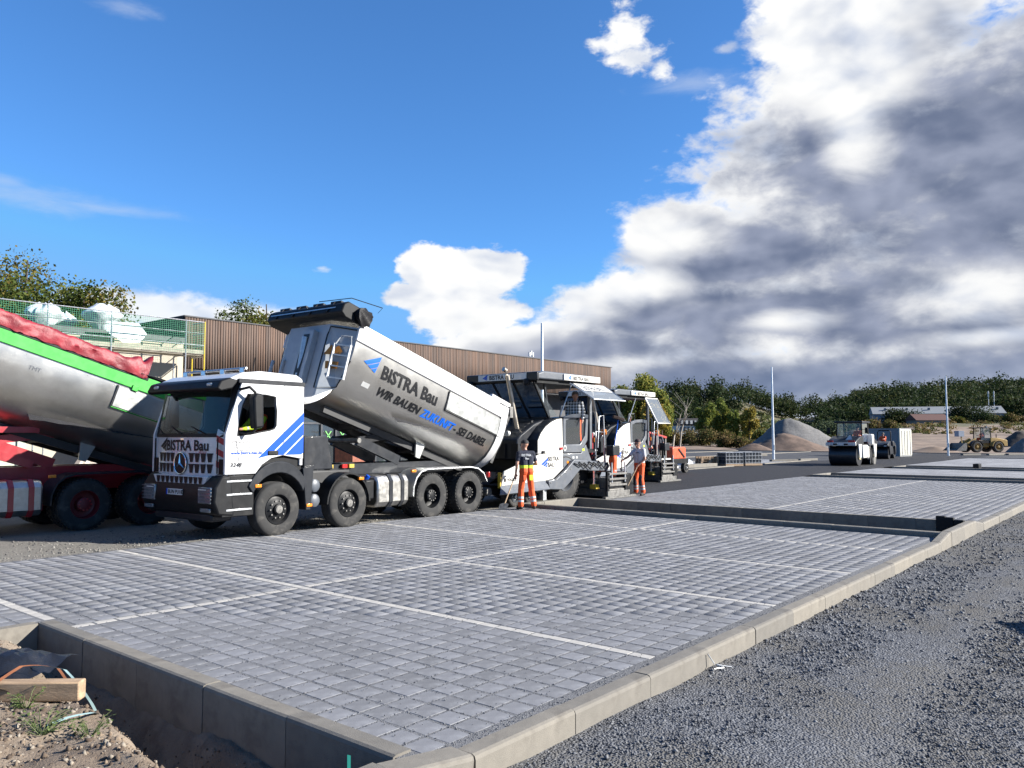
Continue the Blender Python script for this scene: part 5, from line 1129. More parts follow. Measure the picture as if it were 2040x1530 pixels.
t2 = empty('tipper_truck', (8.52, 18.45, -.03), R(180), 'red tipper lorry with raised green railed steel body and red tarpaulin', 'truck')
make_truck(t2, False); make_cab(t2, 7.05, False)
# ================================================================ road pavers
def make_paver(par):
    B = lambda *a: MB().b(*a)
    def each(f):
        for s in (1, -1): f(s)
    M_lv = mat('dark_louvre', (.012, .013, .015), .5)
    # hopper
    def hop(s):
        MB().prism([(4.02, .60), (3.88, .98), (2.36, 1.40), (1.25, 1.42), (1.25, .98), (1.75, .70), (2.1, .66)], 'y', s*1.20, s*1.27).build('hopper_wing', M_offw, par, bevel=.02)
        MB().add([(4.02, s*1.25, .62), (2.1, s*1.25, .68), (2.1, s*1.42, .44), (4.25, s*1.42, .40), (4.25, s*1.40, .38), (2.1, s*1.40, .42)], [(0, 1, 2, 3), (3, 2, 5, 4)]).build('wing_flap', M_grey, par)
        MB().add([(3.9, s*1.2, .95), (2.3, s*1.2, 1.38), (2.3, s*.5, .7), (3.8, s*.5, .55)], [(0, 1, 2, 3)]).build('hopper_inside', M_worn, par)
        B(4.02, 4.06, s*1.18, s*1.26, .55, .95).build('edge_marker', mat('dull_yellow', (.55, .38, .03), .6), par)
    each(hop)
    MB().loft([[(x, y, .62 + .3*(1 - (y/1.1)**2)*sst(4.2, 2.6, x) + .05*fr(x*4, y*4)) for y in np.linspace(-1.1, 1.1, 12)] for x in np.linspace(2.3, 4.0, 10)], caps=False, closed=False).build('hopper_load', M_asph, par, smooth=60)
    MB().cyl((4.2, -1.0, .45), (4.2, 1.0, .45), .11, 12).build('push_roller', M_worn, par); B(1.4, 4.1, -.7, .7, .35, .62).build('conveyor_frame', M_dark, par)
    # chassis and hood
    B(-.6, 2.5, -.85, .85, .45, 1.4).build('chassis', M_dark, par, bevel=.03)
    MB().prism([(2.98, 1.25), (2.98, 1.80), (2.80, 1.95), (2.2, 2.26), (1.6, 2.43), (1.2, 2.46), (1.2, 1.25)], 'y', -.95, .95).build('engine_hood', M_anth, par, bevel=.04)
    for k in range(5):
        for y0 in (-.75, .12): 
            x = 2.70 - k*.17; z = 1.99 + k*.087 - (.008 if k > 3 else 0); MB().box((x, y0 + .32, z), (.09, .58, .03), Matrix.Rotation(R(28), 3, 'Y')).build('louvre', M_lv, par)
    for y in (.45, .62): MB().cyl((2.95, y, 1.98), (3.03, y, 1.98), .075, 12).build('work_light', M_refl, par)
    def cover(s):
        MB().prism([(2.44, 1.41), (2.44, 1.78), (2.30, 1.98), (2.08, 2.17), (1.80, 2.31), (1.5, 2.40), (1.26, 2.43), (1.22, 1.41)], 'y', s*.97, s*1.24).build('side_cover', M_offw, par, bevel=.03)
        MB().prism([(2.46, 1.45), (2.46, 1.80), (2.32, 2.01), (2.09, 2.20), (1.81, 2.345), (1.5, 2.435), (1.24, 2.47), (1.24, 2.43), (1.5, 2.40), (1.8, 2.31), (2.08, 2.17), (2.30, 1.98), (2.44, 1.78), (2.44, 1.45)], 'y', s*.95, s*1.255).build('cover_edge', M_anth, par)
        MB().prism([(2.28, 1.56), (2.10, 1.85), (1.86, 2.06), (1.45, 2.18), (1.40, 1.58)], 'y', s*1.24, s*1.247).build('air_grille', mat('mesh_grille', (.55, .53, .48), .7, var=.2, vs=60), par)
        # cabin side frame with glass
        o = [(1.20, 1.42), (.30, 1.42), (-.02, 1.78), (-.08, 2.55), (.3, 2.58), (.8, 2.55), (1.20, 2.46), (1.22, 1.9)]; h = [(1.08, 1.66), (.36, 1.66), (.10, 1.93), (.05, 2.42), (.35, 2.45), (.8, 2.43), (1.08, 2.36), (1.09, 2.0)]
        MB().plate(o, h, 'y', s*1.16, s*1.24).build('side_frame', M_grey, par, bevel=.015); MB().prism(h, 'y', s*1.19, s*1.196).build('side_pane', G_clear, par)
        MB().prism([(1.22, 1.40), (.30, 1.40), (.05, 1.66), (-.25, 1.15), (-.1, .98), (.9, .98), (1.22, .9)], 'y', s*1.1, s*1.235).build('lower_panel', M_grey, par, bevel=.015)
        MB().lathe([(.085, 0), (.001, .004)], (1.14, s*1.243, 1.56), 'y', 16, cap=False).build('speed_disc', M_refl, par)
        # tow arm
        MB().prism([(2.06, .42), (2.10, .66), (1.72, .70), (1.30, .92), (.85, 1.22), (.2, 1.18), (-.95, 1.10), (-1.05, .98), (-.9, .84), (-.1, .86), (.55, .92), (1.1, .55), (1.4, .38)], 'y', s*1.27, s*1.37).build('tow_arm', M_grey, par, bevel=.02)
        wheel(par, 1.10, s*1.02, .72, .42, 'drive', s, M_grey, M_galv)
        for x in (2.55, 3.25): wheel(par, x, s*.95, .28, .30, 'steer', s, M_grey, M_galv)
        MB().cyl((-.42, s*1.2, .45), (-.42, s*1.2, 1.05), .045, 8).build('levelling_ram', M_chrome, par); B(-.52, -.30, s*1.12, s*1.32, .30, .44).build('ram_foot', MATS['dull_yellow'], par, bevel=.01)
        B(2.05, 2.2, s*1.1, s*1.25, .12, .62).build('chain_guard', M_galv, par)
    each(cover)
    text_on('BISTRA', .17, M_ink, par, lambda u, v: (2.02 - u, 1.276, 1.21 + v), bold=.003); text_on('BAU', .17, M_ink, par, lambda u, v: (2.02 - u, 1.276, 1.04 + v), bold=.003)
    stripes(par, lambda u, v: (2.32 - u, 1.276, 1.03 + v), M_blue, k=.72); text_on('VÖGELE', .10, M_anth, par, lambda u, v: (3.78 - u, 1.276, .72 + v), bold=.002); B(3.84, 3.92, 1.27, 1.278, .71, .80).build('emblem', M_anth, par)
    text_on('20', .09, M_ink, par, lambda u, v: (1.19 - u, 1.25, 1.53 + v), bold=.002)
    # platform, seats, console, rails
    B(-.55, 1.25, -1.15, 1.15, 1.40, 1.52).build('platform', M_dark, par)
    for y in (-.55, .55): B(.0, .42, y - .22, y + .22, 1.75, 1.9).b(-.08, .02, y - .22, y + .22, 1.9, 2.45).b(.1, .3, y - .1, y + .1, 1.5, 1.75).build('operator_seat', M_black, par, bevel=.04)
    B(.85, 1.15, -.8, .8, 1.95, 2.35).build('console', M_black, par, bevel=.04)
    def rail(s): MB().tube([(-.5, s*1.2, 1.5), (-.52, s*1.2, 2.62), (-.5, s*1.0, 2.68)], .024, 8).tube([(1.2, s*1.1, 2.45), (1.15, s*1.12, 2.78), (.75, s*1.12, 2.80), (.70, s*1.12, 2.5)], .02, 8).build('hand_rail', M_grey, par, smooth=50)
    each(rail)
    # canopy
    MB().prism([(2.52, 3.50), (2.50, 3.66), (2.2, 3.74), (-.4, 3.72), (-.62, 3.62), (-.62, 3.52)], 'y', -1.32, 1.30).build('canopy', M_grey, par, bevel=.04)
    B(2.45, 2.56, -1.34, 1.32, 3.46, 3.70).build('canopy_front', M_anth, par, bevel=.03); B(2.55, 2.58, -.85, .95, 3.50, 3.68).build('front_sign', M_offw, par)
    B(-.58, 1.30, 1.30, 1.345, 3.52, 3.70).build('side_sign', M_offw, par, bevel=.01)
    text_on('BISTRA BAU', .175, M_ink, par, lambda u, v: (2.585, -.42 + u, 3.53 + v), bold=.004); stripes(par, lambda u, v: (2.585, -.68 + u, 3.52 + v), M_skyb, k=.45)
    text_on('BISTRA BAU', .165, M_ink, par, lambda u, v: (.86 - u, 1.349, 3.545 + v), bold=.004); stripes(par, lambda u, v: (1.12 - u, 1.349, 3.535 + v), M_skyb, k=.42)
    for y in (-1.15, .95): MB().lathe([(.1, 0), (.1, .1), (.05, .12)], (2.5, y, 3.42), 'x', 12).build('canopy_light', M_black, par)
    B(-.5, 2.4, -1.2, 1.2, 3.40, 3.5).build('canopy_frame', M_black, par)
    def posts(s):
        MB().bar((-.38, s*1.08, 1.5), (-.38, s*1.08, 3.45), .09, .12).build('canopy_post', M_grey, par); MB().bar((1.62, s*1.02, 2.4), (1.85, s*1.02, 3.45), .06, .06).build('canopy_post', M_anth, par)
        MB().cyl((1.2, s*1.1, 2.45), (.75, s*1.2, 3.42), .02, 6).build('gas_strut', M_galv, par)
        MB().add([(1.7, s*1.06, 2.48), (2.4, s*1.14, 3.4), (1.3, s*1.08, 2.5)], [(0, 1, 2)]).build('side_screen', G_clear, par)
    each(posts)
    MB().add([(1.62, -1.02, 2.42), (1.62, 1.02, 2.42), (2.45, 1.12, 3.42), (2.45, -1.12, 3.42)], [(0, 1, 2, 3)]).build('front_screen', G_clear, par)
    for y in (-1.02, -.35, .35, 1.02): MB().bar((1.62, y, 2.42), (2.45, y*1.1, 3.42), .05, .05).build('screen_bar', M_black, par)
    MB().bar((1.62, -1.05, 2.42), (1.62, 1.05, 2.42), .06, .06).build('screen_bar', M_black, par)
    # exhaust
    MB().tube([(2.40, .52, 1.95), (2.62, .52, 2.7), (2.86, .50, 3.62), (2.93, .50, 3.74), (3.03, .50, 3.78)], .062, 12).build('exhaust_pipe', mat('heat_stained_pipe', (.50, .45, .38), .35, .9, var=.2, vs=5), par, smooth=50)
    # screed
    B(-1.55, -.62, -1.75, 1.62, .06, .30).build('screed', M_worn, par, bevel=.02); B(-1.5, -.7, -1.7, 1.58, .30, .62).build('screed_body', M_worn, par, bevel=.02)
    for z in (.40, .60, .80): B(-1.78, -1.52, -1.7, 1.55, z - .04, z).build('screed_step', M_worn, par, bevel=.006)
    B(-1.70, -.45, 1.62, 1.68, .04, .24).build('end_gate', M_worn, par, bevel=.01); B(-1.95, -.2, 1.64, 1.76, .03, .09).build('gate_ski', M_worn, par)
    for z in (.42, .60, .76): B(-1.50, -.52, 1.55, 1.70, z - .03, z + .03).build('side_step', M_worn, par, bevel=.006)
    for x in (-.50, -1.52): B(x - .035, x + .035, 1.58, 1.66, .1, .82).build('step_post', M_dark, par)
    B(-1.95, -1.58, 1.25, 1.60, .06, .74).build('rubber_box', M_black, par, bevel=.03)
    for x in (-.7, -1.45): MB().cyl((x, 1.66, .5), (x, 1.66, 1.1), .025, 8).build('gate_spindle', M_galv, par)
    B(-1.25, -.85, 1.35, 1.62, 1.30, 1.62).build('control_box', M_anth, par, bevel=.03); MB().cyl((-1.05, 1.5, .8), (-1.05, 1.5, 1.32), .03, 8).build('control_post', M_dark, par)
    for k in range(7): MB().tube([(-.55 - .07*k, 1.28 - .06*k, .62 + .03*k), (-.7 - .1*k, 1.35 - .05*k, .95 + .04*(k % 3)), (-.95, 1.3 - .05*k, .80)], .016, 6).build('hose', M_ink, par, smooth=50)
    B(-.62, -.52, .55, 1.05, 1.2, 2.0).build('red_panel', mat('dark_red_panel', (.30, .02, .03), .4), par, bevel=.01); B(-.68, -.6, 1.0, 1.1, 1.72, 1.86).build('tail_light', M_amber, par)
    MB().tube([(-.7, 1.05, 1.2), (-.72, 1.08, 2.05), (-1.25, 1.08, 2.02), (-1.3, 1.08, 1.1)], .018, 8).build('step_rail', M_galv, par, smooth=50)
    MB().cyl((-1.45, .9, .8), (-1.45, .9, 1.95), .022, 8).build('beacon_post', M_offw, par); MB().lathe([(.09, 0), (.1, .05), (.09, .16), (.03, .2)], (-1.45, .9, 1.95), 'z', 14).build('beacon', M_amber, par, smooth=50)
    B(-1.05, -.62, .2, 1.0, .62, 1.15).build('heater_box', M_dark, par, bevel=.02); B(-1.5, -1.0, -1.2, .2, .62, 1.0).build('screed_cabinet', M_grey, par, bevel=.02)
def paver_clutter(par):
    rd = random.Random(4)
    for k in range(6): MB().tube([(.9 - .25*k, 1.40, 1.12 + .03*(k % 2)), (.6 - .25*k, 1.43, 1.02 - .05*(k % 3)), (.35 - .25*k, 1.39, 1.10)], .018, 6).build('hydraulic_hose', M_ink, par, smooth=50)
    for x, z, m in ((1.0, 1.15, M_amber), (.55, 1.28, M_refl), (.72, 1.28, M_refl), (3.1, .82, M_ink), (1.36, 1.55, M_lred), (2.2, 1.46, M_ink), (.2, 1.5, M_yell)): MB().b(x - .05, x + .05, 1.235, 1.283 if x > 1.3 else 1.243, z - .035, z + .035).build('sticker', m, par)
    for x in (1.3, 1.5, 1.7, 1.9, 2.1, 2.6, 3.0, 3.4): MB().lathe([(.018, 0), (.018, .008), (.001, .010)], (x, 1.27, 1.36 if x < 2.3 else 1.36 - (x - 2.3)*.27), 'y', 8).build('bolt', M_galv, par)
    for x in np.linspace(2.0, .3, 8): MB().lathe([(.02, 0), (.02, .01), (.001, .012)], (x, 1.37, .60 + (2.0 - x)*.36 if x > .8 else 1.06), 'y', 8).build('bolt', M_worn, par)
    MB().tube([(-.60, 1.22, 1.55), (-.66, 1.24, 2.5), (-.9, 1.24, 2.55), (-.98, 1.24, 1.1)], .02, 8).build('ladder_rail', M_galv, par, smooth=50)
    for z in (.55, .8, 1.05, 1.3): MB().b(-.72, -.52, .75, 1.22, z - .015, z + .015).build('ladder_tread', M_worn, par)
    for y in (-1.1, -.55, 0, .55): MB().cyl((-1.5, y, .8), (-1.5, y, 1.45), .02, 6).build('screed_post', M_galv, par)
    MB().cyl((-1.5, -1.1, 1.45), (-1.5, .6, 1.45), .02, 6).build('screed_rail', M_galv, par)
    MB().b(-.95, -.6, 1.0, 1.3, .82, 1.12).build('gas_bottle_box', M_ored, par, bevel=.02); MB().lathe([(.1, 0), (.12, .05), (.12, .35), (.05, .42)], (-.85, .4, 1.16), 'z', 12).build('gas_bottle', M_red, par, smooth=50)
    MB().b(2.44, 2.47, -.6, .6, 1.45, 1.75).build('front_grille', M_ink, par); MB().tube([(2.9, -.5, 1.98), (2.95, -.5, 2.3), (2.85, -.5, 2.4)], .02, 6).build('lamp_bracket', M_dark, par)
    for y in (-.9, -.45, 0, .45, .9): MB().b(3.0, 3.03, y - .12, y + .12, 1.3, 1.7).build('cooler_slot', M_ink, par)
    for s in (-1, 1): MB().b(1.3, 2.3, s*1.265, s*1.272, .985, 1.0).build('panel_gap', M_ink, par); MB().b(1.27, 1.285, s*1.235, s*1.275, 1.0, 1.4).build('panel_gap', M_ink, par)
_mp = make_paver
def make_paver(par): _mp(par); paver_clutter(par)
pv1 = empty('road_paver', (20.0, 14.85, -.02), R(180), 'white and grey road paver with raised side screen taking asphalt from the tipping lorry', 'road paver', 'road pavers laying asphalt')
make_paver(pv1)
pv2 = copy_tree(pv1); pv2.location = (28.7, 17.85, -.02); pv2['label'] = 'second white and grey road paver with lowered clear side screen behind the first one'
G_film = glass('screen_film', (.84, .88, .93), .62, .1, (.24, .28, .34))
f = MB(); f.add([(1.05, 1.36, 3.44), (-.75, 1.36, 3.44), (-.75, 2.12, 2.96), (.95, 2.12, 2.96)], [(0, 1, 2, 3)]); f.build('raised_screen', G_film, pv1)
MB().tube([(1.05, 1.36, 3.44), (.95, 2.12, 2.96), (-.75, 2.12, 2.96), (-.75, 1.36, 3.44)], .02, 6).build('screen_frame', M_galv, pv1)
MB().add([(.9, 1.37, 3.45), (-.7, 1.37, 3.45), (-.7, 1.72, 3.228), (.85, 1.72, 3.228)], [(0, 1, 2, 3)]).build('screen_print', M_offw, pv1); text_on('BISTRA BAU', .2, M_grey, pv1, lambda u, v: (.72 - u, 1.42 + .28*(1 - v/.2), 3.432 - .17*(1 - v/.2)), bold=.002)
f = MB(); f.add([(.25, 1.34, 3.44), (-.72, 1.34, 3.44), (-1.15, 1.70, 2.42), (-.10, 1.70, 2.42)], [(0, 1, 2, 3)]); f.build('lowered_screen', G_film, pv2)
MB().tube([(.25, 1.34, 3.44), (-.10, 1.70, 2.42), (-1.15, 1.70, 2.42), (-.72, 1.34, 3.44), (.25, 1.34, 3.44)], .035, 6).build('screen_frame', M_offw, pv2)
# hanging jacket, bucket cloth
jk = empty('work_jacket', (21.0, 13.32, 0), R(120), 'orange hi-vis jacket hanging over the rail of the paver screed', 'jacket')
MB().loft([[(w*math.cos(a)*(1 + .2*math.sin(3*a + z*7)), .10*math.sin(a)*(1 + .2*math.cos(4*a)), z) for a in np.linspace(0, 2*math.pi, 17)[:-1]] for z, w in ((1.30, .05), (1.27, .12), (1.12, .13), (.95, .10), (.78, .085), (.66, .05))]).build('jacket_body', M_oran, jk, smooth=70); MB().loft([[(.102*math.cos(a), .10*math.sin(a), z) for a in np.linspace(0, 2*math.pi, 13)[:-1]] for z in (.80, .85)]).build('reflective_band', M_refl, jk, smooth=70)
# orange service cart and red hood behind the second paver
oc = empty('service_cart', (36.9, 20.0, 0), R(180), 'orange box cart with black base parked behind the second paver', 'cart')
MB().prism([(-.72, .72), (.72, .72), (.70, 1.26), (.62, 1.32), (-.62, 1.32), (-.70, 1.24)], 'y', -.55, .55).build('box_body', M_ored, oc, bevel=.04); MB().b(-.9, .9, -.6, .6, .48, .73).build('base_frame', M_black, oc, bevel=.02)
for x in (-.55, .55):
    for s in (-1, 1): wheel(oc, x, s*.55, .26, .2, 'steer', s, M_dark, M_galv)
MB().bar((.1, .57, 1.22), (-.5, .57, .8), .04, .08).build('strut', M_anth, oc); MB().b(.9, 1.5, -.06, .06, .5, .58).build('draw_bar', M_dark, oc)
rh = empty('red_hood_machine', (33.2, 19.6, 0), R(180), 'dark machine under a sloping red hood between second paver and orange cart', 'machine')
MB().prism([(-1.2, 1.75), (1.2, 2.12), (1.2, 2.2), (-1.25, 1.86)], 'y', -.8, .8).build('hood', mat('dark_red_hood', (.42, .04, .03), .45), rh, bevel=.02); MB().b(-.9, .9, -.6, .6, .35, 1.35).build('engine_box', M_black, rh, bevel=.05); MB().b(-1.2, -1.1, -.78, .78, .4, 1.8).build('end_plate', M_worn, rh)
for x in (-1.0, 1.0):
    for s in (-1, 1): MB().bar((x, s*.7, .4), (x, s*.7, 1.85 + .15*(x > 0)), .06, .06).build('hood_post', M_dark, rh)
for s in (-1, 1): MB().b(-1.1, 1.1, s*.5, s*.8, .02, .42).build('track', M_rubd, rh, bevel=.1)
MB().b(-1.4, .4, .82, 1.3, .35, .45).b(-1.4, .4, .82, .9, .75, .82).build('side_step', M_offw, rh)
# ================================================================ rollers
def make_roller(par, small=False):
    k = .78 if small else 1.0; hw = .84*k; body = M_anth if small else M_offw
    for x in (1.62*k, -1.62*k):
        d = MB().cyl((x, -hw, .62*k), (x, hw, .62*k), .62*k, 36).build('drum', mat('oiled_drum', (.035, .036, .04), .35, .5, var=.2), par, smooth=40)
        for s in (-1, 1):
            MB().cyl((x, s*(hw - .02), .62*k), (x, s*(hw + .07), .62*k), .24*k, 16).build('drum_hub', mat('cream_yellow', (.60, .50, .30), .5) if not small else M_anth, d)
            MB().prism([(x - .16*k, .5*k), (x + .16*k, .5*k), (x + .34*k, 1.36*k), (x - .34*k, 1.36*k)], 'y', s*(hw + .03), s*(hw + .11)).build('fork', body, par, bevel=.02)
    for sx in (1, -1):
        MB().prism([(.62*k*sx, 1.28*k), (2.42*k*sx, 1.28*k), (2.46*k*sx, 1.48*k), (2.1*k*sx, 1.62*k), (1.3*k*sx, 1.86*k), (.7*k*sx, 1.86*k)], 'y', -hw*1.05, hw*1.05).build('hood', M_anth, par, bevel=.06)
    MB().b(2.40*k, 2.52*k, -hw*1.1, hw*1.1, 1.26*k, 1.46*k).build('front_beam', M_offw if not small else M_anth, par, bevel=.03)
    for s in (-1, 1):
        for y in (.25, .62): MB().b(2.515*k, 2.54*k, s*hw*y, s*hw*(y + .28), 1.31*k, 1.41*k).build('headlight', M_ink if y < .5 else M_refl, par)
        MB().b(2.45*k, 2.47*k, s*hw*.55, s*hw*1.0, 1.5*k, 1.6*k).build('warning_plate', mat('warning_red', (.5, .03, .03), .5) if not small else M_dark, par)
        MB().b(-.75*k, .75*k, s*hw*.6, s*hw*1.02, .45*k, 1.3*k).build('side_frame', body, par, bevel=.06); MB().b(-.3*k, .3*k, s*hw*1.02, s*(hw*1.02 + .12), .4*k, .48*k).build('step', M_anth, par)
    MB().b(-.8*k, .8*k, -hw*.9, hw*.9, .55*k, 1.25*k).build('centre_frame', M_dark, par, bevel=.05); MB().b(-.9*k, .9*k, -hw*.95, hw*.95, 1.25*k, 1.36*k).build('platform', M_dark, par)
    if not small:
        for x in (-.72, .72):
            for s in (-1, 1): MB().bar((x, s*.80, 1.36), (x*.92, s*.76, 2.72), .06, .06).build('cab_post', M_black, par)
        MB().b(-.85, .90, -.9, .9, 2.70, 2.82).build('cab_roof', M_anth, par, bevel=.05)
        for s in (-1, 1): MB().add([(-.70, s*.79, 1.5), (.70, s*.79, 1.5), (.66, s*.76, 2.68), (-.66, s*.76, 2.68)], [(0, 1, 2, 3)]).build('side_pane', G_clear, par)
        for x in (-.73, .73): MB().add([(x, -.78, 1.5), (x, .78, 1.5), (x*.93, .75, 2.68), (x*.93, -.75, 2.68)], [(0, 1, 2, 3)]).build('end_pane', G_clear, par)
        for s in (-1, 1): MB().bar((.8, s*.8, 2.3), (1.1, s*1.15, 2.3), .03, .03).build('mirror_arm', M_black, par); MB().b(1.05, 1.12, s*1.08, s*1.26, 2.05, 2.42).build('mirror', M_black, par, bevel=.02)
        MB().add([(1.55, .2, 1.85), (2.2, .1, 1.5), (2.0, .62, 1.55), (1.8, .4, 1.95)], [(0, 1, 3), (1, 2, 3)]).build('white_rag', M_refl, par)
        MB().cyl((-.2, 1.0, .1), (-.2, 1.0, 1.3), .04, 8).build('edge_cutter', M_worn, par); MB().lathe([(.28, 0), (.28, .03)], (-1.1, 1.0, .3), 'y', 20).build('cutter_wheel', M_worn, par)
        MB().b(-.9, -.4, .75, 1.1, 1.3, 2.0).build('water_tank', M_offw, par, bevel=.08)
    else:
        MB().tube([(-.55, -.5, 1.0), (-.6, -.5, 2.2), (-.6, -.4, 2.32), (-.6, .4, 2.32), (-.6, .5, 2.2), (-.55, .5, 1.0)], .045, 8).build('roll_bar', M_black, par, smooth=50)
    MB().b(-.35*k, .05*k, -.25, .25, 1.36*k, 1.62*k).b(-.42*k, -.34*k, -.25, .25, 1.6*k, 2.0*k).build('seat', M_black, par, bevel=.04)
    MB().cyl((.35*k, 0, 1.36*k), (.30*k, 0, 1.85*k), .04, 8).build('steering_column', M_black, par)
x, y = PX(1697, 52.3); rl1 = empty('tandem_roller', (x, y, 0), R(180), 'white tandem roller with glazed cab on the fresh asphalt', 'roller'); make_roller(rl1)
x, y = PX(1757, 66.5); rl2 = empty('small_roller', (x, y, 0), R(185), 'small dark tandem roller with roll bar in front of the container', 'roller'); make_roller(rl2, True)
# ================================================================ wheel loader
M_lyel = mat('dusty_loader_yellow', (.42, .27, .07), .7, var=.15, dirt=(.26, .18, .11, .7), dirt_s=1.5)
x, y = PX(1952, 98); wl = empty('wheel_loader', (x, y, tz(x, y) + .2), YAW + R(90) + .12, 'dusty yellow wheel loader with bucket lowered working by the gravel heap', 'wheel loader')
for wx in (1.4, -1.4):
    for s in (-1, 1): wheel(wl, wx, s*.98, .66, .48, 'loader', s, M_lyel, M_dark)
    for s in (-1, 1):
        a = np.linspace(.1, math.pi - .1, 11); MB().prism([(wx + .82*math.cos(t), .66 + .80*math.sin(t)) for t in a] + [(wx + .76*math.cos(t), .66 + .74*math.sin(t)) for t in a[::-1]], 'y', s*.72, s*1.24).build('fender', M_dark if wx > 0 else M_lyel, wl)
MB().prism([(-2.95, .75), (-.7, .75), (-.7, 1.75), (-1.6, 1.75), (-2.9, 1.5)], 'y', -.75, .75).build('engine_hood', M_lyel, wl, bevel=.06); MB().b(-3.02, -2.92, -.7, .7, .8, 1.4).build('rear_grille', M_dark, wl)
MB().b(-.7, 2.1, -.5, .5, .6, 1.1).build('front_frame', M_lyel, wl, bevel=.04); MB().b(-1.0, .6, -.7, .7, 1.1, 1.4).build('cab_floor', M_dark, wl)
for x in (-.85, .5):
    for s in (-1, 1): MB().bar((x, s*.66, 1.4), (x*.9, s*.62, 2.92), .08, .08).build('cab_post', M_black, wl)
MB().b(-.95, .65, -.75, .75, 2.9, 3.02).build('cab_roof', M_anth, wl, bevel=.04)
for s in (-1, 1):
    MB().add([(-.83, s*.66, 1.45), (.5, s*.66, 1.45), (.45, s*.62, 2.9), (-.76, s*.62, 2.9)], [(0, 1, 2, 3)]).build('side_pane', G_clear, wl)
    MB().prism([(.9, 1.45), (1.2, 1.75), (2.6, .95), (3.1, .62), (3.0, .45), (2.4, .7)], 'y', s*.45, s*.58).build('lift_arm', M_lyel, wl, bevel=.02); MB().cyl((.9, s*.4, .9), (2.2, s*.5, 1.0), .07, 8).build('lift_ram', M_chrome, wl)
bk = empty('bucket', (3.3, 0, .18), parent=wl)
MB().prism([(-.35, 0), (.9, .0), (.95, .05), (-.2, .2), (-.3, .95), (-.5, .95), (-.5, .3)], 'y', -1.25, 1.25).build('bucket_shell', M_worn, bk)
for s in (-1, 1): MB().prism([(-.4, .02), (.9, .02), (-.25, .95), (-.5, .95)], 'y', s*1.2, s*1.26).build('bucket_side', M_worn, bk)
MB().b(-.1, .6, -.4, .4, 1.35, 2.05).build('raised_plate', mat('pale_blue_plate', (.35, .40, .47), .5), wl, loc=(2.6, 0, .55)); MB().bar((2.7, .3, .7), (2.85, .3, 2.0), .08, .12).build('plate_arm', M_lyel, wl); MB().cyl((-1.8, .3, 1.7), (-1.8, .3, 2.2), .05, 8).build('exhaust', M_dark, wl); MB().lathe([(.08, 0), (.08, .1), (.03, .14)], (-.5, .4, 3.02), 'z', 10).build('beacon', M_refl, wl)
MB().b(-.2, .25, -.28, .28, 1.5, 1.75).b(-.3, -.18, -.28, .28, 1.75, 2.35).build('seat', M_black, wl)
# ================================================================ pallets and crates
def pallet(name, loc, rz, label, n=1, group=None):
    e = empty(name, loc, rz, label, 'pallet', group)
    for k in range(n):
        z = k*.145; ox, oy = random.uniform(-.03, .03), random.uniform(-.03, .03)
        for i in range(5): MB().b(-.6 + ox, .6 + ox, -.4 + i*.175 + oy, -.3 + i*.175 + oy, z + .122, z + .144).build('board', M_wood, e)
        for i in range(3):
            for j in range(3): MB().b(-.6 + i*.53 + ox, -.46 + i*.53 + ox, -.4 + j*.35 + oy, -.3 + j*.35 + oy, z + .022, z + .122).build('block', M_wood, e)
        for j in range(3): MB().b(-.6 + ox, .6 + ox, -.4 + j*.35 + oy, -.3 + j*.35 + oy, z, z + .022).build('runner', M_wood, e)
    return e
x, y = PX(1407, 50.3); pallet('pallet_stack', (x, y, .02), YAW - R(90) + .25, 'stack of brown wooden pallets next to the mesh crates', 4)
M_mesh = mat('dark_blue_block', (.035, .045, .06), .7, var=.3, vs=5)
for i, (px, D) in enumerate(((1452, 50.2), (1490, 51.2))):
    x, y = PX(px, D); e = empty('mesh_crate', (x, y, .02), YAW - R(90) + .3, ['wire mesh crate of dark drainage blocks next to the pallets', 'wire mesh crate of dark drainage blocks nearest the lamp post'][i], 'crate', 'mesh crates on the paved island')
    MB().b(-.62, .62, -.55, .55, .0, .12).build('pallet_base', M_wood, e)
    for a in range(5):
        for b in range(3): MB().b(-.58 + a*.235, -.58 + a*.235 + .2, -.5 + b*.34, -.5 + b*.34 + .31, .12, .80).build('drainage_block', M_mesh, e)
    for a in range(6):
        for s in (-1, 1): MB().cyl((-.6 + a*.24, s*.54, .12), (-.6 + a*.24, s*.54, .84), .012, 5).build('wire', M_galv, e)
    for z in (.15, .38, .60, .83):
        for s in (-1, 1): MB().cyl((-.6, s*.54, z), (.6, s*.54, z), .012, 5).build('wire', M_galv, e); MB().cyl((s*.6, -.54, z), (s*.6, .54, z), .012, 5).build('wire', M_galv, e)
x, y = PX(1392, 48.0); MB().box((0, 0, .1), (3.2, .5, .2)).build('kerb_stack', M_kerb, None, bevel=.01, loc=(x, y, .02), rot=(0, 0, -.1)); tag(C.objects['kerb_stack'], 'pale kerb stones laid flat before the pallet stack', 'kerb stones')
x, y = PX(1425, 47); MB().loft([[(r*math.cos(a)*(1 + .2*math.sin(5*a)), r*.7*math.sin(a), z + .05*math.sin(4*a)) for a in np.linspace(0, 2*math.pi, 15)[:-1]] for z, r in ((0, .7), (.2, .6), (.35, .35), (.42, .08))]).build('crumpled_sheet', M_bag, None, smooth=70, loc=(*PX(1362, 52), .02)); tag(C.objects['crumpled_sheet'], 'crumpled white plastic sheet lying beside the orange cart', 'plastic sheet')
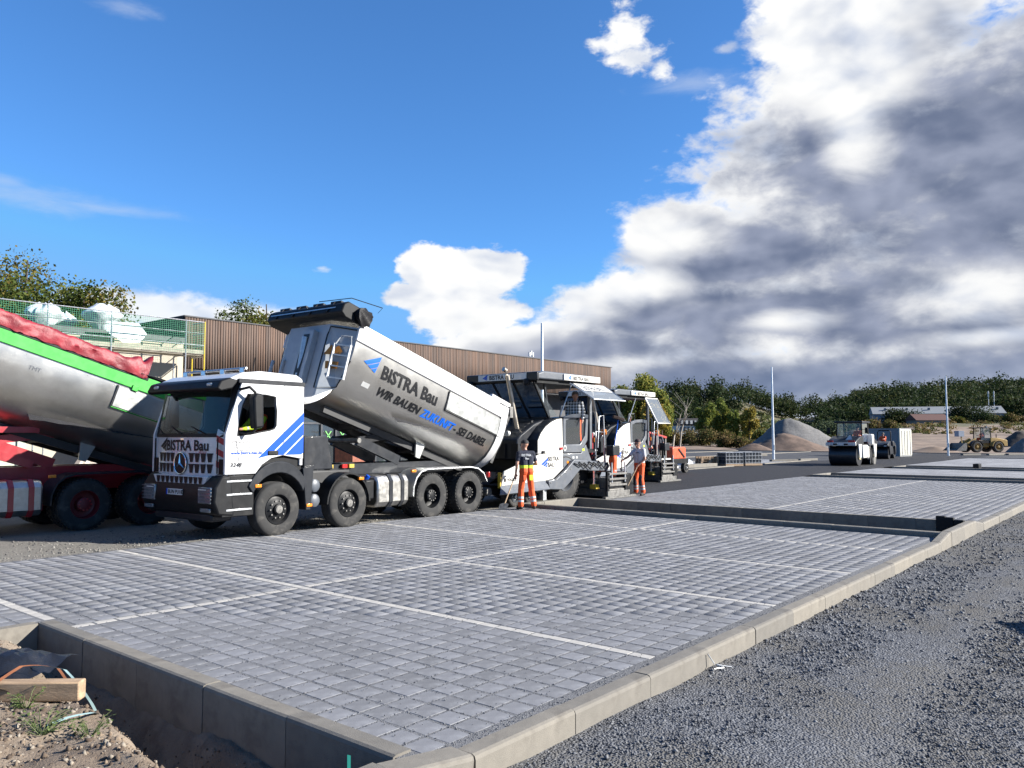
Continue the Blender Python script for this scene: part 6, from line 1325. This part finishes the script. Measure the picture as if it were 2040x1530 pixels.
# dark post stubs in the long trench
for i, (x, y, h, l) in enumerate(((19.08, 3.90, .19, 'short dark post stub at the gravel end of the long trench'), (19.08, 3.74, .17, 'second dark post stub touching the first in the trench'), (19.05, 3.55, .13, 'lowest dark post stub by the raised kerb end'))):
    MB().b(-.07, .07, -.09, .09, -.3, h).build('post_stub', M_black, None, bevel=.01, loc=(x, y, 0)); tag(C.objects['post_stub' + ('' if i == 0 else '.00%d' % i)], l, 'post')
# ================================================================ people
def capsule(mb, a, b, ra, rb, n=10):
    a, b = V(a), V(b); d = (b - a); L = d.length
    t = d.normalized() if L > 1e-5 else V((0, 0, 1)); up = V((0, 0, 1)) if abs(t.z) < .9 else V((1, 0, 0)); p = t.cross(up).normalized(); q = p.cross(t); rings = []
    for k in range(1, 4): f = math.pi/2*(1 - k/3.); rings.append((a - t*ra*math.sin(f), ra*math.cos(f)))
    for k in range(0, 3): f = math.pi/2*k/3.; rings.append((b + t*rb*math.sin(f), rb*math.cos(f)))
    mb.loft([[c + p*math.cos(2*math.pi*i/n)*r + q*math.sin(2*math.pi*i/n)*r for i in range(n)] for c, r in rings])
def person(name, label, loc, rz, mats, J=None, voxel=.016, cap=None, hair=None, fingers=False, parent=None, bands=True, group=None, vest=None, h=1.0):
    """mats: shirt, sleeve, trousers, shoe; J overrides joints. One continuous skin made by uniting tapered limbs."""
    j = dict(pel=(0, 0, .96), chest=(0, 0, 1.34), neck=(0, 0, 1.50), head=(.02, 0, 1.655), look=(1, 0, 0))
    for s, k in ((1, 'l'), (-1, 'r')):
        j.update({'sh' + k: (0, s*.185, 1.43), 'el' + k: (-.03, s*.26, 1.15), 'wr' + k: (.05, s*.27, .90), 'hip' + k: (0, s*.09, .93), 'kn' + k: (.02, s*.11, .50), 'an' + k: (-.02, s*.12, .09), 'to' + k: (.15, s*.14, .045), 'fd' + k: (.02, 0, -1)})
    if J: j.update(J)
    j = {k: V(v) for k, v in j.items()}
    shirt, sleeve, trs, shoe = mats; MM = [shirt, sleeve, trs, shoe, M_skin, M_refl, vest or M_yell, mat('dark_knee_patch', (.035, .035, .04), .8)]
    caps = []                                               # a, b, ra, rb, [(t_max, material)]
    def c(a, b, ra, rb, seg): caps.append((V(a), V(b), ra, rb, seg))
    P, Ch = j['pel'], j['chest']; side = (j['shl'] - j['shr']).normalized()
    for s in (-1, 1):
        c(P + side*s*.075 + V((0, 0, .05)), Ch + side*s*.085 + V((0, 0, -.02)), .118, .122, [(.10, 2), (1, 0)]); c(P + side*s*.08, P + side*s*.075 + V((0, 0, .06)), .125, .118, [(1, 2)])
    c(Ch + V((0, 0, .04)), j['neck'] - V((0, 0, .03)), .115, .065, [(1, 0)]); c(j['shl'], j['shr'], .072, .072, [(1, 0)])
    c(j['neck'] - V((0, 0, .03)), j['head'] - V((0, 0, .05)), .054, .052, [(1, 4)])
    hd = j['head']; lk = j['look'].normalized(); lt = V((-lk.y, lk.x, 0)).normalized()
    c(hd + V((0, 0, .035)) - lk*.015, hd - V((0, 0, .03)) + lk*.012, .098, .082, [(1, 4)]); c(hd - V((0, 0, .085)) + lk*.03, hd - V((0, 0, .06)) + lk*.035, .050, .055, [(1, 4)])
    c(hd + lk*.095 + V((0, 0, .0)), hd + lk*.112 - V((0, 0, .025)), .012, .017, [(1, 4)])
    for s in (-1, 1): c(hd + lt*s*.088, hd + lt*s*.092 - V((0, 0, .03)), .017, .012, [(1, 4)])
    for k in 'lr':
        sh, el, wr = j['sh' + k], j['el' + k], j['wr' + k]; short = sleeve is None
        sm = 0 if short else 1
        if short: c(sh, sh.lerp(el, .62), .066, .060, [(1, 0)]); c(sh.lerp(el, .5), el, .046, .042, [(1, 4)]); c(el, wr, .042, .028, [(1, 4)])
        else: c(sh, el, .068, .056, [(1, sm)]); c(el, wr, .055, .042, [(.7, sm), (.82, 5), (1, sm)])
        fd = (wr - el).normalized(); pal = wr + fd*.075; c(wr, pal, .030, .036, [(1, 4)])
        if fingers:
            ac = fd.cross(V((0, 0, 1)) if abs(fd.z) < .8 else V((1, 0, 0))).normalized(); curl = ac.cross(fd).normalized()
            for q in range(4):
                b0 = pal + ac*(q - 1.5)*.019 + fd*.022; L = (.036, .042, .040, .032)[q]; b1 = b0 + fd*L - curl*.012; b2 = b1 + (fd*.5 - curl*.8).normalized()*L*.8
                c(b0, b1, .0095, .009, [(1, 4)]); c(b1, b2, .009, .008, [(1, 4)])
            b0 = wr + fd*.035 + ac*.034; c(b0, b0 + ac*.022 + fd*.028, .012, .010, [(1, 4)]); c(b0 + ac*.022 + fd*.028, b0 + ac*.024 + fd*.056, .010, .009, [(1, 4)])
        else: c(pal, pal + fd*.07, .030, .018, [(1, 4)])
        hp, kn, an, to = j['hip' + k], j['kn' + k], j['an' + k], j['to' + k]
        c(hp, kn, .102, .078, [(1, 2)]); c(kn, an + V((0, 0, .04)), .080, .078, [(.48, 2), (.62, 5), (.70, 2), (.84, 5), (1, 2)] if bands else [(1, 2)])
        if bands: c(kn + V((.022, 0, .10)), kn + V((.026, 0, -.14)), .066, .066, [(1, 7 if bands == 2 else 2)])
        c(an + V((0, 0, -.03)), to, .052, .042, [(1, 3)]); c(an + V((-.03, 0, -.035)), an + V((0, 0, .0)), .05, .055, [(1, 3)])
    mb = MB()
    for a, b, ra, rb, _ in caps: capsule(mb, a, b, ra, rb)
    me = mb.mesh('t', M_skin); o = bpy.data.objects.new('t', me); C.objects.link(o)
    m = o.modifiers.new('r', 'REMESH'); m.mode = 'VOXEL'; m.voxel_size = voxel; m.use_smooth_shade = True
    sm = o.modifiers.new('s', 'SMOOTH'); sm.factor = .5; sm.iterations = 2
    dg = bpy.context.evaluated_depsgraph_get(); me2 = bpy.data.meshes.new_from_object(o.evaluated_get(dg)); bpy.data.objects.remove(o); me2.materials.clear()
    for k in MM: me2.materials.append(k if k else shirt)
    n = len(me2.polygons); cen = np.zeros(n*3, np.float32); me2.polygons.foreach_get('center', cen); cen = cen.reshape(-1, 3); best = np.full(n, 1e9); mi = np.zeros(n, np.int32)
    for a, b, ra, rb, seg in caps:
        A, Bv = np.array(a), np.array(b); d = Bv - A; L2 = max(1e-9, d @ d); t = ((cen - A) @ d/L2).clip(0, 1)
        dist = np.linalg.norm(cen - (A + t[:, None]*d), axis=1) - (ra + (rb - ra)*t); w = dist < best; best[w] = dist[w]
        lab = np.full(n, seg[-1][1]); 
        for tm, q in seg[::-1]: lab[t <= tm] = q
        mi[w] = lab[w]
    if vest: mi[(mi == 0) & (cen[:, 2] < P.z + .17) & (cen[:, 2] > P.z + .02)] = 6
    if bands and sleeve is not None: mi[(mi <= 1) & (np.abs(cen[:, 2] - (Ch.z - .16)) < .028)] = 5
    me2.polygons.foreach_set('material_index', mi); me2.polygons.foreach_set('use_smooth', np.ones(n, bool)); me2.update()
    e = empty(name, loc, rz, label, 'person', group); e.scale = (h, h, h)
    b = link('body', me2, e)
    if cap or hair:
        mbx = MB(); col = cap or hair; top = hd + V((0, 0, .04)) - lk*.015
        rings = []
        for i in range(6):
            f = math.pi/2*i/5.5; rr = .108*math.cos(f); rings.append([top + V((math.cos(a)*rr, math.sin(a)*rr, .104*math.sin(f) - (0 if cap else .045*(1 if (V((math.cos(a), math.sin(a), 0)) @ lk) < .3 else 0)*(i == 0)))) for a in np.linspace(0, 2*math.pi, 17)[:-1]])
        mbx.loft(rings); mbx.build('cap' if cap else 'hair', col, e, smooth=60)
        if cap: MB().loft([[top + lk*d + lt*w + V((0, 0, z)) for w, z in ((-.07*q, -.012), (0, .012), (.07*q, -.012))] for d, q in ((.07, 1.15), (.13, 1.0), (.175, .6))], caps=False, closed=False).build('cap_peak', col, e, smooth=60)
    return e
M_navy = mat('navy_shirt', (.012, .016, .035), .9, var=.2, vs=6, bump=.3, bs=15); M_tee = mat('white_shirt', (.66, .66, .68), .9, var=.06, vs=6, bump=.4, bs=12); M_boot = mat('work_boot', (.03, .025, .022), .8); M_gry = mat('slate_shirt', (.075, .08, .10), .9, var=.15)
M_capd = mat('dark_cap', (.012, .012, .015), .8); M_hairg = mat('grey_brown_hair', (.16, .13, .10), .8)
def plaid():
    m = bpy.data.materials.new('plaid_shirt'); m.use_nodes = True; nt = X.nt = m.node_tree; p = nt.nodes['Principled BSDF']; tc = nt.nodes.new('ShaderNodeTexCoord'); sp = nt.nodes.new('ShaderNodeSeparateXYZ'); nt.links.new(tc.outputs['Object'], sp.inputs[0])
    a = X.m('GREATER_THAN', X.m('FRACT', X(sp.outputs[1])*11.0), .5); b = X.m('GREATER_THAN', X.m('FRACT', X(sp.outputs[2])*11.0), .5)
    c = xmix((a + b)*.5, (.012, .012, .014), (.62, .62, .62)); nt.links.new(c.k, p.inputs['Base Color']); p.inputs['Roughness'].default_value = .9; return m
M_plaid = plaid()
w1 = person('person', 'worker seen from behind in navy shirt and orange trousers holding a shovel', (16.2, 12.92, 0), R(62), (M_navy, None, M_oran, M_boot), dict(
    pel=(0, 0, .97), chest=(.05, -.01, 1.35), neck=(.09, -.01, 1.51), head=(.13, .0, 1.655), look=(.75, .5, -.25), hipl=(0, .09, .94), hipr=(0, -.09, .94), shl=(.05, .19, 1.44), shr=(.06, -.20, 1.44), elr=(.03, -.30, 1.17), wrr=(.20, -.21, 1.14), ell=(-.02, .27, 1.17), wrl=(.06, .27, .93),
    knl=(.03, .14, .52), anl=(-.03, .17, .09), tol=(.14, .19, .045), knr=(.05, -.16, .52), anr=(.0, -.21, .09), tor=(.16, -.25, .045)), .0105, cap=M_capd, fingers=True, vest=M_yell)
text_on('BISTRA', .085, M_refl, w1, lambda u, v: (-.098 - .01*math.cos((u - .16)*9) + (v)*.14 + .02, .17 - u, 1.37 + v), bold=.002, name='shirt_print', cut=.03); text_on('Bau', .07, M_refl, w1, lambda u, v: (-.118 + v*.14 + .02, .07 - u, 1.29 + v), bold=.002, name='shirt_print')
for s in (-1, 1): MB().box((-.118 + .02, s*.085, .82), (.02, .09, .14), Matrix.Rotation(.08, 3, 'Y')).build('pocket', M_yell if s < 0 else M_oran, w1, bevel=.008)
w2 = person('person', 'worker in white shirt and orange trousers holding a rake beside the paver', (22.35, 13.2, 0), R(168), (M_tee, None, M_oran, M_boot), dict(
    chest=(.02, 0, 1.34), neck=(.04, 0, 1.50), head=(.10, .02, 1.65), look=(.9, .3, -.45), elr=(.25, -.26, 1.22), wrr=(.46, -.25, 1.14), ell=(.03, .26, 1.16), wrl=(.18, .14, .98), knl=(.06, .13, .51), anl=(.02, .16, .09), tol=(.18, .22, .045), knr=(.02, -.15, .51), anr=(-.04, -.20, .09), tor=(.12, -.25, .045)), .0105, cap=mat('brown_cap', (.05, .028, .028), .8), fingers=True, bands=2)
text_on('MEISTER', .05, M_ink, w2, lambda u, v: (.125, .10 + u*-1 + .0, 1.33 + v), name='shirt_print') if False else None
MB().b(.135, .14, -.02, .10, 1.345, 1.365).build('chest_print', M_ink, w2)
# tools
def tool(name, label, cat, a, b, m=M_wood): e = empty(name, (0, 0, 0), 0, label, cat); MB().cyl(a, b, .017, 8).build('handle', m, e); return e
def wp(o, p): return Matrix.Translation(o.location) @ o.rotation_euler.to_matrix().to_4x4() @ V(p)
h1 = wp(w1, (.10, .28, .86)); tip = V((15.35, 13.02, .02)); e = tool('shovel', 'shovel held low by the worker in the navy shirt', 'shovel', h1 + (h1 - tip)*.12, h1.lerp(tip, .8)); q = h1.lerp(tip, .8)
MB().loft([[q + (tip - q)*t + V((.77, .637, 0))*0 + V((.55, -.83, 0))*w + V((0, 0, .02)) for w in (-w0, 0, w0)] for t, w0 in ((0, .04), (.15, .11), (.7, .11), (1.0, .05))], caps=False, closed=False).build('blade', M_worn, e)
h2 = wp(w2, (.20, .10, .93)); hh = wp(w2, (.54, -.25, 1.10)); tip = V((21.55, 13.32, .05))
e = tool('rake', 'asphalt rake held slanting by the worker in the white shirt', 'rake', h2 + (h2 - tip)*.25, tip); MB().box(tip, (.12, .5, .04), rotz(.9)).build('rake_head', M_worn, e)
e = tool('shovel', 'long handled shovel standing upright before the white shirted worker', 'shovel', hh + V((.12, .02, .42)), hh + V((-.14, .05, -1.06))); MB().box(hh + V((-.15, .05, -1.0)), (.18, .05, .24), rotz(.6)).build('blade', M_worn, e)
b0, b1 = V((21.55, 13.75, .95)), V((21.68, 13.55, 2.45)); e = tool('broom', 'upturned dark broom sticking up beside the paver screed', 'broom', b0, b1, M_skyb); MB().box(b1, (.40, .10, .10), rotz(-.7) @ Matrix.Rotation(.3, 3, 'Y')).build('brush_head', mat('dark_bristle', (.05, .03, .025), .95, bump=1, bs=80), e, bevel=.02)
# crew on the machines (machine frames: turned half round)
pf = lambda m, x, y, z: tuple(Matrix.Translation(m.location) @ m.rotation_euler.to_matrix().to_4x4() @ V((x, y, z)))
person('person', 'worker in plaid shirt standing on the platform of the first paver', pf(pv1, .30, 1.02, 1.50), R(200), (M_plaid, M_plaid, M_oran, M_boot), dict(elr=(.02, -.27, 1.16), wrr=(.16, -.22, .95), wrl=(.12, .26, .92), look=(.8, .4, -.5), head=(.07, .02, 1.64)), .015, hair=M_hairg, bands=False, h=.98)
person('person', 'worker in full orange hi-vis standing at the far rail of the first paver', pf(pv1, .75, -.75, 1.50), R(40), (M_oran, M_oran, M_oran, M_boot), dict(wrl=(.2, .2, 1.05), wrr=(.22, -.18, 1.08)), .016, cap=M_capd, h=.98)
person('person', 'paver driver in orange vest seated under the canopy of the second paver', pf(pv2, .15, .55, .98), R(180), (M_oran, M_oran, M_oran, M_boot), dict(knl=(.42, .12, .93), knr=(.42, -.12, .93), anl=(.45, .12, .5), anr=(.45, -.12, .5), tol=(.6, .14, .46), tor=(.6, -.14, .46), ell=(.15, .28, 1.2), wrl=(.42, .25, 1.22), elr=(.15, -.28, 1.2), wrr=(.42, -.2, 1.2)), .016, hair=M_hairg)
x, y = PX(1309, 34.6); person('person', 'worker in slate shirt standing at the red hooded machine', (x, y, .45), R(200), (M_gry, None, mat('dark_trousers', (.06, .05, .045), .9), M_boot), dict(wrr=(.25, -.2, 1.0), wrl=(.25, .2, 1.0)), .018, hair=M_hairg, bands=False, h=.95)
x, y = PX(1297, 33.6); person('person', 'stooping worker in orange jacket behind the second paver screed', (x, y, .3), R(110), (M_oran, M_oran, mat('black_trousers', (.015, .015, .018), .9), M_boot), dict(chest=(.22, 0, 1.25), neck=(.36, 0, 1.34), head=(.46, 0, 1.42), shl=(.27, .18, 1.30), shr=(.27, -.18, 1.30), ell=(.36, .22, 1.05), elr=(.36, -.22, 1.05), wrl=(.45, .18, .85), wrr=(.45, -.18, .85)), .018, cap=M_capd, bands=False, h=.95)
sit = dict(knl=(.42, .13, .90), knr=(.42, -.13, .90), anl=(.48, .13, .48), anr=(.48, -.13, .48), tol=(.62, .14, .44), tor=(.62, -.14, .44))
person('person', 'lorry driver in orange and yellow vest at the open cab window', pf(t1, 5.78, .58, .96), R(183), (M_oran, M_yell, M_navy, M_boot), dict(sit, ell=(.2, .30, 1.22), wrl=(.52, .22, 1.18), elr=(.2, -.25, 1.2), wrr=(.5, -.1, 1.15)), .017, hair=M_hairg, bands=False, h=.93)
person('person', 'roller driver in orange vest inside the glazed roller cab', pf(rl1, -.12, .28, .72), R(180), (M_oran, M_oran, M_oran, M_boot), dict(sit, wrl=(.4, .2, 1.2), wrr=(.4, -.2, 1.2)), .02, hair=M_hairg, bands=False)
person('person', 'driver in orange jacket sitting on the small open roller', pf(rl2, -.10, 0, .36), R(170), (M_oran, M_oran, M_oran, M_boot), dict(sit, ell=(.2, .3, 1.25), wrl=(.45, .25, 1.25), elr=(.1, -.3, 1.2), wrr=(.3, -.2, 1.1)), .02, hair=M_hairg, bands=False)
person('person', 'loader driver in red orange jacket inside the loader cab', pf(wl, -.05, 0, .80), wl.rotation_euler.z, (M_oran, M_oran, M_oran, M_boot), dict(sit, wrl=(.4, .2, 1.2), wrr=(.4, -.2, 1.2)), .022, hair=M_hairg, bands=False)
# ================================================================ rubbish on the near mound
def onbed(x, y, d=0.0): x, y = x + .42, y + .85; return (x, y, bed_z(x, y) + d)
tb = empty('timber_block', onbed(1.98, 5.65, .03), R(-48), 'weathered squared timber lying on the sandy mound', 'timber'); MB().b(-.9, .32, -.055, .055, -.03, .11).build('beam', M_wood, tb, bevel=.012)
tb2 = empty('timber_block', onbed(1.7, 6.15, .02), R(30), 'shorter pale timber piece under the black plastic', 'timber'); MB().b(-.25, .45, -.05, .05, -.02, .10).build('beam', M_wood, tb2, bevel=.012)
M_sht = mat('black_plastic_sheet', (.015, .016, .02), .35, var=.2, bump=.8, bs=9)
MB().loft([[(-.45 + u*.9, -.35 + v*.7, .10*fr(u*3, v*3, 7) + .12*math.sin(u*3.0)*math.sin(v*3.0) + .06) for v in np.linspace(0, 1, 12)] for u in np.linspace(0, 1, 14)], caps=False, closed=False).build('plastic_sheet', M_sht, None, smooth=80, loc=onbed(1.95, 6.25, .03), rot=(0, 0, .6)); tag(C.objects['plastic_sheet'], 'crumpled black plastic sheet on the sandy mound by the kerb corner', 'plastic sheet')
M_strapb = mat('pale_blue_strap', (.35, .50, .50), .45, var=.1); M_strapr = mat('rusty_strap', (.32, .12, .05), .6, var=.2); M_strapg = mat('teal_strap', (.02, .28, .22), .5, var=.1)
def strap(label, pts, m, w=.016):
    P = [V(onbed(x, y, z)) for x, y, z in pts]; L = []
    for i in range(len(P) - 1):
        for t in np.linspace(0, 1, 5)[:-1]: L.append(P[i].lerp(P[i + 1], t) + V((0, 0, .015*math.sin(t*math.pi))))
    L.append(P[-1]); o = MB().loft([[p + V((w*.6, -w*.6, 0)), p + V((-w*.6, w*.6, .006))] for p in L], caps=False, closed=False).build('strap', m, None, smooth=80); tag(o, label, 'strap')
strap('pale blue packing strap looping over the timber', ((1.75, 6.5, .22), (2.05, 6.0, .2), (2.2, 5.75, .22), (2.3, 5.5, .2), (2.4, 5.2, .03)), M_strapb)
strap('rust brown packing strap curling across the sand', ((1.3, 5.6, .03), (1.6, 5.7, .08), (1.95, 5.9, .22), (2.15, 5.75, .2), (2.2, 5.6, .12)), M_strapr)
strap('short pale strap end lying on the sand', ((2.2, 5.1, .02), (2.05, 4.95, .05), (1.8, 5.0, .02)), M_strapb)
strap('teal strap poking from the sand', ((1.35, 5.05, .02), (1.5, 5.15, .08), (1.6, 5.3, .02)), M_strapg)
strap('teal strap sticking up against the near kerb', ((2.62, 3.0, .02), (2.68, 2.95, .18), (2.74, 3.03, .42)), M_strapg, .012)
def weed(x, y, n, r, label, seed):
    rd = random.Random(seed); e = empty('weed', onbed(x, y, -.01), 0, label, 'weed'); b = MB(); st_ = MB()
    for i in range(n):
        a = rd.uniform(0, 6.28); l = r*rd.uniform(.5, 1.1); p = V((math.cos(a)*l*.6, math.sin(a)*l*.6, rd.uniform(.03, .16))); st_.tube([(0, 0, 0), p*.6 + V((0, 0, .03)), p], [.003, .0025, .001], 4)
        for k in range(5):
            t = .4 + .15*k; q = p*t; d = V((rd.uniform(-1, 1), rd.uniform(-1, 1), rd.uniform(-.1, .5))).normalized()*rd.uniform(.02, .045); w = d.cross(V((0, 0, 1))).normalized()*.010
            b.add([q, q + d*.5 + w, q + d, q + d*.5 - w], [(0, 1, 2, 3)])
    st_.build('stem', M_wstem, e); b.build('foliage', M_weed, e)
M_weed = mat('weed_leaf', (.13, .19, .04), .7, var=.25, tl=.25); M_wstem = mat('weed_stem', (.10, .13, .04), .8)
weed(1.85, 5.5, 16, .26, 'bright green weed growing beside the timber', 1); weed(1.75, 4.95, 20, .30, 'spreading green weed low on the sand', 2); weed(1.95, 4.7, 14, .22, 'small yellowish weed near the soil clods', 3); weed(1.5, 5.3, 12, .2, 'small weed beside the rust brown strap', 4)
# string on the kerb, post stub on far trench
MB().tube([(6.62, 3.24, -.02), (6.66, 3.20, -.10), (6.60, 3.17, -.13), (6.72, 3.14, -.14), (6.70, 3.20, -.12), (6.80, 3.10, -.145)], .006, 5).build('string_knot', M_refl, None, smooth=60); tag(C.objects['string_knot'], 'knotted white string hanging at a joint of the long kerb', 'string')
MB().b(-.4, .4, -.15, .15, -.1, .32).build('far_post_stub', M_black, None, loc=(51.5, 8.6, 0), bevel=.02); tag(C.objects['far_post_stub'], 'dark stub standing in the far planting trench', 'post')

# guessed car, added out of frame to cast the shadow at its right edge
M_carp = mat('dark_blue_car_paint', (.02, .035, .08), .3, var=.05, coat=.8)
cr = empty('shadow_caster_car', (12.40, -2.46, GZ), math.atan2(-.81, .58), 'unseen dark blue hatchback added beyond the right edge to cast a shadow', 'car')
MB().prism([(-2.0, .30), (-2.05, .75), (-1.95, .95), (.95, .95), (1.95, .78), (2.05, .55), (2.0, .28)], 'y', -.85, .85).build('body', M_carp, cr, bevel=.08, seg=3)
MB().loft([[(-1.85, y*.80, .94), (-1.55, y*.60, 1.46), (.15, y*.60, 1.48), (.98, y*.78, .94)] for y in (-1, 1)], closed=True).build('cabin', G_dark, cr, bevel=.05)
MB().prism([(-1.58, 1.42), (-1.5, 1.48), (.1, 1.50), (.22, 1.45)], 'y', -.60, .60).build('roof', M_carp, cr, bevel=.05, seg=3)
for s in (-1, 1):
    for a, b in (((-1.85, .80, .94), (-1.55, .60, 1.46)), ((-.5, .79, .94), (-.5, .61, 1.47)), ((.98, .78, .94), (.15, .60, 1.47))): MB().bar((a[0], s*a[1], a[2]), (b[0], s*b[1], b[2]), .06, .05).build('pillar', M_carp, cr)
    for x in (-1.25, 1.30): wheel(cr, x, s*.76, .31, .2, 'steer', s, M_galv, M_galv)
    MB().b(1.93, 2.04, s*.5, s*.8, .62, .74).build('headlight', MATS['lamp_glass'], cr, bevel=.02); MB().b(-2.06, -1.97, s*.6, s*.82, .72, .9).build('tail_light', M_lred, cr, bevel=.02)
    MB().b(.55, .75, s*.86, s*1.02, .95, 1.08).build('mirror', M_carp, cr, bevel=.03)
    for x in (-.9, .1): MB().b(x - .1, x + .1, s*.85, s*.87, .80, .83).build('door_handle', M_chrome, cr)
